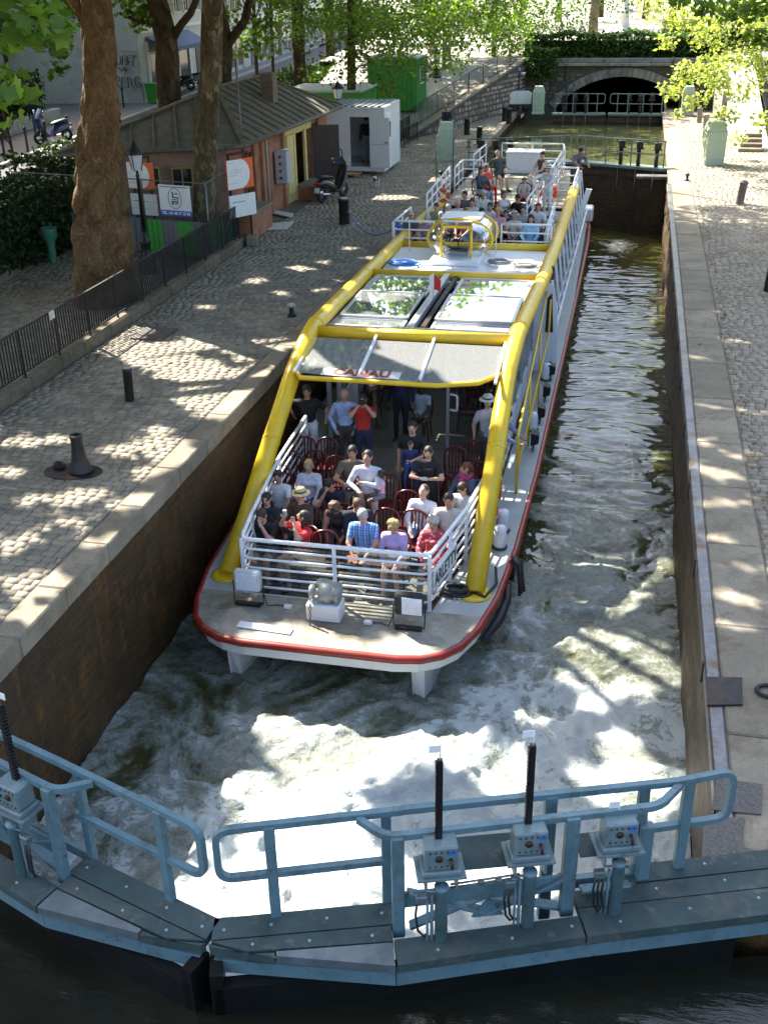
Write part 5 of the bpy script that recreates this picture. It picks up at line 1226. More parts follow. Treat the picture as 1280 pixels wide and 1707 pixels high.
# low planter wall in front of the gateway building
t = thing("planter_wall", "low pale planter wall under the shrubs by the street", "wall", st(-26.2, 45, PZ))
for i in range(14):
    y = 36 + i * 1.0; b = MB(); p0 = Vector(st(-26.2, y, PZ + .28)); p1 = Vector(st(-26.2, y + .98, PZ + .28)); b.bar(p0, p1, .35, .56, 0, .03); b.build("wall_stone", MAT_FAC_G if i != 7 else MAT_DARKWOOD, t)
# slim pavement posts
for i, (u, v) in enumerate(((10, 268), (48, 256), (80, 245), (117, 234), (201, 205), (207, 180), (302, 160))):
    p = ray_z(u, v, PZ); t = thing("pavement_post", ["slim black pavement post at the photo's left edge", "second slim pavement post from the left edge", "slim pavement post just left of the parked blue scooter", "slim pavement post just right of the parked blue scooter", "slim pavement post before the tagged wall, nearer one", "slim pavement post before the tagged wall, farther one", "slim pavement post by the parked scooters below the awning"][i], "post", p, group="slim pavement posts")
    b = MB(); b.lathe([(.05, 0), (.045, .05), (.045, .85), (.06, .87), (.06, .95), (.03, 1.0), (0, 1.01)], 8, p); b.build("shaft", MAT_IRON, t)
# green wheelie bin by the shop corner
p = ray_z(258, 172, PZ); t = thing("wheelie_bin", "green wheelie bin at the corner of the tagged wall", "bin", p)
b = MB(); b.add([p + V(x, y, z) for z, s in ((.08, .26), (.95, .33)) for x, y in ((-s, -s), (s, -s), (s, s), (-s, s))], [(0, 1, 5, 4), (1, 2, 6, 5), (2, 3, 7, 6), (3, 0, 4, 7), (3, 2, 1, 0)]); b.build("body", MAT_HGREEN, t)
b = MB(); b.box(p + V(0, 0, 1.0), (.74, .76, .09), 0, .03); b.build("lid", MAT_HGREEN, t)
for y in (-.22, .22): b = MB(); b.lathe([(0, -.03), (.1, -.03), (.1, .03), (0, .03)], 12, p + V(.28, y, .1), axis=Matrix(((1, 0, 0), (0, 0, 1), (0, -1, 0)))); b.build("wheel", MAT_HOSE, t)

# ============================================================ scooters
MAT_TYRE = M("tyre", (.02, .02, .02), .8, var=.2); MAT_CHROME = M("bright_metal", (.6, .6, .62), .2, 1.0, var=.05); MAT_SEAT = M("black_vinyl", (.02, .02, .022), .45, var=.2)
MAT_REDL = M("red_lens", (.45, .02, .02), .2); MAT_PLATE = M("number_plate", (.7, .7, .68), .4)
def scooter(loc, rz, label, col, screen=True):
    """built along +y (front), wheels on z=0"""
    t = thing("motor_scooter", label, "scooter", loc, rz, group="parked motor scooters"); mb = M("scooter_paint", col, .25, .1, var=.05, coat=.6)
    axm = Matrix(((0, 0, 1), (1, 0, 0), (0, 1, 0)))
    for y in (-.62, .66):
        b = MB(); b.tube([V(0, y + .21 * math.cos(a), .26 + .21 * math.sin(a)) for a in np.arange(0, 6.28, .35)], .055, 8, closed=True); w = b.build("wheel", MAT_TYRE, t, False)
        b = MB(); b.lathe([(0, -.03), (.16, -.03), (.17, 0), (.16, .03), (0, .03)], 12, (0, y, .26), axis=axm); b.build("rim", MAT_CHROME, w, False)
    b = MB()
    sec = [(-.85, .62, .08, .05), (-.75, .66, .14, .12), (-.45, .62, .18, .18), (-.15, .52, .19, .20), (.05, .38, .20, .12)]
    rings = [[V(w * math.cos(a), y, z + h * math.sin(a)) for a in np.arange(0, 6.28, 6.2832 / 12)] for (y, z, w, h) in sec]
    loft(b, rings); b.build("rear_body", mb, t, False)
    b = MB(); rings = [[V(w * math.cos(a), y, z + h * math.sin(a)) for a in np.arange(0, 6.28, 6.2832 / 12)] for (y, z, w, h) in ((.10, .30, .17, .06), (.30, .32, .18, .08), (.48, .52, .24, .22), (.60, .74, .23, .22), (.66, .95, .18, .12), (.62, 1.05, .08, .05))]
    loft(b, rings); b.build("front_shield", mb, t, False)
    b = MB(); b.box((0, .18, .30), (.30, .5, .07), 0, .03); b.build("footboard", MAT_SEAT, t, False)
    b = MB(); rings = [[V(w * math.cos(a), y, z + h * math.sin(a)) for a in np.arange(0, 6.28, 6.2832 / 10)] for (y, z, w, h) in ((-.78, .84, .08, .03), (-.6, .86, .15, .06), (-.2, .80, .17, .06), (.02, .74, .13, .06), (.06, .70, .06, .03))]
    loft(b, rings); b.build("seat", MAT_SEAT, t, False)
    b = MB(); b.tube([(0, .66, .4), (0, .60, 1.02)], .03, 8); b.tube([(-.34, .50, 1.06), (-.2, .58, 1.08), (.2, .58, 1.08), (.34, .50, 1.06)], .017, 8); b.build("handlebar", MAT_IRON, t, False)
    for x in (-.27, .27):
        b = MB(); b.tube([(x, .58, 1.07), (x * 1.25, .56, 1.24)], .008, 5); b.ball((x * 1.3, .55, 1.27), (.07, .02, .045)); b.build("mirror", MAT_CHROME if x < 0 else MAT_WHITE_P, t, False)
    b = MB(); b.tube([(0, .66, .26), (.09, .66, .26), (.09, .62, .6)], .025, 6); b.tube([(-.09, .66, .26), (-.09, .62, .6)], .025, 6); b.build("fork", MAT_CHROME, t, False)
    if screen:
        b = MB(); rings = [[V(w * math.sin(a), y + .10 * math.cos(a), z) for a in np.linspace(-1.1, 1.1, 9)] for (y, z, w) in ((.58, 1.0, .22), (.50, 1.2, .24), (.40, 1.38, .18))]
        for r0_, r1_ in zip(rings[:-1], rings[1:]): b.add(r0_ + r1_, [(i, i + 1, 10 + i, 9 + i) for i in range(8)], sm=True)
        b.build("windscreen", M("tinted_screen", (.10, .14, .22), .1, var=.1), t, False)
    b = MB(); b.box((0, -.86, .66), (.26, .05, .09), 0, .02); b.build("rear_light", MAT_REDL, t, False)
    b = MB(); b.box((0, -.90, .45), (.20, .012, .17), 0, 0, Matrix.Rotation(-.35, 3, 'X')); b.build("number_plate", MAT_PLATE, t, False)
    b = MB(); b.tube([(.14, -.1, .25), (.16, -.5, .27), (.17, -.85, .34)], [.03, .05, .055], 8); b.build("exhaust", MAT_CHROME, t, False)
    return t
def loft(b, rings, m=0, cap=True):
    n = len(rings[0]); vs = [p for r in rings for p in r]
    fs = [(i * n + j, i * n + (j + 1) % n, (i + 1) * n + (j + 1) % n, (i + 1) * n + j) for i in range(len(rings) - 1) for j in range(n)]
    if cap: fs += [tuple(range(n))[::-1], tuple(range((len(rings) - 1) * n, len(rings) * n))]
    b.add(vs, fs, m, None, True)
p = ray_z(551, 337, 0); scooter((p.x, p.y + .3, .02), -.35, "black scooter with red rear lamp parked before the hut door", (.02, .02, .024))
p = ray_z(92, 238, PZ); scooter(p, 2.6, "dark blue scooter with tinted screen parked on the far pavement", (.03, .05, .14))
p = ray_z(302, 152, PZ); scooter(p, 2.2, "dark scooter below the blue awning, nearer of the two", (.03, .035, .06))
p = ray_z(320, 147, PZ); scooter(p, 2.0, "pale grey scooter below the blue awning, farther of the two", (.3, .32, .36))
# ---- low fence at far left edge of terrace, pump post with aerial
p = ray_z(740, 330, 0.0)
t = thing("wire_gate", "thin wire safety gate standing beside the boat's upper deck", "gate", (-7.35, 41.5, 0))
b = MB(); A = ray_z(727, 318, .02); Bq = ray_z(755, 296, .02); b.tube([A, A + V(0, 0, 1.85), Bq + V(0, 0, 2.05), Bq], .024, 6); b.build("frame", MAT_GALV, t)
b = MB(); b.tube([A + V(0, 0, 1.0), Bq + V(0, 0, 1.1)], .012, 5); b.tube([A + V(0, 0, .3), Bq + V(0, 0, .3)], .012, 5); b.build("cross_wire", MAT_GALV, t)
# ============================================================ trees, shrubs and hedges
def leaf_mat(name, c1, c2, trans=.5):
    m, nt, b = _nodes(name); out = nt.nodes["Material Output"]; a = attr(nt)
    col = ramp(nt, a, [(0, c1), (.6, c2), (1, tuple(min(1, x * 1.35) for x in c2))]).outputs[0]
    L(nt, col, b.inputs["Base Color"]); b.inputs["Roughness"].default_value = .45; b.inputs["Specular IOR Level"].default_value = .35
    tr = nt.nodes.new("ShaderNodeBsdfTranslucent"); tc = mixc(nt, 1.0, col, (1.5, 1.7, .5), 'MULTIPLY'); L(nt, tc, tr.inputs[0])
    mx = nt.nodes.new("ShaderNodeMixShader"); mx.inputs[0].default_value = trans; L(nt, b.outputs[0], mx.inputs[1]); L(nt, tr.outputs[0], mx.inputs[2]); L(nt, mx.outputs[0], out.inputs[0]); return m
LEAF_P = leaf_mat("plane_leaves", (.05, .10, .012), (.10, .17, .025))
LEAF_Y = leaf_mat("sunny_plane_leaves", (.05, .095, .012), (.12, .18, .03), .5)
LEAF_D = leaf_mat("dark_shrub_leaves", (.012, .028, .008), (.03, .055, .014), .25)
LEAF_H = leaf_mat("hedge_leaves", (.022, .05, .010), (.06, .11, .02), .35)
LEAF_R = leaf_mat("pale_sunny_leaves", (.17, .20, .06), (.32, .34, .13), .55)  # the glare of full sun is put into this paler leaf colour
def leaf_cloud(C, s, flat=.5, up=(0, 0, 1), lobed=False):
    """C n x 3 leaf bases, s sizes -> verts, faces"""
    n = len(C); C = np.asarray(C); s = np.asarray(s)[:, None]
    d = RNG.normal(size=(n, 3)); d[:, 2] = d[:, 2] * .6 - .25; d /= np.linalg.norm(d, axis=1)[:, None]
    nr = RNG.normal(size=(n, 3)) * flat + np.array(up); side = np.cross(d, nr); side /= np.linalg.norm(side, axis=1)[:, None] + 1e-9
    nn = np.cross(side, d)
    if not lobed:
        vs = np.stack([C, C + d * s * .45 + side * s * .42 + nn * s * .06, C + d * s, C + d * s * .45 - side * s * .42 + nn * s * .06], 1)
        return vs.reshape(-1, 3), np.arange(n * 4).reshape(n, 4)
    prof = [(0, 0), (.02, .22), (.22, .62), (.34, .30), (.62, .60), (.70, .22), (1.0, 0.), (.70, -.22), (.62, -.60), (.34, -.30), (.22, -.62), (.02, -.22)]
    k = len(prof); vs = np.stack([C + d * s * a + side * s * c_ * .85 + nn * s * abs(c_) * .15 for a, c_ in prof], 1)
    return vs.reshape(-1, 3), np.arange(n * k).reshape(n, k)
def crown(parts, mat, parent, name="crown", lobed=False, flat=.5, gaps=False):
    """parts: list of (centre, radii, count, leaf size) clumps"""
    C = []; S = []
    for c, r, n, sz in parts:
        p = RNG.normal(size=(n, 3)); p /= np.linalg.norm(p, axis=1)[:, None]; p *= (RNG.random(n) ** .45)[:, None]
        C.append(np.array(c) + p * np.array(r)); S.append(sz * RNG.uniform(.6, 1.25, n))
    C = np.concatenate(C); S = np.concatenate(S)
    if gaps:
        k = ~in_gap(C[:, 0] - SUN_XY.x * C[:, 2] / TE, C[:, 1] - SUN_XY.y * C[:, 2] / TE) | (C[:, 2] < 7.2); C, S = C[k], S[k]
    vs, F = leaf_cloud(C, S, flat, lobed=lobed)
    o = inst(name, np_mesh(name, vs - np.array(parent_loc(parent) if parent else (0, 0, 0)), F, mat, RNG.random(len(F))), parent); return o
def bark_mat(name, c1, c2, c3, fl=5.0, bs=.9, edge=.45, warp=.35):
    m, nt, b = _nodes(name); co = tcoord(nt, (1, 1, .55)); n0 = noise(nt, co, 2.2, 6, .7, .6)
    v = N(nt, "ShaderNodeTexVoronoi", Scale=fl); v.feature = 'DISTANCE_TO_EDGE'; wq = N(nt, "ShaderNodeTexNoise", Scale=3.5, Detail=5.0)
    L(nt, co, wq.inputs["Vector"]); ad = nt.nodes.new("ShaderNodeVectorMath"); ad.operation = 'MULTIPLY_ADD'; ad.inputs[1].default_value = (warp, warp, warp); L(nt, wq.outputs["Color"], ad.inputs[0]); L(nt, co, ad.inputs[2]); L(nt, ad.outputs[0], v.inputs["Vector"])
    v2 = N(nt, "ShaderNodeTexVoronoi", Scale=fl); L(nt, ad.outputs[0], v2.inputs["Vector"]); sp = nt.nodes.new("ShaderNodeSeparateColor"); L(nt, v2.outputs["Color"], sp.inputs[0])
    c = ramp(nt, sp.outputs[0], [(0, c1), (.45, c1), (.5, c2), (.78, c2), (.82, c3), (1, c3)]).outputs[0]
    c = mixc(nt, 1.0, c, ramp(nt, n0, [(.28, .45), (.72, 1.35)]).outputs[0], 'MULTIPLY'); c = mixc(nt, 1.0, c, ramp(nt, v.outputs["Distance"], [(0, edge), (.06, 1.0)]).outputs[0], 'MULTIPLY')
    fine = noise(nt, co, 38, 5, .75); c = mixc(nt, 1.0, c, ramp(nt, fine, [(.3, .6), (.7, 1.3)]).outputs[0], 'MULTIPLY')
    L(nt, c, b.inputs["Base Color"]); b.inputs["Roughness"].default_value = .95; b.inputs["Specular IOR Level"].default_value = .2
    h = math_(nt, 'ADD', math_(nt, 'MULTIPLY', ramp(nt, v.outputs["Distance"], [(0, 0.), (.10, 1.)]).outputs[0], .5), math_(nt, 'ADD', math_(nt, 'MULTIPLY', fine, .6), n0)); bump(nt, b, h, bs, .035); return m
MAT_BARK = bark_mat("plane_bark", (.11, .08, .042), (.155, .115, .06), (.23, .19, .105), 8.0, .9, .6, .5)
MAT_BARK_B = bark_mat("burred_bark", (.18, .105, .048), (.21, .125, .06), (.15, .105, .048), 6.0, 1.0, .75, .9)
MAT_BARK_D = bark_mat("dark_bark", (.075, .052, .03), (.095, .068, .038), (.12, .09, .05), 7.0)
def trunk(path, parent, mat, n=36, burr=0.0, rough=.06, name="trunk", m=90, limbs=()):
    """path: (x,y,z,r) stations; noise-displaced tube; limbs: extra tubes in the same mesh"""
    P = np.array(path, dtype=float); t = np.linspace(0, len(P) - 1, m); i = np.clip(t.astype(int), 0, len(P) - 2); f = (t - i)
    f = f * f * (3 - 2 * f) if len(P) > 2 else f; f = f[:, None]
    Q = P[i] * (1 - f) + P[i + 1] * f
    a = np.linspace(0, 2 * np.pi, n, endpoint=False); A, _ = np.meshgrid(a, t); X = np.cos(A); Y = np.sin(A); Z = Q[:, 2][:, None] * np.ones_like(A)
    r = Q[:, 3][:, None] * (1 + rough * 2 * (fbm(X * 2 + 7, Y * 2 + Z * 1.2, Z * .7, 4) - .5) + rough * (fbm(X * 6, Y * 6 + Z * 3, Z * 2, 3) - .5))
    if burr:
        # rounded burrs: distance to jittered cell centres on the unrolled bark
        U = A * Q[:, 3].mean() ; best = np.full_like(A, 9.0)
        per = 2 * np.pi * Q[:, 3].mean(); rr = np.random.default_rng(5)
        for _k in range(95):
            cu, cz, cs = rr.random() * per, rr.uniform(0, 6.5) ** 1.0, rr.uniform(.16, .36)
            du = np.abs(U - cu); du = np.minimum(du, per - du); best = np.minimum(best, np.sqrt(du ** 2 + ((Z - cz) * .9) ** 2) / cs)
        bump_ = np.sqrt(np.clip(1 - best ** 2, 0, 1)); r = r + burr * (bump_ - .35) * np.clip(1.25 - Z / 5.2, .12, 1)
    vs = np.stack([Q[:, 0][:, None] + X * r, Q[:, 1][:, None] + Y * r, Z], -1); idx = np.arange(m * n).reshape(m, n)
    F = np.stack([idx[:-1], np.roll(idx[:-1], -1, 1), np.roll(idx[1:], -1, 1), idx[1:]], -1).reshape(-1, 4)
    mb = MB(); mb.v = [tuple(p) for p in vs.reshape(-1, 3)]; mb.f = [tuple(q) for q in F]; mb.m = [0] * len(F); mb.r = [.5] * len(F); mb.s = [True] * len(F)
    for lp in limbs:
        lp = [Vector(q) for q in lp]; mb.tube([V(q[0], q[1], q[2]) for q in [tuple(w)[:3] for w in [tuple(z) for z in lp]]], [0.1] * len(lp), 8) if len(lp[0]) == 3 else mb.tube([V(q[0], q[1], q[2]) for q in lp], [q[3] for q in lp], 10)
    return mb.build(name, mat, parent)
TE = math.tan(SUN_EL)
def sh0(p, z=0.0):
    """where the sun's ray through p meets the plane z=0"""
    return (p[0] - SUN_XY.x * p[2] / TE, p[1] - SUN_XY.y * p[2] / TE)
# ---- gaps in the leaf canopy (where sunlight reaches the ground), given as the places they light
LIT = []
def lit(u, v, z, rx, ry): p = ray_z(u, v, z); s = sh0(p); LIT.append((s[0], s[1], rx, ry))
for q in ((215, 583), (250, 592), (290, 605), (330, 625), (365, 645), (400, 655), (425, 650), (375, 625), (350, 668), (395, 690), (240, 585), (270, 600), (310, 618), (445, 640), (430, 668)): lit(*q, 0, .70, .48)
for q in ((385, 575), (410, 582), (430, 592), (460, 603)): lit(*q, 0, .5, .32)
for q in ((30, 740), (95, 735), (20, 790), (205, 752), (262, 722), (290, 742), (60, 835), (112, 872), (22, 905), (250, 792), (180, 905), (60, 965), (25, 1020), (150, 830), (300, 770), (225, 840)): lit(*q, 0, .22 + random.random() * .16, .17 + random.random() * .12)
for q in ((345, 512), (290, 527), (430, 470), (500, 450), (545, 437), (560, 470), (620, 432), (470, 490), (535, 485), (585, 415)): lit(*q, 0, .26, .14)
for q in ((520, 1195), (470, 1215), (570, 1190), (480, 1290), (560, 1260), (630, 1250), (430, 1370), (380, 1440), (330, 1500), (500, 1420), (420, 1480), (560, 1350), (470, 1520), (620, 1440), (760, 1440), (880, 1460), (560, 1500), (690, 1490), (380, 1530)): lit(*q, ZW, .40, .32)
for q in ((985, 1080), (1000, 1170), (880, 1195), (1085, 1075), (900, 1060), (1040, 1240), (960, 1130), (1020, 1060)): lit(*q, ZW, .26, .18)
for q in ((770, 590), (700, 590), (800, 620), (640, 500), (830, 500), (740, 380), (700, 430), (860, 430), (600, 640), (460, 690), (430, 780), (820, 700), (800, 820), (850, 590), (900, 480), (620, 545), (760, 545)): lit(*q, .6, .75, .55)
for q in ((515, 790), (640, 860), (720, 830), (760, 860), (600, 880), (780, 790), (700, 800), (470, 800), (560, 720), (520, 680), (640, 780), (690, 900), (850, 870), (870, 800), (620, 1000), (700, 1040), (480, 1050), (560, 930)): lit(*q, -1.1, .50, .40)
for q in ((1175, 782), (1215, 800), (1190, 845), (1255, 840), (1200, 905), (1250, 950), (1190, 985), (1270, 1010), (1230, 1050), (1165, 735), (1240, 760), (1180, 680), (1260, 690), (1220, 570), (1160, 600), (1200, 520)): lit(*q, 0, .30, .08)
for q in ((660, 240), (700, 300), (720, 240), (790, 215), (830, 205), (880, 215), (760, 235), (650, 330)): lit(*q, 0, 1.0, .5)
s_ = sh0((-12.95, 23.1, 3.4)); LIT.append((s_[0], s_[1], .5, .8)); s_ = sh0((-12.6, 23.2, 5.0)); LIT.append((s_[0], s_[1], .5, .5))
LIT = np.array(LIT)
def in_gap(sx, sy):
    out = np.zeros(len(sx), bool)
    for x, y, rx, ry in LIT:
        dx, dy = (sx - x) * .8 - (sy - y) * .6, (sx - x) * .6 + (sy - y) * .8; dx, dy = (sx - x), (sy - y); out |= (dx / (rx + .2)) ** 2 + (dy / (ry + .2)) ** 2 < 1
    out |= (sy > 37.0 + .12 * (sx - 1)) & (sx > -.3)
    return out
def shade_ok(sx, sy):
    ok = ~((sy > 37.0 + .12 * (sx - 1)) & (sx > -.3))              # right quay beyond the shade
    ok &= ~((sy > 33.5) & (sx > -6.2) & (RNG.random(len(sx)) < .8))       # over the rear deck and far pool
    ok &= ~((sy > 46) & (sx > -10) & (RNG.random(len(sx)) < .6))
    ok &= (fbm(sx * .9, sy * .9, 2.5, 3) > .25) & ~((sx < -13) & (sy > 31))
    return ok
TREES = [  # x, y, label, crown centre height
    (-12.0, 23.3, "huge burred plane trunk beside the left railing"), (-11.5, 28.5, "slimmer mottled plane trunk at the hut's near corner"),
    (-17.6, 36.0, "dark forked plane trunk behind the hut roof, left one"), (-16.4, 40.5, "dark plane trunk behind the hut roof, right one with a raised limb"),
    (-13.4, 12.0, "plane tree at the near left whose big leaves hang into the top corner"), (-12.6, 49.5, "leafy tree behind the white container, low branches over the green cabins"), (-20.5, 26.5, "thin young tree by the shrubs at far left")]
roots = []
for x, y, lb in TREES:
    roots.append(thing("plane_tree" if "young" not in lb else "young_tree", lb, "tree", (x, y, 0), group="plane trees on the left bank"))
# canopy clumps
N_ = 7200; sx = RNG.uniform(-22, 8, N_); sy = RNG.uniform(2, 62, N_); ok = shade_ok(sx, sy); sx, sy = sx[ok], sy[ok]
hlo = np.clip((sx + 4.2) * TE / .8, 8.3, 15.0); hh = hlo + RNG.random(len(sx)) * (17.0 - hlo); cx_ = sx + SUN_XY.x * hh / TE; cy_ = sy + SUN_XY.y * hh / TE
keep = (cx_ > -30) & (cy_ < 68); cx_, cy_, hh = cx_[keep], cy_[keep], hh[keep]
tx = np.array([t[0] for t in TREES[:6]]); ty = np.array([t[1] for t in TREES[:6]]); who = np.argmin((cx_[:, None] - tx) ** 2 + (cy_[:, None] - ty) ** 2, 1)
cl_by = {k: [] for k in range(7)}
for i in range(len(cx_)): cl_by[int(who[i])].append((cx_[i], cy_[i], hh[i]))
def limbs_for(k, top, n=7):
    """a few limbs from the trunk top out into the crown"""
    pts = cl_by[k]; random.shuffle(pts); out = []
    for p in pts[:n]:
        a = V(*top[:3]); e = V(*p); mid = a.lerp(e, .5) + V(0, 0, .6); out.append([(a.x, a.y, a.z - .3, .17), (mid.x, mid.y, mid.z, .11), (e.x, e.y, e.z, .03)])
    return out
trunk([(-12.15, 23.3, -.15, .80), (-12.12, 23.3, .5, .66), (-12.02, 23.3, 2.0, .58), (-11.80, 23.3, 3.6, .46), (-11.58, 23.3, 5.0, .36), (-11.46, 23.3, 6.4, .325), (-11.4, 23.3, 8.2, .33)], roots[0], MAT_BARK_B, 90, .20, .10, m=200,
      limbs=[[V(-11.55, 23.3, 6.3, ).to_4d() if False else (-11.55, 23.3, 6.0, .2), (-12.2, 23.2, 6.9, .15), (-13.6, 23.0, 8.4, .08)]] + limbs_for(0, (-11.4, 23.3, 8.0)))
trunk([(-11.62, 28.5, -.15, .40), (-11.58, 28.5, .6, .34), (-11.35, 28.5, 2.6, .31), (-11.0, 28.5, 4.8, .285), (-10.78, 28.5, 6.6, .26), (-10.7, 28.5, 8.5, .22)], roots[1], MAT_BARK, 40, 0, .10, limbs=limbs_for(1, (-10.7, 28.5, 8.3)))
def at36(u, v, y): p = ray_y(u, v, y); return p
a = at36(283, 170, 36); c = at36(276, 60, 36); e = at36(262, 0, 36)
r1_ = at36(303, 40, 36); r2_ = at36(318, 22, 36); r3_ = at36(336, -20, 36); l1_ = at36(255, 40, 36); l2_ = at36(225, 33, 36); l3_ = at36(200, 22, 36)
trunk([(a.x - .1, 36, -.1, .46), (a.x, 36, 1.2, .43), (a.x, 36, a.z, .41), (c.x, 36, c.z, .36), (e.x, 36, e.z, .33), (e.x - .2, 36, 8.6, .28)], roots[2], MAT_BARK_D, 36, 0, .10,
      limbs=[[(c.x + .2, 36, c.z - .1, .16), (r1_.x, 36, r1_.z, .13), (r2_.x, 36, r2_.z, .12), (r3_.x, 36, r3_.z, .10)], [(c.x - .1, 36, c.z - .2, .09), (l1_.x, 36, l1_.z, .08), (l2_.x, 36, l2_.z, .07), (l3_.x, 36, l3_.z, .05)]] + limbs_for(2, (e.x - .2, 36, 8.4)))
a = at36(368, 150, 40.5); c = at36(368, 65, 40.5); e = at36(360, 0, 40.5); r1_ = at36(390, 60, 40.5); r2_ = at36(408, 35, 40.5); r3_ = at36(420, -15, 40.5)
trunk([(a.x, 40.5, -.1, .50), (a.x, 40.5, a.z, .44), (c.x, 40.5, c.z, .40), (e.x, 40.5, e.z, .26), (e.x, 40.5, 8.6, .22)], roots[3], MAT_BARK_D, 36, 0, .12,
      limbs=[[(c.x + .1, 40.5, c.z - .3, .20), (r1_.x, 40.5, r1_.z, .17), (r2_.x, 40.5, r2_.z, .16), (r3_.x, 40.5, r3_.z, .14)]] + limbs_for(3, (e.x, 40.5, 8.4)))
trunk([(-13.4, 12, -.1, .42), (-13.3, 12, 4, .34), (-13.2, 12, 8.4, .28)], roots[4], MAT_BARK, 28, 0, .10, limbs=limbs_for(4, (-13.2, 12, 8.2)) + [[(-13.2, 12, 6.9, .12), (-11.0, 11.5, 7.6, .08), (-8.6, 11.2, 7.3, .05), (-6.9, 11.0, 6.9, .02)]])
trunk([(-12.6, 49.5, -.1, .22), (-12.5, 49.5, 4, .18), (-12.4, 49.5, 8.2, .14)], roots[5], MAT_BARK_D, 24, 0, .10, limbs=limbs_for(5, (-12.4, 49.5, 8.0)))
p = ray_z(32, 330, .5); trunk([(p.x, p.y, -.05, .055), (p.x + .05, p.y, 2.0, .045), (p.x - .15, p.y, 4.5, .025)], roots[6], MAT_BARK_D, 10, 0, .1, m=20, limbs=[[(p.x, p.y, 2.6, .02), (p.x + .8, p.y, 3.6, .012)], [(p.x, p.y, 2.2, .02), (p.x - .7, p.y, 3.4, .012)], [(p.x - .05, p.y, 3.2, .018), (p.x + .5, p.y + .2, 4.3, .01)]])
roots[6].location = (p.x, p.y, 0) if False else roots[6].location
# leaves: high canopy plus the low sprays that show in the picture
low = {k: [] for k in range(7)}
def spray(k, u, v, y, r, n, sz): p = ray_y(u, v, y); low[k].append((tuple(p), r, n, sz))
for u, v, y, r, n in ((75, 25, 31, .8, 90), (100, 75, 31, .55, 60), (95, 115, 31, .3, 26), (60, 60, 31, .6, 60), (125, 20, 31, .6, 60), (90, 5, 31, .9, 80)): spray(2, u, v, y, (r, r, r * .8), n, .26)
for u, v, y, r, n in ((215, 5, 36, .7, 80), (245, 22, 36, .6, 70), (228, 45, 36, .35, 24)): spray(2, u, v, y, (r, r, r * .7), n, .24)
for u, v, y, r, n in ((390, 20, 42, .9, 90), (430, 45, 44, 1.0, 110), (400, 85, 44, .5, 34), (440, 80, 44, .7, 60), (460, 15, 44, 1.2, 130)): spray(3, u, v, y, (r, r, r * .8), n, .25)
for i in range(80):
    u = random.uniform(480, 850); v = random.uniform(-10, 65) if random.random() < .88 else random.uniform(80, 120); spray(5, u, v, random.uniform(46, 60), (1.2, 1.2, .8), 190, .17)
for u, v in ((615, 100), (640, 140), (665, 115), (590, 75), (650, 165)): spray(5, u, v, 48.5, (.75, .75, .6), 80, .2)
for k in range(6):
    parts = [((x, y, z), (1.15, 1.15, .8), 76, .34) for x, y, z in cl_by[k]] + low[k]
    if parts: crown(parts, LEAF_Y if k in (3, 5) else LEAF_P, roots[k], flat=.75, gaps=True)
# big near leaves in the top-left corner
near = []
for u, v, dist in ((20, 15, 9.5), (60, 30, 9.5), (75, 55, 9.5), (30, 50, 9.5), (5, 70, 10), (95, 12, 10), (45, 5, 9), (10, 150, 9), (5, 175, 9), (18, 130, 11)):
    d = Vector(CAMR @ np.array([u - 640, -(v - 853.5), 1780.0])).normalized(); near.append((tuple(Vector(CAMC) + d * dist), (.20, .20, .16), 13, .17))
crown(near, LEAF_P, roots[4], "low_spray", True, .6)["kind"] = "stuff"
p = V(*[0, 0, 0]); crown([((-20.6, 26.6, 3.6), (.6, .6, .6), 10, .12)], LEAF_P, roots[6])

# ---- trees along the street and on the square
def simple_tree(u, v_base, y, r, label, mat, leaf, sprays, z0=.9, bark=MAT_BARK_D, name="street_tree", group="trees along the street", top=9.0, crown_r=2.6, hi=26):
    p = ray_y(u, v_base, y); t = thing(name, label, "tree", (p.x, y, z0), group=group)
    trunk([(p.x, y, z0 - .1, r * 1.2), (p.x, y, z0 + 2, r), (p.x + .1, y, top, r * .75)], t, bark, 20, 0, .08, m=30, limbs=[[(p.x, y, top - 2.5, r * .4), (p.x + random.uniform(-2, 2), y + random.uniform(-1, 1), top + .8, r * .12)] for _ in range(3)])
    parts = [((p.x + random.uniform(-1, 1) * crown_r, y + random.uniform(-1, 1) * crown_r, random.uniform(top - 1.5, top + 4)), (1.4, 1.4, 1.0), 60, .42) for _ in range(hi)]
    for (uu, vv, rr, n) in sprays: q = ray_y(uu, vv, y + random.uniform(-1, 1)); parts.append((tuple(q), (rr, rr, rr * .7), int(n * 1.6), .20))
    crown(parts, leaf, t, flat=.7); return t
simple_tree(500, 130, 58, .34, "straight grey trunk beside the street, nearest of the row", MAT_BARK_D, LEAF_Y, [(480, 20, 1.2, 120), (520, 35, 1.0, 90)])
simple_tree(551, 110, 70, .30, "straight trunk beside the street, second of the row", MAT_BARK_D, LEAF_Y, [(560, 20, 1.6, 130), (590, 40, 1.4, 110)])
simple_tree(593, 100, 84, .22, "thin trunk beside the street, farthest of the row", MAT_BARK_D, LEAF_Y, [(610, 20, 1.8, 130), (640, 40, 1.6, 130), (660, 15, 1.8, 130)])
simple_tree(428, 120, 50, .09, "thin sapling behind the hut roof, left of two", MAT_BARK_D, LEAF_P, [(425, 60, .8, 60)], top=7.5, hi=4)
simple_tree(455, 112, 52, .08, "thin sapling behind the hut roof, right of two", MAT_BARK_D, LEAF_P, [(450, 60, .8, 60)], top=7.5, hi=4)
MAT_BARK_L = M("sunlit_bark", (.26, .18, .11), .95, var=.3, nscale=3, bmp=.6)
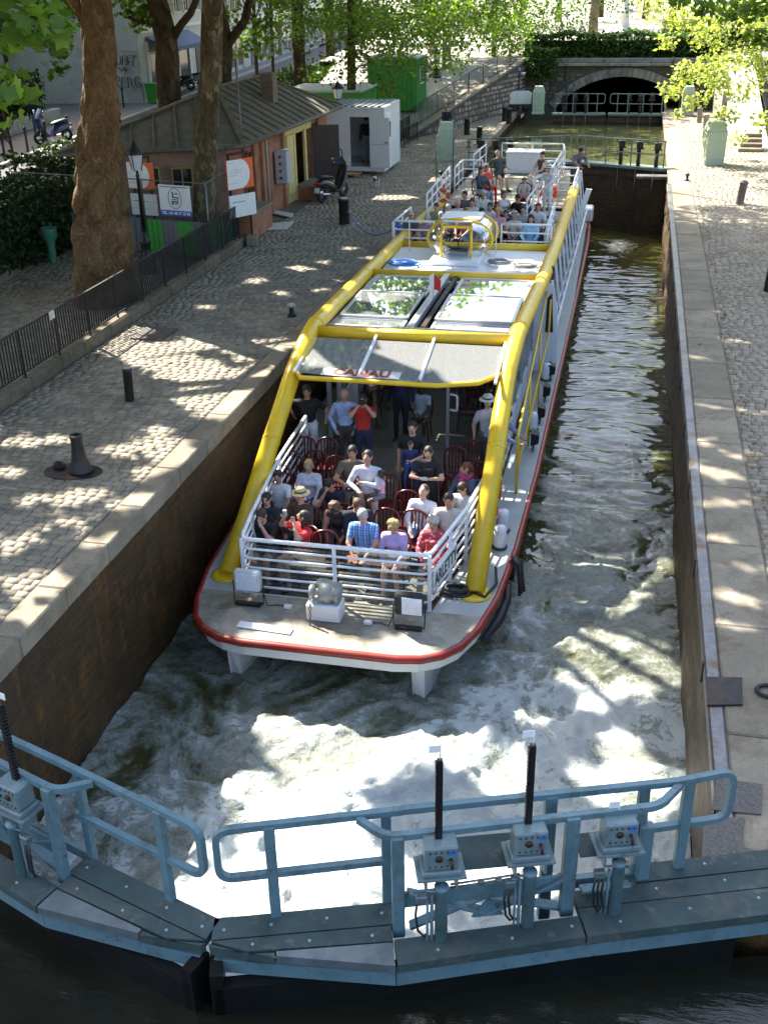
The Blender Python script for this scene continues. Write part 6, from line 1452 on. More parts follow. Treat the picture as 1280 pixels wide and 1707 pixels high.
simple_tree(744, 140, 64, .22, "brown trunk on the sunlit rising path, front one", MAT_BARK_D, LEAF_Y, [(740, 20, 1.4, 150), (770, 60, 1.3, 120), (715, 60, 1.3, 120), (790, 20, 1.5, 140)], 2.4, MAT_BARK_L, "plane_tree", "trees on the square")
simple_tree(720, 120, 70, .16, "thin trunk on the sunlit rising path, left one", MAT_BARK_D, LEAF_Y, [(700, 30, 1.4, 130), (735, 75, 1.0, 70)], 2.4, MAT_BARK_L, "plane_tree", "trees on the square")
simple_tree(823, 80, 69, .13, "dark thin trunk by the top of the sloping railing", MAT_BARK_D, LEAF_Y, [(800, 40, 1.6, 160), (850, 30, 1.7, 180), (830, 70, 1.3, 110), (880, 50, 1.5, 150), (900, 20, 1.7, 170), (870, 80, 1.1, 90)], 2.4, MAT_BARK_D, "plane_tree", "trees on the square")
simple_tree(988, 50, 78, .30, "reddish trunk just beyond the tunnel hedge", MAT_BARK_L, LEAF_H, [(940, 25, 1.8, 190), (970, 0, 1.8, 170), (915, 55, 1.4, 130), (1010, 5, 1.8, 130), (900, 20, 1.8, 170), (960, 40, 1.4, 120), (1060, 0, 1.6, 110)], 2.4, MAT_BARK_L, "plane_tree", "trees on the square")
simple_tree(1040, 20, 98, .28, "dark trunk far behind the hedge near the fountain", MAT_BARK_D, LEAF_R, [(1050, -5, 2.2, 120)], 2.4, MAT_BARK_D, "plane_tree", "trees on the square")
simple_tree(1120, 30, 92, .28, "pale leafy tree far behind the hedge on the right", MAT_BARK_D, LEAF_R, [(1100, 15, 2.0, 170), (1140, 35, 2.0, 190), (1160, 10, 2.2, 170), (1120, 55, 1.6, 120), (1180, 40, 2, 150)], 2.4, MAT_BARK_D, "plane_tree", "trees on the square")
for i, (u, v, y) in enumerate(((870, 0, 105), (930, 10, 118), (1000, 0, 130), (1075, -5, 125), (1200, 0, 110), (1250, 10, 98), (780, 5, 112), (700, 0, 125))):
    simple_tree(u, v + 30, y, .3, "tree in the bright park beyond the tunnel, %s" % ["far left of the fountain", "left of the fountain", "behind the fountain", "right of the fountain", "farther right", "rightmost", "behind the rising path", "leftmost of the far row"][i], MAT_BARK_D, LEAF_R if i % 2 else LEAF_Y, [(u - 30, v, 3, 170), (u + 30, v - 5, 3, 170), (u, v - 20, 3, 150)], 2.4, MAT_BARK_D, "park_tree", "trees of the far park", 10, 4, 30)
# right bank tree with sunlit pale leaves
tr = thing("plane_tree", "right bank tree with bright sunlit leaves hanging over the ramp", "tree", (7.0, 47, 0), group="trees on the right bank")
q = ray_y(1276, 60, 47) + V(1.3, 0, 0); trunk([(q.x + .3, 47, -.1, .34), (q.x + .2, 47, 3, .28), (q.x, 47, 6.5, .24), (q.x - .1, 47, 10, .2)], tr, MAT_BARK, 24, 0, .1, m=40, limbs=[[(q.x, 47, 5.0, .10), (q.x - 1.2, 46.5, 4.6, .07), (q.x - 3.2, 46, 4.0, .03)], [(q.x, 47, 5.8, .10), (q.x - 2.0, 46.5, 6.4, .07), (q.x - 4.2, 46, 6.6, .03)]])
parts = []
for (u, v, r, n) in ((1250, 90, 1.0, 200), (1200, 110, .9, 190), (1150, 120, .8, 150), (1120, 150, .6, 90), (1180, 60, .9, 160), (1240, 150, .8, 150), (1210, 190, .6, 90), (1160, 170, .5, 60), (1260, 30, 1.1, 200), (1200, 15, 1.1, 180), (1140, 25, 1.0, 150), (1095, 10, .8, 90), (1270, 200, .6, 80), (1230, 230, .4, 40), (1275, 120, .8, 120), (1190, 140, .7, 120), (1110, 70, .5, 50), (1130, 190, .25, 16)):
    p = ray_y(u, v, random.uniform(43, 49)); parts.append((tuple(p), (r, r, r * .7), int(n * 1.7), .17))
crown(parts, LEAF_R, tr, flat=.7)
parts = [((random.uniform(5, 11), random.uniform(42, 52), random.uniform(7.5, 12)), (1.3, 1.3, .9), 60, .4) for _ in range(40)]
crown(parts, LEAF_R, tr, "upper_crown", flat=.7)
tr2 = thing("plane_tree", "dark leafy bough of a right bank tree in the top right corner", "tree", (8.0, 30, 0), group="trees on the right bank")
trunk([(8, 30, -.1, .4), (8, 30, 5, .33), (7.9, 30, 9, .26)], tr2, MAT_BARK, 20, 0, .1, m=30, limbs=[[(7.9, 30, 7.0, .12), (6.5, 31, 7.0, .08), (3.6, 31.5, 6.4, .03)]])
parts = []
for (u, v, r, n) in ((1180, 10, .5, 110), (1230, 20, .55, 130), (1270, 10, .5, 110), (1130, -5, .4, 60), (1265, 60, .35, 60)):
    p = ray_y(u, v, random.uniform(30, 33)); parts.append((tuple(p), (r, r, r * .6), n, .2))
parts += [((random.uniform(5.5, 12), random.uniform(26, 36), random.uniform(8, 12)), (1.3, 1.3, .9), 60, .4) for _ in range(40)]
crown(parts, LEAF_P, tr2, flat=.7)

# ---- hedge over the portal and shrubs
def hedge(name, label, A, B, w, h, z0, mat, n, sz=.12, cat="hedge", group=None, core=True):
    A = Vector(A); B = Vector(B); d = B - A; t = thing(name, label, cat, (A.x, A.y, z0), group=group); nn = V(-d.y, d.x, 0).normalized()
    k = n; f = RNG.random(k); side = RNG.choice([0, 1, 2], k, p=[.45, .35, .2]); a = RNG.random(k); bq = RNG.random(k)
    C = np.zeros((k, 3)); lump = .8 + .45 * fbm(f * d.length * .8, f * 0 + 1.0, 4.2, 3)
    o = np.where(side == 0, -w / 2, np.where(side == 2, w / 2, (a - .5) * w)); zz = np.where(side == 1, 1.0, bq) * h * lump; o = o * (.8 + .4 * fbm(f * d.length, zz, 2.2, 2))
    for c in range(3): C[:, c] = A[c] + d[c] * f + nn[c] * o
    C[:, 2] = z0 + zz; C += RNG.normal(0, .06, C.shape)
    vs, F = leaf_cloud(C, sz * RNG.uniform(.6, 1.4, k), .8); inst("foliage", np_mesh("foliage", vs - np.array(t.location), F, mat, RNG.random(k)), t)
    if core:
        b = MB(); m = 24
        for i in range(m):
            pass
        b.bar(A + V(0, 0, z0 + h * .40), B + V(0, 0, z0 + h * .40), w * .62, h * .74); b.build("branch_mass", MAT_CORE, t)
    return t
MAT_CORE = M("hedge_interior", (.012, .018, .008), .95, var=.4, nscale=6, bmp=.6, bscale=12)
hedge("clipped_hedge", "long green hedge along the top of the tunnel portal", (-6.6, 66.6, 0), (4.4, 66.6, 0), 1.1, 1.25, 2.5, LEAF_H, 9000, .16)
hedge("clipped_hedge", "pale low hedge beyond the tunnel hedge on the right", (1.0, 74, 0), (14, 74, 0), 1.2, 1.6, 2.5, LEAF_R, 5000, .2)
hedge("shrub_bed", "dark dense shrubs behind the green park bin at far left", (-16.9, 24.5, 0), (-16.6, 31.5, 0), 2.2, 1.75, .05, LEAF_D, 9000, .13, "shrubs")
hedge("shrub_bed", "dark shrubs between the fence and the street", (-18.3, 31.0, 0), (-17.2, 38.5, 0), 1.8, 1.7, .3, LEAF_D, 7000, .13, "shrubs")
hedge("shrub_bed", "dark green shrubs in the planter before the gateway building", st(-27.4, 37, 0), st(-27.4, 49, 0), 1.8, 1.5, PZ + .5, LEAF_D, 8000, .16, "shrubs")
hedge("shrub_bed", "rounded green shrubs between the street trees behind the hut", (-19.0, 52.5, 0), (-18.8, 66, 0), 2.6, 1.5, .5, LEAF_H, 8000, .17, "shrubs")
p = ray_y(180 / 2, 150, 47); 
# ivy spilling over the left end of the portal
hedge("ivy_curtain", "leafy branch spilling over the left end of the portal parapet", (-6.3, 65.1, 0), (-4.6, 65.2, 0), .5, 1.5, 1.6, LEAF_H, 1500, .16, "ivy", core=False)
# ---- fallen leaves
C = np.stack([RNG.uniform(-15.4, -12.4, 900), RNG.uniform(22, 29, 900), np.full(900, .03)], 1); C = C[(fbm(C[:, 0], C[:, 1], 3, 3) > .5)]
C2 = np.concatenate([np.stack([RNG.uniform(-10.6, -7, 130), RNG.uniform(12, 34, 130), np.full(130, .035)], 1), np.stack([RNG.normal(XR + .98, .05, 160), RNG.uniform(8, 40, 160), np.full(160, .03)], 1), np.stack([RNG.uniform(1.6, 5, 90), RNG.uniform(8, 36, 90), np.full(90, .035)], 1)]); C = np.concatenate([C, C2])
vs, F = leaf_cloud(C, RNG.uniform(.05, .12, len(C)), .25); vs[:, 2] = np.clip(vs[:, 2], .03, .06)
o = inst("fallen_leaves", np_mesh("fallen_leaves", vs, F, M("dry_leaves", (.22, .13, .05), .8, var=.3, nscale=9, rnd=.4), RNG.random(len(F)))); tag(o, "dry brown leaves scattered on the quays and under the big trunk", "leaves", kind="stuff")
# ---- fountain and far backdrop of the square
t = thing("stone_fountain", "pale stone fountain figure in the sunlit square beyond the hedge", "fountain", (ray_y(1040, 40, 88).x, 88, 2.5))
b = MB(); b.lathe([(1.6, 0), (1.7, .5), (1.5, .55), (.5, .6), (.35, .9), (.3, 1.6), (.9, 1.75), (.95, 1.85), (.3, 1.9), (.22, 2.5), (.3, 2.8), (.25, 3.1), (.12, 3.3), (0, 3.35)], 20); b.build("basin_and_figure", M("fountain_stone", (.5, .49, .45), .8, var=.1), t, False)
b = MB()
for k in range(10): a = 2 * math.pi * k / 10; b.lathe([(.12, 0), (.14, .1), (.07, .3), (.10, .6), (.12, .7)], 8, (2.6 * math.cos(a), 2.6 * math.sin(a), 0))
b.build("balusters", bpy.data.materials["fountain_stone"], t, False)
# ============================================================ the tour boat
BX = -3.87; DK = -1.70; FL = -1.95                     # centre line, deck, well floor
MAT_HULLW = M("hull_white", (.72, .73, .74), .35, var=.05, nscale=3, col2=(.55, .54, .5), patchlo=.6, patchhi=.85, bmp=.03)
MAT_HULLB = M("hull_black", (.02, .02, .022), .5, var=.3)
MAT_REDR = M("rub_rail_red", (.28, .020, .012), .4, var=.2, nscale=5, col2=(.22, .05, .03), bmp=.1)
MAT_DECK = M("deck_paint_worn", (.31, .285, .225), .8, var=.22, nscale=5, col2=(.17, .135, .085), bmp=.3, patchscale=1.7, patchlo=.46, patchhi=.66)
MAT_DECKS = M("side_deck_grey", (.34, .36, .34), .6, var=.12, nscale=3, col2=(.36, .36, .32), bmp=.1)
MAT_FLOOR = M("cabin_floor", (.16, .14, .11), .5, var=.2, nscale=3, bmp=.1)
MAT_YEL = M("frame_yellow", (.72, .46, .012), .42, var=.1, nscale=3, col2=(.60, .36, .02), patchlo=.6, patchhi=.85, coat=.1)
MAT_RAILW = M("rail_white", (.76, .77, .78), .35, var=.05, nscale=5)
MAT_ALU = M("aluminium", (.48, .49, .50), .4, .6, var=.1)
GLASS = glass_mat("roof_glass", (.80, .86, .83), .015, .66, .16)
GLASS_C = glass_mat("canopy_glass", (.80, .86, .83), .03, .48, .24)
GLASS_F = glass_mat("front_glass", (.62, .68, .66), .01, .93)
GLASS_B = glass_mat("bubble_plexiglass", (.86, .90, .90), .02, .96, 0, .45)
weather(MAT_YEL, (.30, .17, .03), 5, .60, .74, .45, (1, 1, 1)); weather(MAT_YEL, (.12, .09, .05), 22, .68, .74, .6); weather(MAT_HULLW, (.32, .28, .2), 3, .58, .75, .5, (1, 1, .35)); weather(MAT_RAILW, (.35, .24, .15), 14, .68, .75, .6); weather(MAT_DECK, (.10, .075, .05), 11, .62, .7, .6)
boat = thing("tour_boat", "long white tour boat with yellow tubular frame filling the lock", "boat", (BX, 28, ZW))
def bp(b, name, mat, par=None): return b.build(name, mat, par or boat)
# --- plan outline (half width by station)
st_ = [(12.30, 1.15), (12.36, 1.50), (12.52, 1.78), (12.78, 2.0), (13.3, 2.19), (14.2, 2.35), (15.8, 2.46), (19, 2.52), (30, 2.52), (39, 2.5), (42, 2.42), (43.0, 2.25), (43.5, 1.9), (43.6, 1.3)]
def ring(z, s=0.0, dy=0.0): return [V(BX + h - s, y + (dy if y < 14 else 0) + (s if y < 13 else 0), z) for y, h in st_] + [V(BX - h + s, y + (dy if y < 14 else 0) + (s if y < 13 else 0), z) for y, h in reversed(st_)]
n_ = len(ring(0))
b = MB(); R0, R1, R2 = ring(DK - .10), ring(DK - .30, .03), ring(DK - .36, .14, .1)
for A, Bq in ((R0, R1), (R1, R2)): b.add(A + Bq, [(i, n_ + i, n_ + (i + 1) % n_, (i + 1) % n_) for i in range(n_)])
b.add(R2, [tuple(range(n_))]); bp(b, "hull_band", MAT_HULLW)
b = MB(); b.tube([p for p in ring(DK - .055, -.01)], .065, 10, closed=True); bp(b, "rub_rail", MAT_REDR)
# two floats below
for sx in (-1, 1):
    b = MB(); rings = []
    for y, w, zt_ in ((12.62, .10, DK - .32), (12.9, .17, DK - .34), (14.0, .34, DK - .35), (16.0, .62, DK - .35), (20, .78, DK - .35), (42.8, .78, DK - .35)):
        cx = BX + sx * (1.42 + (.0 if y < 14 else min(.22, (y - 14) * .05))); rings.append([V(cx - w, y, zt_), V(cx + w, y, zt_), V(cx + w * .9, y + .05, ZW - .1), V(cx + w * .4, y + .25, ZW - .9), V(cx - w * .4, y + .25, ZW - .9), V(cx - w * .9, y + .05, ZW - .1)])
    loft(b, rings); b.s = [False] * len(b.s); bp(b, "float_hull", MAT_HULLW)
b = MB(); b.bar((BX + 2.40, 16, DK - .5), (BX + 2.40, 42, DK - .5), .10, .5); b.bar((BX - 2.40, 16, DK - .5), (BX - 2.40, 42, DK - .5), .10, .5); bp(b, "hull_side", MAT_HULLB)
# --- decks
WELL = [(13.55, 1.47), (15.2, 1.72), (17.2, 1.92), (20.0, 1.95)]
b = MB(); bow = [p for p in ring(DK) if p.y <= 13.31]; L_ = sorted([p for p in bow if p.x < BX], key=lambda p: -p.y); Rr_ = sorted([p for p in bow if p.x > BX], key=lambda p: p.y)
poly = L_ + Rr_ + [V(BX + 2.23, 13.55, DK), V(BX - 2.23, 13.55, DK)]
b.add(poly, [tuple(range(len(poly)))]); bp(b, "bow_deck", MAT_DECK)
for sx in (-1, 1):
    b = MB(); out = [(13.55, 2.23), (14.2, 2.35), (15.8, 2.46), (19, 2.52), (30, 2.52), (42.9, 2.3)]; inn = [(42.9, 1.3), (30, 1.9), (20, 1.95), (17.2, 1.92), (15.2, 1.72), (13.55, 1.47)]
    P = [V(BX + sx * h, y, DK) for y, h in out + inn]; b.add(P, [tuple(range(len(P)))] if sx > 0 else [tuple(range(len(P)))[::-1]]); bp(b, "side_deck", MAT_DECKS)
b = MB(); b.add([V(BX - 1.5, 13.55, FL), V(BX + 1.5, 13.55, FL), V(BX + 1.95, 20, FL), V(BX + 1.9, 27.4, FL), V(BX - 1.9, 27.4, FL), V(BX - 1.95, 20, FL)], [tuple(range(6))]); bp(b, "well_floor", MAT_FLOOR)
b = MB()
W2 = [V(BX - h, y, 0) for y, h in reversed(WELL)] + [V(BX + h, y, 0) for y, h in WELL]
for p, q in zip(W2[:-1], W2[1:]): b.add([p + V(0, 0, FL - .01), q + V(0, 0, FL - .01), q + V(0, 0, DK + .02), p + V(0, 0, DK + .02)], [(0, 1, 2, 3)])
bp(b, "well_coaming", MAT_HULLW)
# --- yellow frame
def ytube(name, pts, r, par=None, corner=.5):
    b = MB(); b.tube(arc_path(pts, corner, 6), r, 16); return bp(b, name, MAT_YEL, par)
fR = [V(-1.86, 14.19, DK - .02), V(-1.90, 18.3, .5), V(-1.86, 19.5, .86), V(-1.80, 24.5, .65), V(-1.80, 28, .55), V(-1.80, 36.0, .62)]
fL = [V(-5.84, 14.03, DK - .02), V(-5.80, 18.0, .45), V(-5.80, 19.2, .84), V(-5.95, 24.5, .62), V(-6.0, 28, .5), V(-5.93, 35.5, .34)]
ytube("frame_tube", fR, .16, corner=.45); ytube("frame_tube", fL, .16, corner=.45)
for nm, a, c, r in (("frame_beam", V(-5.79, 19.25, .78), V(-1.87, 19.25, .80), .115), ("frame_beam", V(-5.95, 24.5, .60), V(-1.8, 24.5, .62), .11), ("frame_beam", V(-6.0, 28.25, .42), V(-1.8, 28.25, .46), .12)): ytube(nm, [a, c], r)
for sx, f in ((-1, V(-5.84, 14.03, DK)), (1, V(-1.86, 14.19, DK))):
    b = MB(); b.lathe([(.27, 0), (.27, .02), (.2, .03)], 16, f); bp(b, "frame_foot", MAT_YEL)
for P in (fR, fL):
    for i, s_ in ((0, .62), (2, .06), (2, .94), (4, .3)):
        a, c = P[i].lerp(P[i + 1], s_), (P[i + 1] - P[i]).normalized(); b = MB(); b.tube([a - c * .03, a + c * .03], .166, 16); bp(b, "frame_collar", MAT_YEL)
# canopy over the bow well: three panes in a yellow rim
cz = lambda y: .44 + (y - 17.55) * .19
Cn = [V(-5.80, 17.95, .50), V(-5.55, 17.55, .44), V(-3.05, 17.55, .44), V(-2.35, 17.72, .47), V(-1.95, 18.15, .53)]
b = MB(); b.tube(Cn, .045, 8); bp(b, "canopy_rim", MAT_YEL)
xs_ = [-5.70, -4.50, -3.38, -2.02]
for i in range(3):
    x0, x1 = xs_[i] + .015, xs_[i + 1] - .015; y0a = 17.60 if i < 2 else 17.60
    P = [V(x0, 17.60 if i else 17.72, .475), V(x1 if i < 2 else -3.0, 17.60, .475)] + ([V(-2.32, 17.76, .50), V(-2.02, 18.1, .56)] if i == 2 else []) + [V(x1, 19.0, .745), V(x0, 19.0, .745)]
    b = MB(); b.add(P, [tuple(range(len(P)))]); bp(b, "canopy_pane", GLASS_C)
for x in (-5.70, -4.50, -3.38, -2.04):
    b = MB(); b.bar((x, 17.66, .50), (x, 19.35, .83), .05, .04, 0, .006); bp(b, "canopy_rafter", MAT_RAILW)
b = MB(); P = [V(-5.2, 17.63, .488), V(-3.75, 17.63, .488), V(-3.75, 17.88, .536), V(-5.2, 17.88, .536)]; b.add(P, [(0, 1, 2, 3)]); bp(b, "name_band", M("pale_band", (.55, .57, .54), .5, var=.05))
text_part("CANAU", .30, V(-4.46, 17.755, .518), (1, 0, 0), (0, .98, .19), M("brown_red_letters", (.28, .04, .02), .5), boat, "name_letters", bold=.012)
# sliding roof panes between the beams
for col, (x0, x1) in enumerate(((-5.60, -4.22), (-3.62, -2.08))):
    rows = ((19.5, 20.6, .66), (20.65, 22.55, .72), (22.6, 24.25, .66))
    for y0, y1, z in rows:
        z -= .012 * (y0 - 19); b = MB(); w = .06
        for a, c in (((x0, y0), (x1, y0)), ((x1, y0), (x1, y1)), ((x1, y1), (x0, y1)), ((x0, y1), (x0, y0))): b.bar((a[0], a[1], z), (c[0], c[1], z), w, .05)
        f = bp(b, "roof_pane_frame", MAT_ALU); b = MB(); b.add([V(x0, y0, z + .01), V(x1, y0, z + .01), V(x1, y1, z + .01), V(x0, y1, z + .01)], [(0, 1, 2, 3)]); bp(b, "pane", GLASS, f)
b = MB(); b.bar((-4.02, 19.4, .68), (-4.02, 24.4, .62), .14, .16, 0, .01); bp(b, "centre_beam", MAT_ALU); b = MB(); b.bar((-3.80, 19.4, .66), (-3.80, 24.4, .60), .10, .08); bp(b, "centre_rail", MAT_IRON)
for x in (-5.66, -2.02): b = MB(); b.bar((x, 19.3, .58), (x + (.0), 24.4, .52), .08, .2); bp(b, "roof_gutter", MAT_ALU)
# pennant
t = thing("pennant", "small red and white pennant on a short staff above the glass roof", "flag", (-3.95, 22.2, .72))
b = MB(); b.tube([(-3.95, 22.2, .68), (-3.95, 22.2, 1.25)], .014, 6); b.build("staff", MAT_WHITE_P, t)
b = MB(); b.add([V(-3.94, 22.2, 1.24), V(-3.78, 22.17, 1.1), V(-3.80, 22.2, .86), V(-3.94, 22.22, .9)], [(0, 1, 2, 3)]); b.build("red_cloth", M("pennant_red", (.55, .03, .02), .7), t)
b = MB(); b.add([V(-4.04, 22.2, 1.18), V(-3.96, 22.2, 1.24), V(-3.96, 22.2, .86), V(-4.04, 22.2, .8)], [(0, 1, 2, 3)]); b.build("white_cloth", MAT_WHITE_P, t)
# --- glass front of the cabin and its side walls
gy = 20.0
for x in (-5.72, -5.5, -5.15): b = MB(); b.bar((x, gy, FL), (x, gy, .62), .07, .09); bp(b, "mullion", MAT_ALU)
for x in (-3.25, -2.12): b = MB(); b.bar((x, gy, FL), (x, gy, .62), .035, .06); bp(b, "mullion", MAT_ALU)
for x0, x1 in ((-5.12, -4.38), (-3.22, -2.15)): b = MB(); b.add([V(x0, gy, FL + .05), V(x1, gy, FL + .05), V(x1, gy, .6), V(x0, gy, .6)], [(0, 1, 2, 3)]); bp(b, "front_pane", GLASS_F)
b = MB(); b.tube(arc_path([V(-3.2, gy - .02, -.95), V(-3.05, gy - .07, -.95), V(-3.05, gy - .07, -.62), V(-3.2, gy - .02, -.62)], .05), .022, 8); bp(b, "door_handle", MAT_RAILW)
b = MB(); b.bar((-5.7, gy, .66), (-2.05, gy, .66), .08, .1); bp(b, "front_head_rail", MAT_ALU)
for sx in (-1, 1):
    x = BX + sx * 1.86
    for k, y in enumerate((20.0, 21.2, 22.4, 23.6, 24.7)):
        b = MB(); b.bar((x, y, DK), (x + -sx * .05, y, .62), .05, .07); bp(b, "side_mullion", MAT_ALU)
        if k < 4:
            b = MB(); b.add([V(x, y + .04, DK + .55), V(x, y + 1.16, DK + .55), V(x - sx * .05, y + 1.16, .55), V(x - sx * .05, y + .04, .55)], [(0, 1, 2, 3)]); bp(b, "side_pane", GLASS_F)
            b = MB(); b.bar((x, y + .04, DK + .28), (x, y + 1.16, DK + .28), .05, .52); bp(b, "side_panel", MAT_HULLW)
    # cabin side aft: leaning panel with tall windows
    xo = BX + sx * 2.28; xi = BX + sx * 2.02
    b = MB(); b.add([V(xo, 24.9, DK), V(xo, 42.0, DK), V(xi, 42.0, .25), V(xi, 24.9, .35)], [(0, 1, 2, 3)] if sx > 0 else [(3, 2, 1, 0)]); sw = bp(b, "cabin_side", MAT_HULLW)
    for k in range(12):
        y0 = 26.2 + k * 1.28; u = V(xi - xo, 0, .3 - DK).normalized(); nrm = V(sx * u.z, 0, -sx * u.x) * .012
        def q(y, s_): return V(xo, y, DK) + u * s_ + nrm
        b = MB(); b.add([q(y0, .55), q(y0 + .95, .55), q(y0 + .95, 1.75), q(y0, 1.75)], [(0, 1, 2, 3)]); bp(b, "window", MAT_PANE, sw)
        b = MB(); b.bar(q(y0 - .1, .45) + nrm, q(y0 - .1, 1.85) + nrm, .05, .04, up=nrm); bp(b, "window_post", MAT_RAILW, sw)
    b = MB(); b.bar(V(xo, 25, DK + .5) + V(sx * .0, 0, 0), V(xo, 42, DK + .5), .06, .06); bp(b, "side_moulding", MAT_RAILW)
# wing bulkhead with its dark window on the right side
b = MB(); b.prism([(-2.0, DK), (-1.42, DK), (-1.46, -.2), (-1.58, .42), (-2.0, .42)], (0, .10, 0), 0, (0, 24.82, 0), (1, 0, 0), (0, 0, 1)); wb = bp(b, "wing_bulkhead", MAT_HULLW)
b = MB(); b.prism([(-1.72, -.72), (-1.53, -.72), (-1.60, .22), (-1.70, .10)], (0, -.012, 0), 0, (0, 24.815, 0), (1, 0, 0), (0, 0, 1)); bp(b, "window", MAT_PANE, wb)
b = MB(); b.box((-1.72, 25.3, .50), (.22, .2, .14), 0, .01); b.box((-1.72, 25.3, .66), (.2, .18, .14), 0, .01); nl = bp(b, "navigation_light", MAT_IRON)
b = MB(); b.box((-1.72, 25.19, .52), (.16, .03, .08)); bp(b, "red_lens", MAT_REDL, nl)
b = MB(); b.prism([(-6.22, DK), (-5.8, DK), (-5.8, .38), (-6.05, .38)], (0, .10, 0), 0, (0, 24.82, 0), (1, 0, 0), (0, 0, 1)); bp(b, "wing_bulkhead", MAT_HULLW)
b = MB(); b.add([V(BX - 1.95, 27.4, FL), V(BX + 1.95, 27.4, FL), V(BX + 1.95, 27.4, .4), V(BX - 1.95, 27.4, .4)], [(0, 1, 2, 3)]); bp(b, "cabin_bulkhead", MAT_DARKWOOD)
# yellow side handrails on the right
ytube("side_handrail", [V(-1.62, 17.9, DK), V(-1.62, 17.9, -.5), V(-1.72, 24.9, .25)], .026, corner=.1); ytube("side_handrail", [V(-1.62, 18.0, -1.25), V(-1.62, 24.6, -.75), V(-1.62, 24.7, .1)], .022, corner=.1)
for y in (20.2, 22.4): ytube("side_handrail_post", [V(-1.62, y, DK), V(-1.64, y, -.5 + (y - 17.9) * .107)], .02)
# --- white deck house roof with hoses and the helmsman's bubble
b = MB(); b.box((BX, 26.35, .36), (4.0, 3.5, .14), 0, .02); rd = bp(b, "roof_deck", MAT_HULLW)
b = MB(); b.box((-4.14, 26.7, .50), (1.25, 1.1, .16), 0, .03); bp(b, "helm_coaming", MAT_HULLW)
hc = V(-4.14, 27.05, .92)
def sector(name, r, a0, a1, mat, par, nu=14, nv=12, y0=-.55, y1=.85):
    """upright part-cylinder with domed ends: shell of the bubble"""
    pass
b = MB(); rg = []
for y, s in ((-.62, .30), (-.56, .62), (-.42, .86), (-.22, .97), (0, 1.0), (.5, 1.0), (.95, 1.0)):
    rg.append([hc + V(.80 * s * math.copysign(abs(math.cos(a)) ** .85, math.cos(a)), y, .46 * s * math.copysign(abs(math.sin(a)) ** .85, math.sin(a))) for a in np.linspace(0, 2 * math.pi, 24, endpoint=False)])
loft(b, rg, cap=False); bub = bp(b, "helm_bubble", GLASS_B)
for x in (-.36, .36):
    b = MB(); b.tube([hc + V(x, -.55, -.44), hc + V(x * 1.05, -.62, -.2), hc + V(x * 1.05, -.60, .2), hc + V(x, -.50, .44)], .035, 8); bp(b, "bubble_frame", MAT_YEL, bub)
b = MB(); b.tube([hc + V(.82 * math.cos(a), .02, .48 * math.sin(a)) for a in np.linspace(0, 2 * math.pi, 28, endpoint=False)], .04, 8, closed=True); bp(b, "bubble_hoop", MAT_YEL, bub)
b = MB(); b.tube([hc + V(.84 * math.cos(a), .97, .47 * math.sin(a) + .0) for a in np.linspace(0, 2 * math.pi, 28, endpoint=False)], .05, 8, closed=True); bp(b, "bubble_hoop", MAT_YEL, bub)
b = MB(); b.bar(hc + V(-.38, -.60, -.46), hc + V(.38, -.60, -.46), .06, .06); b.bar(hc + V(-.38, -.52, .40), hc + V(.38, -.52, .40), .06, .06); bp(b, "bubble_frame", MAT_YEL, bub)
b = MB(); b.prism([(-.36, -.50), (.34, -.50), (.34, -.08), (-.36, -.08)], (0, 0, .03), 0, hc + V(0, .0, .42), (1, 0, 0), (0, 1, -.18)); bp(b, "sun_blind", M("white_blind", (.7, .7, .72), .6), bub)
b = MB(); b.prism([(-.5, 0), (.5, 0), (.5, .9), (-.5, .9)], (0, 0, .04), 0, hc + V(0, .05, .455), (1, 0, 0), (0, 1, .0)); bp(b, "roof_hatch", MAT_WHITE_P, bub)
b = MB(); b.box(hc + V(-.05, -.25, -.30), (.6, .25, .3), 0, .03); b.tube([hc + V(.12 + .16 * math.cos(a), -.02, -.1 + .16 * math.sin(a)) for a in np.linspace(0, 6.28, 18, endpoint=False)], .015, 6, closed=True); bp(b, "helm_console", MAT_IRON, bub)
def coil(name, label, c, r, col, turns=6, rw=.016, cat="hose", jit=.03):
    b = MB(); pts = []
    for i in range(turns * 18):
        a = i / 18 * 2 * math.pi; rr = r * (.80 + .16 * math.sin(i * .045 + 1) + .10 * math.sin(i * .31)); pts.append(V(c[0] + rr * math.cos(a) + jit * math.sin(i * .11), c[1] + rr * .72 * math.sin(a), c[2] + .02 + i * .0011 + .008 * random.random()))
    b.tube(pts, rw, 6); return tag(b.build(name, M(name + "_mat", col, .55, var=.15)), label, cat)
coil("coiled_hose", "blue coiled hose on the white roof left of the helm bubble", (-5.35, 26.0, .45), .42, (.05, .19, .5), 5, .018)
coil("coiled_rope", "grey coiled rope on the white roof just right of the helm bubble", (-3.0, 26.5, .45), .34, (.20, .21, .22), 4, .016, "rope")
coil("coiled_rope", "pale coiled rope on the white roof near the right yellow tube", (-2.35, 26.2, .45), .36, (.42, .40, .35), 4, .016, "rope")
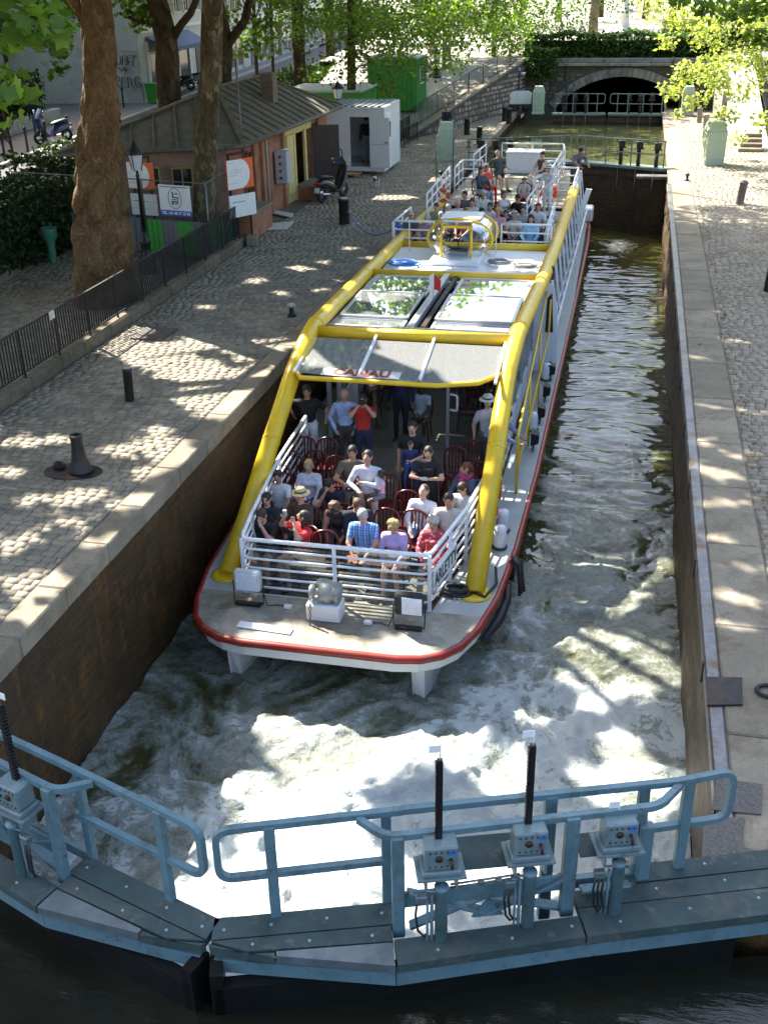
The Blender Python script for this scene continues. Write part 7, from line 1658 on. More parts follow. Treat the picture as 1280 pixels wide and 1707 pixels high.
# --- upper rear deck
UF = -.22
b = MB(); b.box((BX, 31.7, UF - .05), (4.05, 6.6, .1)); bp(b, "rear_deck", MAT_DECKS)
b = MB(); b.box((BX, 38.7, .18), (4.0, 7.4, .12)); bp(b, "raised_deck", MAT_DECK)
for k in range(2): b = MB(); b.box((BX + .1, 34.7 - .3 * k, .08 - .2 * k), (1.1, .32, .06), 0, .01); bp(b, "step", MAT_ALU)
b = MB(); b.add([V(BX - 2.0, 35, UF), V(BX + 2.0, 35, UF), V(BX + 2, 35, .2), V(BX - 2, 35, .2)], [(0, 1, 2, 3)]); bp(b, "deck_riser", MAT_HULLW)
b = MB(); b.add([V(BX - 2.0, 42.4, DK), V(BX + 2.0, 42.4, DK), V(BX + 2, 42.4, .2), V(BX - 2, 42.4, .2)], [(0, 1, 2, 3)]); bp(b, "stern_bulkhead", MAT_HULLW)
b = MB(); b.box((BX + .9, 42.9, DK + .25), (3.2, .9, .5), 0, .05); bp(b, "stern_locker", MAT_HULLW)
def wrail(path, h, rows, r=.026, posts=None, name="guard_rail", base=0.0, par=None):
    """white guard rail along a path of points at deck level"""
    path = [Vector(p) for p in path]; b = MB(); b.tube(arc_path([p + V(0, 0, h) for p in path], .12, 4) if len(path) > 2 else [p + V(0, 0, h) for p in path], r * 1.15, 8); top = bp(b, name, MAT_RAILW, par)
    for k in range(rows):
        z = base + (h - base) * (k + .6) / (rows + .6) if rows else 0; b = MB(); b.tube(arc_path([p + V(0, 0, z) for p in path], .1, 4) if len(path) > 2 else [p + V(0, 0, z) for p in path], r * .85, 6); bp(b, name + "_bar", MAT_RAILW, par)
    L0 = 0
    for p, q in zip(path[:-1], path[1:]):
        m = max(1, round((q - p).length / (posts or 1.1)))
        for i in range(m): c = p.lerp(q, i / m); b = MB(); b.tube([c, c + V(0, 0, h)], r, 8); bp(b, name + "_post", MAT_RAILW, par)
    b = MB(); b.tube([path[-1], path[-1] + V(0, 0, h)], r, 8); bp(b, name + "_post", MAT_RAILW, par)
wrail([(-6.15, 28.45, .45), (-4.95, 28.45, .45)], .58, 2); wrail([(-3.25, 28.45, .45), (-1.95, 28.45, .45)], .58, 2)
wrail([(-6.18, 28.5, .4), (-6.1, 30.6, .4)], .58, 2); wrail([(-2.05, 28.5, .42), (-2.1, 31.5, .42)], .62, 2)
wrail([(-5.95, 36.5, .24), (-5.75, 31.2, .30)], .95, 3); wrail([(-5.9, 37.2, .24), (-5.9, 39.0, .24), (-5.2, 39.0, .24)], .8, 2)
wrail([(-2.9, 31.6, .10), (-2.55, 37.0, .25), (-2.5, 39.5, .25)], 1.0, 3); wrail([(-2.5, 37.0, .25), (-1.75, 37.0, .25), (-1.75, 34.8, .2)], .9, 3)
wrail([(-4.9, 42.2, .24), (-2.6, 42.2, .24), (-2.4, 40.0, .24)], .95, 3); wrail([(-5.5, 42.2, .24), (-5.6, 39.6, .24)], .9, 2)
b = MB(); b.box((-3.95, 41.6, .62), (1.35, .8, .75), 0, .03); bx_ = bp(b, "engine_locker", MAT_HULLW); b = MB(); b.box((-3.95, 41.58, 1.01), (1.4, .86, .05), 0, .02); bp(b, "locker_lid", MAT_WHITE_P, bx_)
b = MB(); b.prism([(0, -.5), (.18, -.5), (.5, .6), (.32, .62)], (0, .12, 0), 0, (-1.75, 36.2, .0), (1, 0, 0), (0, 0, 1)); bp(b, "rail_stay", MAT_RAILW)
# --- guard rail round the bow well, with clear panels and the name board
P_ = [V(BX - 1.95, 18.6, DK), V(BX - 1.86, 16.6, DK), V(BX - 1.62, 14.4, DK), V(BX - 1.50, 13.55, DK), V(BX + 1.42, 13.55, DK), V(BX + 1.72, 15.2, DK), V(BX + 1.88, 16.8, DK)]
RH = .96
for k in range(6):
    z = .14 + k * (RH - .14) / 5; b = MB(); b.tube(arc_path([p + V(0, 0, z) for p in P_], .16, 4), .034 if k == 5 else .020, 8); bp(b, "bow_rail_top" if k == 5 else "bow_rail_bar", MAT_RAILW)
for p in (P_[0], P_[1], P_[2], P_[3], P_[3].lerp(P_[4], .5), P_[4], P_[4].lerp(P_[5], .55), P_[5], P_[6]):
    b = MB(); b.bar(p, p + V(0, 0, RH), .055, .055, 0, .008); bp(b, "bow_rail_post", MAT_RAILW)
for p, q in ((P_[3], P_[3].lerp(P_[4], .5)), (P_[3].lerp(P_[4], .5), P_[4])):
    b = MB(); o = V(0, .05, 0); b.add([p + o + V(.04, 0, .05), q + o + V(-.04, 0, .05), q + o + V(-.04, 0, RH - .05), p + o + V(.04, 0, RH - .05)], [(0, 1, 2, 3)]); bp(b, "clear_panel", GLASS_F)
nd = (P_[5] - P_[4]).normalized(); nN = V(nd.y, -nd.x, 0); o_ = P_[4] + nd * .05 + nN * .045
b = MB(); b.prism([(0, .33), (.98, .33), (.98, .68), (0, .68)], nN * .02, 0, o_, nd, (0, 0, 1)); nb = bp(b, "name_board", MAT_WHITE_P)
text_part("ARLETTY", .27, o_ + nd * .49 + nN * .022 + V(0, 0, .505), nd, (0, 0, 1), MAT_BLACKP, nb, "name_letters", bold=.004)
bpy.data.objects[nb.children[0].name].scale = (.88, 1.1, 1)
# side rails further aft on the right
for k in range(4):
    b = MB(); b.tube([V(-1.98, 17.0, DK + .2 + k * .25), V(-1.95, 19.9, DK + .2 + k * .25)], .018, 6); bp(b, "side_rail_bar", MAT_RAILW)
for i in range(7): y = 17.1 + i * .45; b = MB(); b.tube([V(-1.97, y, DK), V(-1.97, y + .12, DK + .95)], .018, 6); bp(b, "side_rail_post", MAT_RAILW)

# --- fittings that stand on the deck
MAT_WIND = M("windlass_grey", (.30, .31, .28), .5, .4, var=.2, nscale=8, bmp=.2)
t = thing("anchor_windlass", "grey anchor windlass on a white plinth on the bow deck", "windlass", (-3.95, 13.1, DK))
b = MB(); b.box((-3.95, 13.12, DK + .14), (.52, .34, .28), 0, .02); b.build("plinth", MAT_HULLW, t)
axx = Matrix(((0, 0, 1), (1, 0, 0), (0, 1, 0)))
b = MB(); b.lathe([(0, -.26), (.10, -.26), (.11, -.20), (.06, -.18), (.06, -.12), (.16, -.10), (.17, .05), (.13, .09), (.13, .14), (.17, .16), (.17, .20), (.0, .22)], 18, (-3.92, 13.12, DK + .42), axis=axx); b.build("drum", MAT_WIND, t)
b = MB(); b.box((-4.0, 13.2, DK + .52), (.2, .16, .14), 0, .04); b.tube([(-3.78, 13.1, DK + .3), (-3.78, 13.1, DK + .62)], .03, 8); b.build("gear_case", MAT_WIND, t)
b = MB()
for i in range(9): b.tube([V(-4.12, 12.92 - .01 * i, DK + .40 - i * .05) + (V(.018 * math.cos(a), 0, .03 * math.sin(a)) if i % 2 else V(0, .018 * math.cos(a), .03 * math.sin(a))) for a in np.arange(0, 6.2, .9)], .008, 5, closed=True)
b.build("anchor_chain", MAT_STEEL, t)
MAT_LENS = M("lamp_lens", (.55, .60, .68), .15, var=.1, nscale=12)
def floodlight(x, y, label, left):
    t = thing("deck_floodlight", label, "floodlight", (x, y, DK), group="bow floodlights")
    b = MB(); b.box((x, y, DK + .42), (.42, .16, .34), 0, .03); b.build("housing", MAT_GREYBOX if left else MAT_IRON, t)
    b = MB(); b.box((x + (-.0 if left else .055), y - .085, DK + .42), (.30 if not left else .34, .012, .28), 0, .004); b.build("lens", MAT_LENS, t)
    b = MB(); b.tube([(x - .24, y, DK + .4), (x - .23, y - .02, DK + .03), (x + .23, y - .02, DK + .03), (x + .24, y, DK + .4)], .012, 6); b.bar((x - .2, y - .05, DK + .03), (x + .2, y - .05, DK + .03), .09, .04); b.build("bracket", MAT_IRON, t)
    s = 1 if left else -1; b = MB(); b.tube([V(x + s * .24, y, DK + .2), V(x + s * .3, y - .05, DK + .03), V(x + s * .45, y + .02, DK + .02), V(x + s * .55, y, DK + .02)], .009, 6); b.build("cable", MAT_HOSE, t)
    b = MB(); b.box((x + s * .62, y - .02, DK + .03), (.12, .07, .06), 0, .01); b.build("junction_box", MAT_WHITE_P, t)
floodlight(-5.20, 13.25, "silver floodlight on the left of the bow deck", True); floodlight(-2.66, 13.05, "black floodlight with bright lens on the right of the bow deck", False)
b = MB(); b.box((-4.75, 12.62, DK + .015), (.85, .16, .02), 0, .005, Matrix.Rotation(-.06, 3, 'Z')); tag(b.build("white_batten", MAT_WHITE_P), "white batten lying by the front rub rail of the bow", "batten")
coil("black_hose", "thick black hose coiled at the foot of the right yellow strut", (-2.15, 14.15, DK), .26, (.015, .015, .016), 5, .026)
b = MB(); b.tube([V(-1.95, 14.2, DK + .06), V(-1.68, 14.05, DK + .05), V(-1.55, 14.5, DK + .05), V(-1.62, 14.9, DK + .1)], .024, 8); tag(b.build("hose_end", MAT_HOSE), "loose end of the black hose curling round the right strut foot", "hose")
for i, (u, v) in enumerate(((880, 748), (890, 703), (902, 667), (915, 632))):
    p = ray_z(u, v, DK); t = thing("side_floodlight", ["nearest black floodlight on the right side deck", "second black floodlight on the right side deck", "third black floodlight on the right side deck", "farthest black floodlight on the right side deck"][i], "floodlight", (-1.50, p.y, DK), group="black side deck floodlights")
    b = MB(); b.add([V(x, y, z) for x, y, z in ((-.05, -.16, .12), (-.05, .16, .12), (-.05, .16, .40), (-.05, -.16, .40), (.10, -.10, .16), (.10, .10, .16), (.10, .10, .34), (.10, -.10, .34))], [(0, 1, 2, 3), (7, 6, 5, 4), (0, 4, 5, 1), (1, 5, 6, 2), (2, 6, 7, 3), (3, 7, 4, 0)]); b.build("housing", MAT_IRON, t, False)
    b = MB(); b.tube([(0, -.17, .25), (0, -.17, .02), (0, .17, .02), (0, .17, .25)], .012, 6); b.build("bracket", MAT_IRON, t, False)
for i, (x, y, lb) in enumerate(((-1.66, 15.75, "nearer white cylindrical fender on the right side deck"), (-1.68, 16.35, "farther white cylindrical fender on the right side deck"), (-1.60, 25.0 - .8, "white cylinder on the side deck below the wing bulkhead"), (-1.62, 21.0, "white cylinder on the side deck between the black floodlights"))):
    t = thing("fender", lb, "fender", (x, y, DK), group="white fenders on deck"); b = MB(); b.lathe([(.05, 0), (.10, .03), (.11, .08), (.11, .34), (.09, .40), (.04, .42), (0, .42)], 14); b.build("body", MAT_WHITE_P, t, False)
    b = MB(); b.tube([V(.12 * math.cos(a), .12 * math.sin(a), .03) for a in np.arange(0, 6.2, .5)], .015, 6, closed=True); b.build("rope", MAT_HOSE, t, False)
MAT_BUOY = M("lifebuoy_orange", (.62, .08, .02), .5, var=.1)
def buoy(c, n, label, R=.26):
    c = Vector(c); n = Vector(n).normalized(); u = n.cross(V(0, 0, 1)).normalized(); w = u.cross(n); t = thing("lifebuoy", label, "lifebuoy", c, group="orange lifebuoys")
    b = MB(); b.tube([c + u * R * math.cos(a) + w * R * math.sin(a) for a in np.linspace(0, 6.283, 26, endpoint=False)], .07, 10, closed=True); b.build("ring", MAT_BUOY, t)
    for k in range(4): a = math.pi / 4 + k * math.pi / 2; b = MB(); b.tube([c + u * R * math.cos(x) + w * R * math.sin(x) for x in np.linspace(a - .14, a + .14, 5)], .075, 10); b.build("band", MAT_WHITE_P, t)
    b = MB(); b.tube([c + u * R * 1.33 * math.cos(a) + w * R * 1.33 * math.sin(a) for a in np.linspace(0, 6.283, 26, endpoint=False)], .009, 5, closed=True); b.build("grab_line", MAT_WHITE_P, t)
buoy((-1.86, 16.9, -1.05), (1, .15, 0), "upper orange lifebuoy hung outside the right rail"); buoy((-1.84, 16.35, -1.12), (1, .1, 0), "lower orange lifebuoy hung outside the right rail")
buoy((-2.62, 35.6, .62), (-.2, -1, 0), "orange lifebuoy on the rear deck stair rail"); buoy((-5.72, 33.8, .75), (.3, -1, 0), "small red lifebuoy on the left rear rail", .16)
# rope fenders hanging over the side
b = MB()
t = thing("rope_fender", "black rope fender hanging over the right side by the bow", "fender", (-1.35, 15.3, DK))
for k in range(3): b = MB(); b.tube([V(-1.42, 15.3 + .04 * k, DK + .05), V(-1.28, 15.28 + .05 * k, DK - .02), V(-1.24, 15.2 + .07 * k, DK - .28), V(-1.24 + .03 * k, 15.12 + .08 * k, DK - .52)], [.035, .05, .045, .025], 8); b.build("rope_strand", MAT_HOSE, t)
b = MB(); b.tube([V(-1.40, 14.7, DK - .08), V(-1.38, 14.5, DK - .25), V(-1.46, 14.05, DK - .36), V(-1.62, 13.5, DK - .38)], [.05, .07, .085, .05], 10); tag(b.build("tyre_fender", MAT_HOSE), "dark sausage fender slung under the right bow rub rail", "fender")
# mooring line
b = MB(); A = V(-8.5, 32.6, .42); E_ = V(-6.2, 29.0, .75); b.tube([A.lerp(E_, k / 10) - V(0, 0, .45 * math.sin(math.pi * k / 10)) for k in range(11)], .022, 6); tag(b.build("mooring_rope", M("blue_rope", (.10, .25, .55), .7, var=.2)), "blue mooring rope from the stout bollard to the boat", "rope")
b = MB(); b.tube([V(-6.12, 28.9, .5), V(-6.12, 28.9, .95)], .05, 10); b.tube([V(-6.12 + .1 * math.cos(a), 28.9 + .1 * math.sin(a), .82) for a in np.arange(0, 6.2, .5)], .03, 6, closed=True); bp(b, "mooring_bitt", MAT_BLUEP)
for x in (-5.55, -3.28): b = MB(); b.tube([(x, 27.6, .42), (x, 27.6, 1.25)], .014, 6); bp(b, "short_mast", MAT_RAILW)

# ============================================================ bistro chairs
MAT_CHAIR = M("oxblood_plastic", (.085, .012, .012), .28, var=.15)
def make_chair():
    t = thing("bistro_chair", "dark red bistro chair", "chair", (0, 0, 0), group="dark red bistro chairs in the bow well")
    b = MB(); rg = [[V(.21 * s * math.copysign(abs(math.cos(a)) ** .6, math.cos(a)), .20 * s * math.copysign(abs(math.sin(a)) ** .6, math.sin(a)), z) for a in np.linspace(0, 6.283, 20, endpoint=False)] for z, s in ((.415, .95), (.43, 1.0), (.45, 1.0), (.455, .94))]
    loft(b, rg); b.build("seat", MAT_CHAIR, t, False)
    for x, y in ((-.17, -.16), (.17, -.16), (-.17, .17), (.17, .17)): b = MB(); b.tube([(x, y, .43), (x * 1.18, y * 1.2, 0)], [.022, .016], 8); b.build("leg", MAT_CHAIR, t, False)
    arch = [(-.19, .19, .44), (-.215, .225, .62), (-.215, .25, .76), (-.17, .27, .86), (-.08, .28, .905), (0, .283, .915), (.08, .28, .905), (.17, .27, .86), (.215, .25, .76), (.215, .225, .62), (.19, .19, .44)]
    b = MB(); b.tube(arch, .021, 8); bk = b.build("backrest", MAT_CHAIR, t, False)
    for x, zt_ in ((-.13, .87), (-.065, .90), (0, .91), (.065, .90), (.13, .87)):
        b = MB(); b.bar((x * .85, .205, .45), (x, .278, zt_), .026, .010, 0, .003, up=(0, 1, .2)); b.build("slat", MAT_CHAIR, bk, False)
    b = MB(); b.tube([(-.14, .21, .52), (.14, .21, .52)], .010, 6); b.build("cross_bar", MAT_CHAIR, bk, False)
    return t
chair0 = make_chair(); CH = []
def chair(x, y, rz, label, z=FL):
    c = chair0 if not CH else copy_tree(chair0); CH.append(c); c.location = (x, y, z); c.rotation_euler = (0, 0, rz); c["label"] = label; return c
# ============================================================ people: one continuous skin grown round a posed skeleton
def surface_nets(vol, org, h):
    s = vol < 0; n = np.array(vol.shape); acc = np.zeros(tuple(n - 1) + (3,)); cnt = np.zeros(tuple(n - 1))
    sl = lambda o: tuple(slice(o[k], n[k] - 1 + o[k]) for k in range(3))
    C = [(i, j, k) for i in (0, 1) for j in (0, 1) for k in (0, 1)]
    for a in C:
        for ax in range(3):
            if a[ax] == 1: continue
            b_ = list(a); b_[ax] = 1; va, vb = vol[sl(a)], vol[sl(b_)]; cr = (va < 0) != (vb < 0)
            t = np.where(cr, va / np.where(cr, va - vb, 1), 0); cnt += cr
            for k in range(3): acc[..., k] += cr * (a[k] + (t if k == ax else 0))
    act = cnt > 0; idx = np.full(act.shape, -1); idx[act] = np.arange(act.sum()); I = np.argwhere(act)
    vs = org + (I + acc[act] / cnt[act][:, None]) * h; F = []
    for ax in range(3):
        o1, o2 = (ax + 1) % 3, (ax + 2) % 3; lo = [slice(1, n[k] - 1) for k in range(3)]; lo[ax] = slice(0, n[ax] - 1); hi = list(lo); hi[ax] = slice(1, n[ax])
        A, B = s[tuple(lo)], s[tuple(hi)]; E = np.argwhere(A != B); flip = A[tuple(E.T)]
        base = E.copy(); base[:, o1] += 1; base[:, o2] += 1; q = []
        for d1, d2 in ((-1, -1), (0, -1), (0, 0), (-1, 0)):
            c = base.copy(); c[:, o1] += d1; c[:, o2] += d2; q.append(idx[tuple(c.T)])
        q = np.stack(q, 1); q[~flip] = q[~flip][:, ::-1]; F.append(q)
    return vs, np.concatenate(F)
def prim_d(P, p):
    if p[0] == 'c':                                     # tapered capsule, optionally flattened along f by s
        _, a, b_, ra, rb, _t, f, s = p; X = P - a
        ab = b_ - a
        if f is not None: k = (X @ f); X = X + np.outer(k, f) * (1 / s - 1); kb = ab @ f; ab = ab + f * kb * (1 / s - 1)
        t = np.clip((X @ ab) / (ab @ ab + 1e-9), 0, 1); return np.linalg.norm(X - t[:, None] * ab, axis=1) - (ra + (rb - ra) * t)
    _, c, Mx, r, _t = p; X = (P - c) @ Mx; return (np.linalg.norm(X / r, axis=1) - 1) * min(r)
def sdf_mesh(prims, h, k=.022, cut=None):
    lo = np.full(3, 9.); hi = np.full(3, -9.)
    for p in prims:
        if p[0] == 'c': m = max(p[3], p[4]); pts = [(p[1], m), (p[2], m)]
        else: pts = [(p[1], max(p[3]))]
        for c, m in pts: lo = np.minimum(lo, c - m); hi = np.maximum(hi, c + m)
    lo -= 2.5 * h; hi += 2.5 * h; n = np.ceil((hi - lo) / h).astype(int); g = np.stack(np.meshgrid(*[lo[i] + np.arange(n[i]) * h for i in range(3)], indexing='ij'), -1).reshape(-1, 3)
    D = np.full(len(g), 1.0)
    for p in prims:
        if p[0] == 'c': m = max(p[3], p[4]) + .12; a0 = np.minimum(p[1], p[2]) - m; a1 = np.maximum(p[1], p[2]) + m
        else: m = max(p[3]) + .12; a0 = p[1] - m; a1 = p[1] + m
        w = np.all((g > a0) & (g < a1), axis=1); d = prim_d(g[w], p); e = D[w]; hh = np.clip(.5 + .5 * (e - d) / k, 0, 1); D[w] = e * (1 - hh) + d * hh - k * hh * (1 - hh)
    if cut is not None:
        for p in cut: D = np.maximum(D, -prim_d(g, p))
    return surface_nets(D.reshape(n), lo, h)
def A3(*a): return np.array(a, dtype=float)
def rotx(a): c, s = math.cos(a), math.sin(a); return np.array([[1, 0, 0], [0, c, -s], [0, s, c]])
def rotz(a): c, s = math.cos(a), math.sin(a); return np.array([[c, -s, 0], [s, c, 0], [0, 0, 1]])
def ik(S, W, l1, l2, pole):
    d = W - S; L_ = np.linalg.norm(d); m = (l1 + l2) * .995
    if L_ > m: W = S + d / L_ * m; d = W - S; L_ = m
    u = d / L_; a = (l1 ** 2 - l2 ** 2 + L_ ** 2) / (2 * L_); h = math.sqrt(max(0, l1 ** 2 - a ** 2)); p = pole - u * (pole @ u); p /= np.linalg.norm(p) + 1e-9
    return S + u * a + p * h, W
_pm = {}
def pmat(col, kind="cloth"):
    key = (kind,) + tuple(round(c, 3) for c in col)
    if key not in _pm:
        if kind == "skin": _pm[key] = M("skin", col, .5, var=.06, nscale=9)
        elif kind == "hair": _pm[key] = M("hair", col, .55, var=.35, nscale=30, stretch=(1, 1, .3), bmp=.5, bscale=60)
        elif kind == "plaid": _pm[key] = plaid_mat()
        elif kind == "print": _pm[key] = print_mat(col)
        else: _pm[key] = M("cloth", col, .88, var=.28, nscale=6, bmp=.8, bscale=11)
    return _pm[key]
def plaid_mat():
    m, nt, b = _nodes("blue_plaid"); t = nt.nodes.new("ShaderNodeTexCoord"); sep = nt.nodes.new("ShaderNodeSeparateXYZ"); L(nt, t.outputs["Object"], sep.inputs[0]); c = None
    f = []
    for k in (0, 2): f.append(ramp(nt, math_(nt, 'FRACT', math_(nt, 'MULTIPLY', sep.outputs[k], 11.0)), [(0, 0.), (.3, 0.), (.34, 1.), (.5, 1.), (.54, .2), (.85, .2), (.9, .7), (.95, .7)]).outputs[0])
    g_ = mixc(nt, f[0], (.05, .20, .55), (.45, .58, .75)); g_ = mixc(nt, math_(nt, 'MULTIPLY', f[1], .6), g_, (.03, .10, .38)); L(nt, g_, b.inputs["Base Color"]); b.inputs["Roughness"].default_value = .85; return m
def print_mat(col):
    m, nt, b = _nodes("printed_cloth"); v = N(nt, "ShaderNodeTexVoronoi", Scale=17.0); L(nt, tcoord(nt), v.inputs["Vector"])
    g_ = ramp(nt, v.outputs["Distance"], [(.0, tuple(min(1, c * 1.6 + .3) for c in col)), (.28, tuple(min(1, c * 1.4 + .25) for c in col)), (.36, col), (.6, tuple(c * .8 for c in col))]).outputs[0]; L(nt, g_, b.inputs["Base Color"]); b.inputs["Roughness"].default_value = .85; return m
SK_L, SK_M, SK_T, SK_D = (.52, .30, .21), (.40, .22, .14), (.30, .16, .09), (.09, .045, .028)
H_BLK, H_BRN, H_DBR, H_BLO, H_GRY, H_RED = (.012, .010, .009), (.09, .045, .02), (.035, .02, .012), (.42, .27, .10), (.36, .36, .36), (.16, .05, .02)
DARK = M("eye_dark", (.03, .02, .02), .3); LIPS = M("lips", (.30, .10, .08), .5)
ARMS = {  # wrist targets (side, y, z) relative to the shoulder centre, pole; y negative is forwards
    'down': ((.25, .03, -.52), (.3, 1, 0)), 'pocket': ((.20, -.08, -.46), (1, .6, 0)), 'lap': ((.10, -.36, -.36), (1, .3, -.4)), 'thigh': ((.15, -.40, -.34), (1, .3, -.3)),
    'chest': ((.09, -.33, -.16), (1, 0, -.8)), 'camera': ((.07, -.22, .17), (.8, -.1, -1)), 'chin': ((.05, -.20, .07), (.6, 0, -1)), 'drink': ((.10, -.30, .26), (.9, 0, -1)), 'belly': ((.08, -.30, -.27), (1, .1, -.5)),
    'rail': ((.16, -.46, -.22), (1, .2, -.5)), 'hold': ((.02, -.26, -.14), (1, 0, -.6)), 'side': ((.36, -.10, -.30), (.4, 1, -.3)), 'back': ((.34, .16, -.30), (1, .5, 0))}
PEOPLE = []
def person(label, head=None, z0=FL, base=None, sit=False, h=1.72, rz=0.0, lean=0.0, hp=0.0, hy=0.0, arms=('down', 'down'), shirt=(.02, .02, .02), legs=(.05, .05, .07), skin=SK_L, hair=H_DBR, style='short', sleeve='short',
           shorts=False, shoes=(.03, .03, .03), res=.021, female=False, skind="cloth", seat_h=.455, recline=0.0, group="passengers on the boat", lkind="cloth", glasses=False, hatcol=(.6, .5, .3), chair_=None, name="person", child=False):
    S = h / 1.75; pr = []; wd = .92 if female else 1.0
    def cap(a, b_, ra, rb, t, f=None, s=1.0): pr.append(('c', np.array(a, float), np.array(b_, float), ra, rb, t, f, s))
    def ell(c, r, t, Mx=None): pr.append(('e', np.array(c, float), np.eye(3) if Mx is None else Mx, np.array(r, float), t))
    pel = A3(0, 0, .95 * S) if not sit else A3(0, .06, seat_h + .09)
    Rt = rotx(-(-lean)) if False else rotx(lean)          # positive lean bends forwards (towards -y)
    up = lambda x, y, z: pel + Rt @ (A3(x, y, z) * S)
    waist, chest, neck = up(0, .0, .14), up(0, .005, .33), up(0, .012, .51)
    # torso
    fx = Rt @ A3(0, 1, 0)
    cap(up(-.07, 0, .0), up(.07, 0, .0), .115 * S, .115 * S, 2, fx, .86)
    cap(pel, waist, .150 * S, .135 * S * wd, 1 if True else 2, fx, .78); cap(waist, chest, .140 * S * wd, .165 * S * wd, 1, fx, .70); cap(up(-.12, .0, .42), up(.12, .0, .42), .088 * S, .088 * S, 1, fx, .9)
    if female: cap(up(-.075, -.085, .33), up(.075, -.085, .33), .062 * S, .062 * S, 1)
    # head
    Rh = Rt @ rotz(hy) @ rotx(hp); hc = neck + Rt @ A3(0, -.012, .065) * S + Rh @ A3(0, -.012, .085) * S
    hl = lambda x, y, z: hc + Rh @ (A3(x, y, z) * S)
    cap(neck - Rt @ A3(0, 0, .06) * S, hl(0, .02, -.06), .056 * S, .052 * S, 0)
    ell(hl(0, .012, .025), A3(.076, .094, .092) * S, 0, Rh); ell(hl(0, -.018, -.045), A3(.056, .066, .070) * S, 0, Rh)
    cap(hl(0, -.088, .012), hl(0, -.104, -.022), .010 * S, .015 * S, 0)
    for sx in (-1, 1): ell(hl(sx * .078, .012, -.005), A3(.012, .022, .034) * S, 0, Rh)
    # arms
    sc = (up(-.185, .01, .435) + up(.185, .01, .435)) / 2; hands = []
    for sx, nm in zip((-1, 1), arms):
        w, pole = (ARMS[nm] if isinstance(nm, str) else nm); sh = up(sx * .185 * wd, .01, .430); W = sc + (rotx(lean * .35) @ A3(sx * w[0], w[1], w[2])) * S
        E, W = ik(sh, W, .285 * S, .255 * S, A3(sx * pole[0], pole[1], pole[2])); t2 = 0 if sleeve in ('short', 'none') else 1; t1 = 0 if sleeve == 'none' else 1; mid = sh + (E - sh) * .62
        cap(sh, mid, .060 * S, .056 * S, t1); cap(mid, E, .050 * S if t2 == 0 else .054 * S, .043 * S if t2 == 0 else .050 * S, t2); cap(E, W, .043 * S if t2 == 0 else .050 * S, .029 * S if t2 == 0 else .038 * S, t2)
        fd = (W - E); fd /= np.linalg.norm(fd); nr = np.cross(fd, A3(0, 0, 1)); nr = nr / (np.linalg.norm(nr) + 1e-6); pn = np.cross(fd, nr)
        pc = W + fd * .05 * S; cap(W, W + fd * .085 * S, .027 * S, .036 * S, 0, pn, .55); hands.append((W, fd, nr, pn, sx, nm))
    # legs
    ltag = 2; sk = 0 if shorts else 2
    for sx in (-1, 1):
        hip = pel + A3(sx * .088, 0, -.02) * S
        if sit:
            kn = A3(sx * (.12 if not female else .085), pel[1] - .43 * S, seat_h + .045 - recline * .2); an = A3(sx * .12, kn[1] + (.03 - recline * .45), .085 + 0 * recline)
        else: kn = A3(sx * .10, -.015, .49 * S); an = A3(sx * .105, .015, .085 * S)
        m2 = hip + (kn - hip) * .62
        cap(hip, m2, .094 * S, .076 * S, 2); cap(m2, kn, .072 * S, .058 * S, sk); mc = kn + (an - kn) * .35
        cap(kn, mc, .055 * S, .056 * S, sk); cap(mc, an, .056 * S if not shorts else .050 * S, .040 * S if shorts else .050 * S, sk); toe = an + A3(sx * .025, -.15 * S, -.045)
        cap(an + A3(0, .03, -.04), toe, .042 * S, .036 * S, 3)
        if not sit: pass
    if style == 'skirt': pass
    vs, F = sdf_mesh(pr, res * max(S, .7), .024 * S)
    cen = vs[F].mean(1); best = np.full(len(F), 9.); tg = np.zeros(len(F), int)
    for p in pr:
        d = prim_d(cen, p); w = d < best; best[w] = d[w]; tg[w] = p[5] if p[0] == 'c' else p[4]
    if not sit:                                              # trouser waist line on the trunk
        rel = (cen - pel) @ (Rt @ A3(0, 0, 1)); w = (tg == 1) & (rel < .055 * S) & (np.abs(cen[:, 0]) < .17 * S) & (cen[:, 2] < pel[2] + .12); tg[w] = 2
    # place
    top = hl(0, .012, .117)
    Rz = rotz(rz)
    if head is not None: hp_ = np.array(ray_z(head[0], head[1], z0 + top[2])); base = hp_ - Rz @ A3(top[0], top[1], 0); base[2] = z0
    loc = np.array([base[0], base[1], z0]); t = thing(name, label, "person", loc, rz, group=group); mb = MB()
    mb.v = [tuple(p) for p in vs]; mb.f = [tuple(int(i) for i in q) for q in F]; mb.m = [int(x) for x in tg]; mb.r = [.5] * len(F); mb.s = [True] * len(F)
    for (W, fd, nr, pn, sx, nm) in hands:                    # five fingers rooted in the palm
        curl = .75 if nm in ('camera', 'drink', 'chest', 'hold', 'rail', 'belly') else .35
        for k, (off, ln) in enumerate(((-.026, .066), (-.009, .076), (.009, .072), (.026, .056))):
            a = W + (fd * .085 + nr * off) * S; d1 = fd * math.cos(curl * .6) + pn * -math.sin(curl * .6); d2 = fd * math.cos(curl * 1.8) - pn * math.sin(curl * 1.8)
            b1 = a + d1 * ln * .5 * S; mb.tube([a - fd * .02 * S, b1, b1 + d2 * ln * .5 * S], [.0095 * S, .0088 * S, .0068 * S], 5, 0)
        a = W + (fd * .03 - nr * .026 * sx) * S; mb.tube([a, a + (fd * .028 - nr * .026 * sx - pn * .012) * S, a + (fd * .058 - nr * .030 * sx - pn * .022) * S], [.012 * S, .0105 * S, .008 * S], 5, 0)
    for sx in (-1, 1): mb.ball(hl(sx * .031, -.078, .010), (.011 * S, .006 * S, .007 * S), 6, 4, 4)
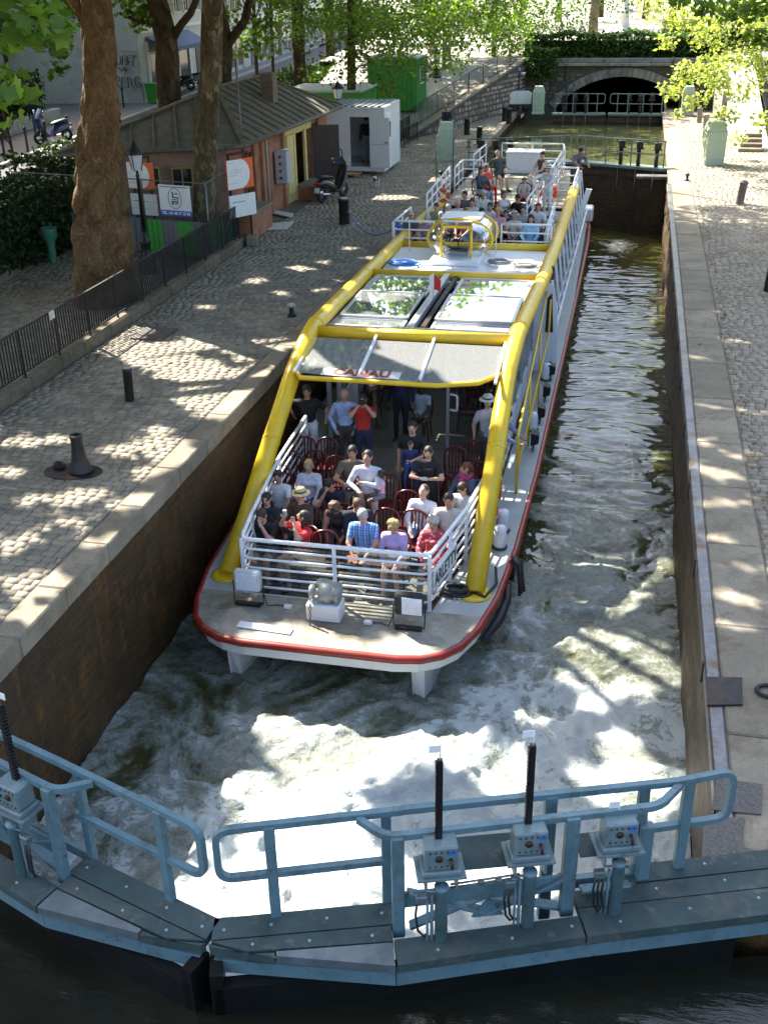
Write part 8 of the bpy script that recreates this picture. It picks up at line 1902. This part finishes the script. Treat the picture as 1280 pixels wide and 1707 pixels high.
    mb.ball(hl(0, -.082, -.055), (.022 * S, .006 * S, .006 * S), 6, 4, 5)
    o = mb.build("body", [pmat(skin, "skin"), pmat(shirt, skind), pmat(legs, lkind), pmat(shoes), DARK, LIPS], t, False)
    # hair or hat
    if style != 'bald':
        hp2 = []; r0 = A3(.083, .099, .096) * S
        hp2.append(('e', hl(0, .016, .030), Rh, r0, 0)); cutp = [('e', hl(0, -.105, -.030), Rh, A3(.072, .075, .085) * S, 0), ('e', hl(0, -.02, -.115), Rh, A3(.10, .12, .085) * S, 0)]
        if style in ('long', 'bun', 'pony'):
            cutp = cutp[:1]; hp2.append(('c', hl(-.062, .035, -.02), hl(-.07, .05, -.16 if style == 'long' else -.05), .034 * S, .03 * S, 0, None, 1)); hp2.append(('c', hl(.062, .035, -.02), hl(.07, .05, -.16 if style == 'long' else -.05), .034 * S, .03 * S, 0, None, 1))
            hp2.append(('c', hl(0, .085, .0), hl(0, .085, -.20 if style == 'long' else -.03), .05 * S, .045 * S, 0, None, 1))
            if style == 'bun': hp2.append(('e', hl(0, .11, .04), Rh, A3(.045, .045, .045) * S, 0))
            if style == 'pony': hp2.append(('c', hl(0, .11, .03), hl(0, .15, -.14), .035 * S, .02 * S, 0, None, 1))
        if style == 'curly':
            rr = np.random.default_rng(len(PEOPLE))
            for _ in range(26): v = rr.normal(size=3); v /= np.linalg.norm(v); v[2] = abs(v[2]) * .9 - .1; hp2.append(('e', hl(*(A3(0, .02, .03) + v * A3(.088, .10, .10))), np.eye(3), A3(.03, .03, .03) * S, 0))
        hv, hF = sdf_mesh(hp2, .013 * S, .018 * S, cutp)
        jit = RNG.normal(0, .0022 * S, hv.shape); inst("hair", np_mesh("hair", hv + jit, hF, pmat(hair, "hair"), np.full(len(hF), .5), smooth=True), t)
    if style in ('hat', 'cap') or (glasses == 'hat'):
        pass
    return_t = t; PEOPLE.append(t)
    t["_top"] = [float(x) for x in (loc + Rz @ top)]
    def wpt(q): return Vector(loc + Rz @ np.array(q))
    if glasses is True:
        mb = MB()
        for sx in (-1, 1): mb.ball(hl(sx * .032, -.086, .010), (.024 * S, .008 * S, .019 * S), 8, 5)
        mb.tube([Vector(hl(-.08, .0, .012)), Vector(hl(-.055, -.085, .014)), Vector(hl(.055, -.085, .014)), Vector(hl(.08, .0, .012))], .004 * S, 4); mb.build("sunglasses", MAT_SEAT, t, False)
    if glasses == 'head':
        mb = MB()
        for sx in (-1, 1): mb.ball(hl(sx * .034, -.075, .085), (.026 * S, .012 * S, .018 * S), 8, 5)
        mb.build("sunglasses", MAT_SEAT, t, False)
    if style == 'hatted':
        mb = MB(); Mx = Matrix(Rh.tolist()); c = Vector(hl(0, .012, .055)); mb.lathe([(.175 * S, -.012 * S), (.17 * S, .0), (.098 * S, .012 * S), (.094 * S, .07 * S), (.075 * S, .095 * S), (0, .10 * S)], 18, c, axis=Mx); mb.build("hat", pmat(hatcol), t, False)
        mb = MB(); mb.lathe([(.1005 * S, .014 * S), (.0985 * S, .04 * S)], 18, c, axis=Mx); mb.build("hat_band", pmat((.03, .03, .04)), t, False)
    if sit and chair_: chair(base[0], base[1], rz, chair_, z0)
    t["_h"] = [[float(x) for x in (loc + Rz @ (W + fd * .1 * S))] for (W, fd, nr, pn, sx, nm) in hands]
    return t
def held(name, label, cat, c, size, mat, rz=0.0, lens=False, group=None):
    c = Vector(c); t = thing(name, label, cat, c, rz, group); b = MB(); b.box((0, 0, 0), size, 0, .006); b.build("body", mat, t, False)
    if lens: b = MB(); b.lathe([(.032, 0), (.032, .05), (.028, .055), (0, .056)], 12, (0, -size[1] / 2, 0), axis=Matrix(((1, 0, 0), (0, 0, -1), (0, 1, 0)))); b.build("lens", MAT_SEAT, t, False)
    return t
def mid_hands(t): a, b_ = t["_h"]; return (Vector(a) + Vector(b_)) / 2
CB = "bistro chair under the "
B_ = (.012, .012, .014); WH = (.62, .62, .64)
# ---- standing in the bow well
person("man in black t-shirt and white trousers standing by the left glass post", (511, 642), h=1.80, shirt=B_, legs=WH, skin=SK_M, hair=H_BLK, arms=('back', 'side'), rz=.1)
person("bald man in light blue shirt, hands in his pockets", (574, 648), h=1.76, shirt=(.36, .46, .68), legs=(.06, .055, .05), style='bald', arms=('pocket', 'pocket'), sleeve='long', rz=.15)
t = person("man in red polo photographing with a raised camera", (604, 656), h=1.72, shirt=(.55, .035, .02), legs=(.03, .035, .07), hair=H_BLK, arms=('camera', 'camera'), rz=.2); held("camera", "black camera raised by the man in the red polo", "camera", mid_hands(t) + V(0, -.03, 0), (.13, .07, .085), MAT_SEAT, .2, True, "hand-held cameras")
person("person in dark blue pullover standing behind the man in red", base=(-4.35, 20.6), h=1.78, shirt=(.02, .03, .10), legs=(.02, .02, .03), skin=SK_T, hair=H_GRY, sleeve='long')
person("child in pale shirt and black-and-white printed skirt sitting inside the cabin", base=(-3.95, 20.75), sit=True, h=1.5, shirt=(.45, .50, .58), legs=(.18, .18, .19), lkind="print", skin=SK_D, hair=H_BLK, shorts=True, arms=('lap', 'lap'), chair_="bistro chair just inside the cabin under the child in the printed skirt")
t = person("man in brown t-shirt holding a camera at his chest, standing in the aisle", (587, 743), h=1.74, shirt=(.10, .085, .065), legs=(.36, .33, .27), hair=H_BLK, skin=SK_M, arms=('belly', 'belly'), rz=.1); held("camera", "black camera held at the chest of the man in brown", "camera", mid_hands(t) + V(0, -.03, .0), (.14, .08, .09), MAT_SEAT, .1, True, "hand-held cameras")
mn = person("man in white and grey shirt carrying a girl in the aisle", (614, 750), h=1.76, shirt=(.50, .50, .54), legs=(.52, .45, .36), hair=H_BLK, skin=SK_M, hp=-.35, arms=('belly', 'hold'), sleeve='long', rz=-.1)
t = person("small girl in pink top carried by the man in white and grey", base=(mn.location.x + .20, mn.location.y - .13), z0=FL + .66, h=1.0, shirt=(.62, .38, .45), legs=(.16, .16, .17), skin=SK_D, hair=H_BLK, style='bun', arms=('chest', 'hold'), rz=-1.1, shorts=True, sit=True, seat_h=.25)
person("man in black t-shirt with sunglasses on his head, standing by the door", (687, 701), h=1.80, shirt=B_, legs=(.10, .11, .14), hair=H_BLK, glasses='head', arms=('down', 'belly'), rz=.05)
t = person("small boy in navy sweatshirt with white letters standing on a chair", (684, 735), z0=FL + .46, h=1.02, shirt=(.025, .04, .12), legs=(.04, .09, .25), hair=H_BRN, hy=.9, sleeve='long', rz=.1); boy = t
text_part("S P", .11, Vector(t.location) + V(-.0, -.105, .64), (1, 0, 0), (0, 0, 1), MAT_WHITE_P, None, "lettering"); _l = bpy.data.objects[[o.name for o in COL.objects if o.name.startswith("lettering")][-1]]; _l.parent = t; _l.location = (-.0, -.112, .64); _l.rotation_euler = (math.pi / 2, 0, 0)
t = person("woman in black top looking at her phone, standing right of the aisle", (714, 744), h=1.66, shirt=B_, legs=B_, hair=H_DBR, style='long', arms=('chest', 'chest'), female=True); held("phone", "small phone in the hands of the woman in black", "phone", mid_hands(t) + V(0, -.02, .02), (.12, .02, .06), MAT_GREYBOX)
person("person in white hat and pale shirt half hidden behind the right yellow strut", (813, 660), h=1.70, shirt=(.45, .42, .42), legs=(.1, .1, .1), style='hatted', hatcol=(.62, .64, .62), arms=('down', 'down'), rz=.5)
person("man in grey-blue shirt leaning out over the right side rail", base=(-2.28, 18.75), h=1.74, lean=.55, shirt=(.20, .25, .36), legs=(.03, .03, .04), hair=H_BLK, skin=SK_M, sleeve='long', arms=('rail', 'rail'), rz=1.35, hp=.2)
# ---- seated in the bow well
person("boy in white t-shirt sitting by the left rail", (463, 784), sit=True, h=1.62, shirt=WH, skin=SK_M, hair=H_BLK, arms=('lap', 'thigh'), chair_=CB + "boy in the white t-shirt")
person("blonde woman in white top sitting behind the straw hat", (514, 766), sit=True, h=1.68, shirt=(.58, .56, .62), hair=H_BLO, style='bun', female=True, sleeve='long', arms=('lap', 'thigh'), rz=.1, chair_=CB + "blonde woman in white")
person("woman in dark jacket and sunglasses at the left rail", (444, 821), sit=True, h=1.66, shirt=(.02, .022, .024), hair=H_BLK, style='long', female=True, sleeve='long', glasses=True, arms=('lap', 'lap'), chair_=CB + "woman in sunglasses at the left rail")
person("man in black t-shirt with chin on hand in the front row", (434, 850), sit=True, h=1.76, lean=.22, hp=.1, shirt=B_, hair=H_DBR, arms=('lap', 'chin'), shorts=True, legs=(.04, .05, .09), chair_=CB + "man with chin on hand")
person("person in brown jacket and striped straw hat looking left", (500, 815), sit=True, h=1.70, shirt=(.07, .045, .03), style='hatted', hatcol=(.55, .44, .24), hy=-.9, sleeve='long', arms=('lap', 'belly'), rz=-.3, chair_=CB + "person in the straw hat")
t = person("woman in red shirt drinking from a raised can in the front row", (510, 852), sit=True, h=1.68, shirt=(.58, .03, .035), hair=H_DBR, style='long', female=True, hp=-.35, hy=-.8, arms=('drink', 'camera'), rz=-.7, shorts=True, legs=(.05, .05, .06), chair_=CB + "woman in red drinking"); held("drink_can", "small silver can raised by the woman in red", "can", Vector(t["_h"][0]) + V(0, 0, .03), (.06, .06, .11), MAT_ALU)
person("person in dark navy top leaning forward with hand at the face", (545, 800), sit=True, h=1.70, lean=.3, shirt=(.015, .018, .035), hair=H_BLK, hy=-.4, hp=.2, arms=('chin', 'lap'), rz=-.2, chair_=CB + "person in navy leaning forward")
person("woman with short curly hair and bare shoulders bending over her lap", (556, 842), sit=True, h=1.66, lean=.45, hp=.35, shirt=(.03, .025, .03), skin=SK_T, hair=H_BRN, style='curly', female=True, sleeve='none', arms=('lap', 'lap'), chair_=CB + "woman with curly hair")
person("man in dark suit jacket turning behind the man in blue plaid", (597, 834), sit=True, h=1.74, lean=.3, shirt=(.012, .013, .02), hair=H_BRN, hy=.3, hp=.2, sleeve='long', arms=('lap', 'thigh'), rz=.35, chair_=CB + "man in the dark jacket")
person("grey haired man in blue plaid shirt in the front row", (603, 851), sit=True, h=1.76, lean=.12, shirt=(.1, .3, .6), skind="plaid", hair=H_GRY, hp=.25, arms=('lap', 'lap'), legs=(.10, .12, .17), chair_=CB + "man in blue plaid")
person("blonde woman in lilac shirt looking down in the front row", (654, 871), sit=True, h=1.64, lean=.12, shirt=(.42, .32, .58), hair=H_BLO, style='curly', female=True, hp=.4, sleeve='long', arms=('lap', 'lap'), shorts=True, legs=(.45, .42, .38), chair_=CB + "woman in lilac")
person("grey haired woman in red flowered blouse at the front right corner", (722, 861), sit=True, h=1.66, lean=.05, shirt=(.55, .07, .09), skind="print", hair=(.42, .38, .30), style='curly', female=True, sleeve='long', arms=('lap', 'lap'), rz=-.1, legs=(.45, .43, .40), chair_=CB + "woman in the red flowered blouse")
person("man in white shirt with his head tipped back", (709, 808), sit=True, h=1.76, shirt=(.68, .68, .70), hair=H_BRN, hp=-.75, arms=('lap', 'thigh'), sleeve='long', legs=(.13, .19, .33), rz=-.15, chair_=CB + "man in white with head tipped back")
person("dark haired man in pale grey jacket at the right rail", (748, 822), sit=True, h=1.76, shirt=(.48, .47, .43), hair=H_BLK, skin=SK_M, sleeve='long', arms=('lap', 'lap'), chair_=CB + "man in the pale grey jacket")
person("woman with pink scarf and grey cardigan at the right, head turned", (777, 771), sit=True, h=1.68, shirt=(.10, .13, .20), hair=H_RED, style='pony', female=True, hy=-.7, sleeve='long', arms=('lap', 'lap'), rz=-.5, chair_=CB + "woman with the pink scarf"); sc_t = PEOPLE[-1]
b = MB(); b.tube([V(.085 * math.cos(a), .075 * math.sin(a) + .05, 1.045 + .02 * math.sin(2 * a)) for a in np.linspace(0, 6.283, 18, endpoint=False)], .055, 8, closed=True); b.tube([V(.0, -.06, 1.03), V(.02, -.10, .95), V(.01, -.12, .86)], [.05, .05, .03], 8); b.build("scarf", M("pink_scarf", (.42, .05, .17), .9, var=.5, nscale=24), sc_t, False)
person("person in white and dark top behind the pale grey jacket", (768, 806), sit=True, h=1.62, shirt=(.5, .5, .52), hair=H_DBR, hp=.4, hy=-.3, style='long', sleeve='long', arms=('lap', 'lap'), rz=-.3, chair_=CB + "person behind the grey jacket")
for (u, v, z, lb, rz) in ((588, 930, -1.30, "orange leaflet held by the man in blue plaid", .5), (672, 912, -1.22, "orange leaflet on the knees of the woman in lilac", -.2)):
    p = ray_z(u, v, z); b = MB(); b.box(p, (.17, .12, .006), 0, 0, (Matrix.Rotation(rz, 3, 'Z') @ Matrix.Rotation(.5, 3, 'X'))); tag(b.build("leaflet", M("orange_paper", (.75, .18, .05), .7)), lb, "leaflet", "orange leaflets")
# empty chairs
def echair(u, v, lb, rz=0.0): p = ray_z(u, v, FL + .91); chair(p.x, p.y - .28, rz, lb)
for u, v, lb, rz in ((510, 728, "empty bistro chair before the man in white trousers, left one", .1), (545, 730, "empty bistro chair before the man in white trousers, right one", -.05), (487, 752, "empty bistro chair by the left rail behind the blonde woman", .15), (528, 751, "empty bistro chair just right of the blonde woman", 0), (560, 760, "empty bistro chair left of the man in brown", -.1), (470, 775, "empty bistro chair pushed against the left rail", .2), (575, 800, "empty bistro chair beside the person in navy", .1),
                    (690, 778, "empty bistro chair left of the phone woman", 0), (760, 745, "empty bistro chair behind the pink scarf, left one", 0), (790, 735, "empty bistro chair behind the pink scarf, right one", -.1), (680, 818, "empty bistro chair in the right block, behind the lilac woman", 0), (645, 848, "empty bistro chair with its back to the aisle, front right block", 0), (690, 850, "empty bistro chair just left of the man with head tipped back", -.1), (650, 790, "empty bistro chair on the aisle beside the girl in pink", .2), (545, 885, "empty bistro chair between the woman in red and the man in plaid", .1), (740, 790, "empty bistro chair behind the man in pale grey", 0), (800, 770, "empty bistro chair against the right rail", -.2)):
    echair(u, v, lb, rz)
k = 0
for j, y in enumerate((21.4, 22.5, 23.6, 24.7, 25.8)):
    for i, x in enumerate((-5.2, -4.7, -3.05, -2.5)):
        if y < 22 and x in (-4.7,): continue
        c = chair(x, y, random.uniform(-.15, .15), "bistro chair inside the dim cabin, %s row from the glass, %s" % (("first", "second", "third", "fourth", "last")[j], ("far left", "left of the aisle", "right of the aisle", "far right")[i])); c["group"] = "chairs inside the cabin"
# ---- rear deck passengers
UFT = UF + .002; RF = .242; RG = "passengers on the rear deck"
def rear(label, head, z0=UFT, **kw):
    kw.setdefault('res', .027); sit = kw.get('sit', True); kw['sit'] = sit
    ch = kw.pop('ch', None); t = person(label, head, z0=z0, group=RG, **kw)
    if sit and ch: c = chair(t.location.x, t.location.y, t.rotation_euler.z, ch, z0); c["group"] = "chairs on the rear deck"
    return t
rear("man with sunglasses in dark t-shirt at the left of the rear front row", (685, 352), shirt=(.10, .09, .085), legs=B_, style='bald', glasses=True, arms=('lap', 'lap'), ch="deck chair under the man with sunglasses, rear front row")
rear("person in grey-pink top second from left in the rear front row", (712, 357), shirt=(.28, .20, .22), hair=H_GRY, arms=('lap', 'lap'), ch="deck chair second from left in the rear front row")
rear("grey haired person in blue shirt seen over the helm bubble's left", (747, 340), shirt=(.30, .42, .68), hair=H_GRY, arms=('lap', 'thigh'), rz=.3, ch="deck chair under the person in blue on the rear deck")
rear("bald man in white behind the person in blue on the rear deck", (763, 332), shirt=(.5, .5, .55), style='bald', arms=('lap', 'lap'), rz=.4, ch="deck chair under the bald man in white")
rear("dark haired man in white shirt with camera strap, rear deck centre", (787, 330), shirt=(.55, .54, .5), hair=H_BLK, arms=('lap', 'lap'), ch="deck chair under the man with camera strap")
rear("person in white with sunglasses right of the rear deck's centre", (817, 337), shirt=(.58, .58, .6), hair=H_DBR, glasses=True, arms=('lap', 'lap'), ch="deck chair under the person in white with sunglasses")
rear("woman in white vest with bare arms turned sideways on the rear deck", (840, 317), shirt=(.62, .6, .6), hair=H_BRN, style='pony', female=True, sleeve='none', arms=('thigh', 'side'), rz=.7, ch="deck chair under the woman in the white vest")
rear("man in black leaning beside the woman in the white vest", (862, 324), shirt=B_, hair=H_BLK, lean=.3, arms=('side', 'lap'), rz=-.4, glasses=True, ch="deck chair under the leaning man in black")
rear("child in dark top in front of the woman in the white vest", (843, 350), h=1.40, shirt=(.06, .05, .12), hair=H_DBR, arms=('lap', 'lap'), ch="deck chair under the child in dark top")
rear("person in grey sun hat beside the woman in light blue", (857, 353), h=1.55, shirt=(.55, .52, .5), style='hatted', hatcol=(.40, .36, .32), arms=('lap', 'lap'), ch="deck chair under the grey sun hat")
rear("long haired woman in light blue top at the rear front row's right", (885, 357), shirt=(.25, .52, .72), hair=H_BLK, style='long', female=True, sleeve='long', legs=(.3, .3, .32), arms=('lap', 'lap'), ch="deck chair under the woman in light blue")
for u, v, sh, hr, sty, lb in ((735, 353, (.5, .48, .46), H_GRY, 'short', "grey haired passenger in cream just left of the helm bubble"), (776, 347, (.4, .12, .12), H_BRN, 'long', "passenger in dull red seen above the helm bubble"), (803, 346, (.1, .12, .2), H_BLK, 'short', "dark haired passenger in navy above the helm bubble's right"), (830, 346, (.55, .3, .35), H_BLO, 'curly', "fair curly passenger in pink on the rear deck"), (872, 342, (.3, .3, .3), H_DBR, 'short', "passenger in grey behind the woman in light blue"), (727, 338, (.25, .3, .2), H_DBR, 'short', "passenger in olive at the rear deck's left rail"), (806, 317, (.55, .55, .5), H_GRY, 'curly', "grey curly passenger near the rear steps"), (897, 338, (.6, .6, .62), H_BRN, 'pony', "passenger in white by the rear deck's right rail"), (775, 318, (.12, .1, .1), H_BLK, 'short', "passenger in black by the left stair rail")):
    rear(lb, (u, v), shirt=sh, hair=hr, style=sty, arms=('lap', 'lap'), rz=random.uniform(-.4, .4), res=.03, h=random.uniform(1.6, 1.76), ch="deck chair under the " + lb.split(" on ")[0].split(" by ")[0].split(" above ")[0])
rear("boy with fair hair and red shorts on the raised deck steps", (874, 296), z0=RF, h=1.25, shirt=(.5, .46, .42), legs=(.5, .05, .05), hair=H_RED, style='curly', arms=('lap', 'lap'), shorts=True, ch="deck chair under the fair haired boy")
rear("man in dark green clothes lounging against the raised deck rail", (828, 250), z0=RF, lean=-.35, shirt=(.06, .07, .065), legs=(.05, .06, .05), style='bald', arms=('side', 'side'), rz=.5, shorts=True, recline=.4, ch="deck chair under the lounging man")
rear("girl in orange-red dress on the raised deck bench", (811, 275), z0=RF, h=1.45, shirt=(.62, .06, .03), legs=(.62, .06, .03), hair=H_RED, style='long', female=True, arms=('lap', 'lap'), rz=.9, ch="deck chair under the girl in the orange-red dress")
rear("woman in dark denim jacket in front of the girl in orange-red", (802, 277), z0=RF, shirt=(.05, .06, .08), legs=(.3, .35, .42), hair=H_BRN, style='long', female=True, sleeve='long', arms=('lap', 'lap'), rz=.9, ch="deck chair under the woman in the denim jacket")
rear("man in dark vest with orange strap at the back of the raised deck", (904, 252), z0=RF, shirt=(.06, .06, .09), hair=H_BLK, sleeve='none', arms=('lap', 'lap'), legs=WH, rz=-.8, ch="deck chair under the man with the orange strap")
rear("woman in white with white cap and red scarf at the raised deck rail", (915, 275), z0=RF, sit=False, h=1.55, shirt=(.66, .62, .62), legs=(.66, .66, .66), style='hatted', hatcol=(.7, .7, .7), female=True, sleeve='long', arms=('lap', 'lap'), rz=-.6)
rear("man in grey t-shirt leaning on the right rail at the stern", base=(-1.95, 38.6), head=None, z0=.0, sit=False, h=1.72, lean=.5, shirt=(.10, .11, .13), legs=(.06, .06, .07), hair=H_BLK, skin=SK_M, arms=('rail', 'rail'), rz=.6)
# ---- ashore
person("person standing inside the doorway of the white container", base=(-10.32, 42.9), z0=.30, h=1.76, shirt=(.03, .03, .035), legs=(.30, .34, .42), hair=H_BLK, sleeve='long', rz=math.pi + .4, arms=('belly', 'down'), res=.026, group="people ashore")
person("person in dark clothes sitting on the wall behind the pale green cabinet", base=(-8.75, 52.6), z0=.12, sit=True, h=1.72, shirt=(.02, .02, .04), legs=B_, hair=H_BLK, sleeve='long', arms=('lap', 'lap'), rz=.3, res=.028, group="people ashore")
p = ray_z(66, 232, PZ); person("person in dark top and blue jeans walking on the far pavement", base=(p.x, p.y), z0=PZ, h=1.72, shirt=(.015, .015, .02), legs=(.06, .10, .2), hair=H_BLK, sleeve='long', res=.03, group="people ashore", rz=.6)
b = MB(); b.box((-8.75, 52.7, .30), (.9, .5, .52), 0, .03); tag(b.build("stone_ledge", MAT_COPE), "stone ledge the person in dark clothes sits on", "ledge")
# ---- dog on the quay
def dog(loc, rz):
    pr = []; c = lambda a, b_, ra, rb, t: pr.append(('c', A3(*a), A3(*b_), ra, rb, t, None, 1))
    c((0, -.14, .27), (0, .12, .26), .085, .07, 0); c((0, -.13, .29), (0, -.10, .24), .09, .08, 0); c((0, -.18, .32), (0, -.27, .42), .055, .05, 1)
    pr.append(('e', A3(0, -.29, .44), np.eye(3), A3(.055, .065, .055), 1)); c((0, -.33, .425), (0, -.40, .40), .032, .022, 0)
    for x in (-.035, .035): c((x, -.27, .48), (x * 1.4, -.26, .53), .018, .006, 1)
    for sx in (-1, 1):
        c((sx * .05, -.14, .22), (sx * .055, -.13, .12), .038, .024, 0); c((sx * .055, -.13, .12), (sx * .055, -.14, .02), .022, .020, 0); c((sx * .055, -.14, .018), (sx * .055, -.17, .015), .022, .018, 0)
        c((sx * .05, .10, .23), (sx * .06, .06, .15), .05, .034, 0); c((sx * .06, .06, .15), (sx * .06, .14, .09), .028, .020, 0); c((sx * .06, .14, .09), (sx * .06, .12, .02), .019, .018, 0); c((sx * .06, .12, .018), (sx * .06, .085, .015), .021, .018, 0)
    c((0, .17, .29), (0, .26, .38), .02, .012, 1); c((0, .26, .38), (0, .27, .46), .013, .007, 1)
    vs, F = sdf_mesh(pr, .013, .02); cen = vs[F].mean(1); best = np.full(len(F), 9.); tg = np.zeros(len(F), int)
    for p in pr:
        d = prim_d(cen, p); w = d < best; best[w] = d[w]; tg[w] = p[5] if p[0] == 'c' else p[4]
    tg[(cen[:, 2] > .25) & (fbm(cen[:, 0] * 9, cen[:, 1] * 7, cen[:, 2] * 9, 2) > .47) & (tg == 0)] = 1
    t = thing("dog", "small black and white dog standing on the setts before the container", "dog", loc, rz); inst("body", np_mesh("body", vs, F, [pmat((.6, .58, .55)), pmat((.02, .02, .02))], np.full(len(F), .5), tg, True), t)
p = ray_z(627, 313, 0); dog((p.x, p.y, .02), -2.6)
for t in list(PEOPLE):
    for kk in ("_top", "_h"):
        if kk in t: del t[kk]
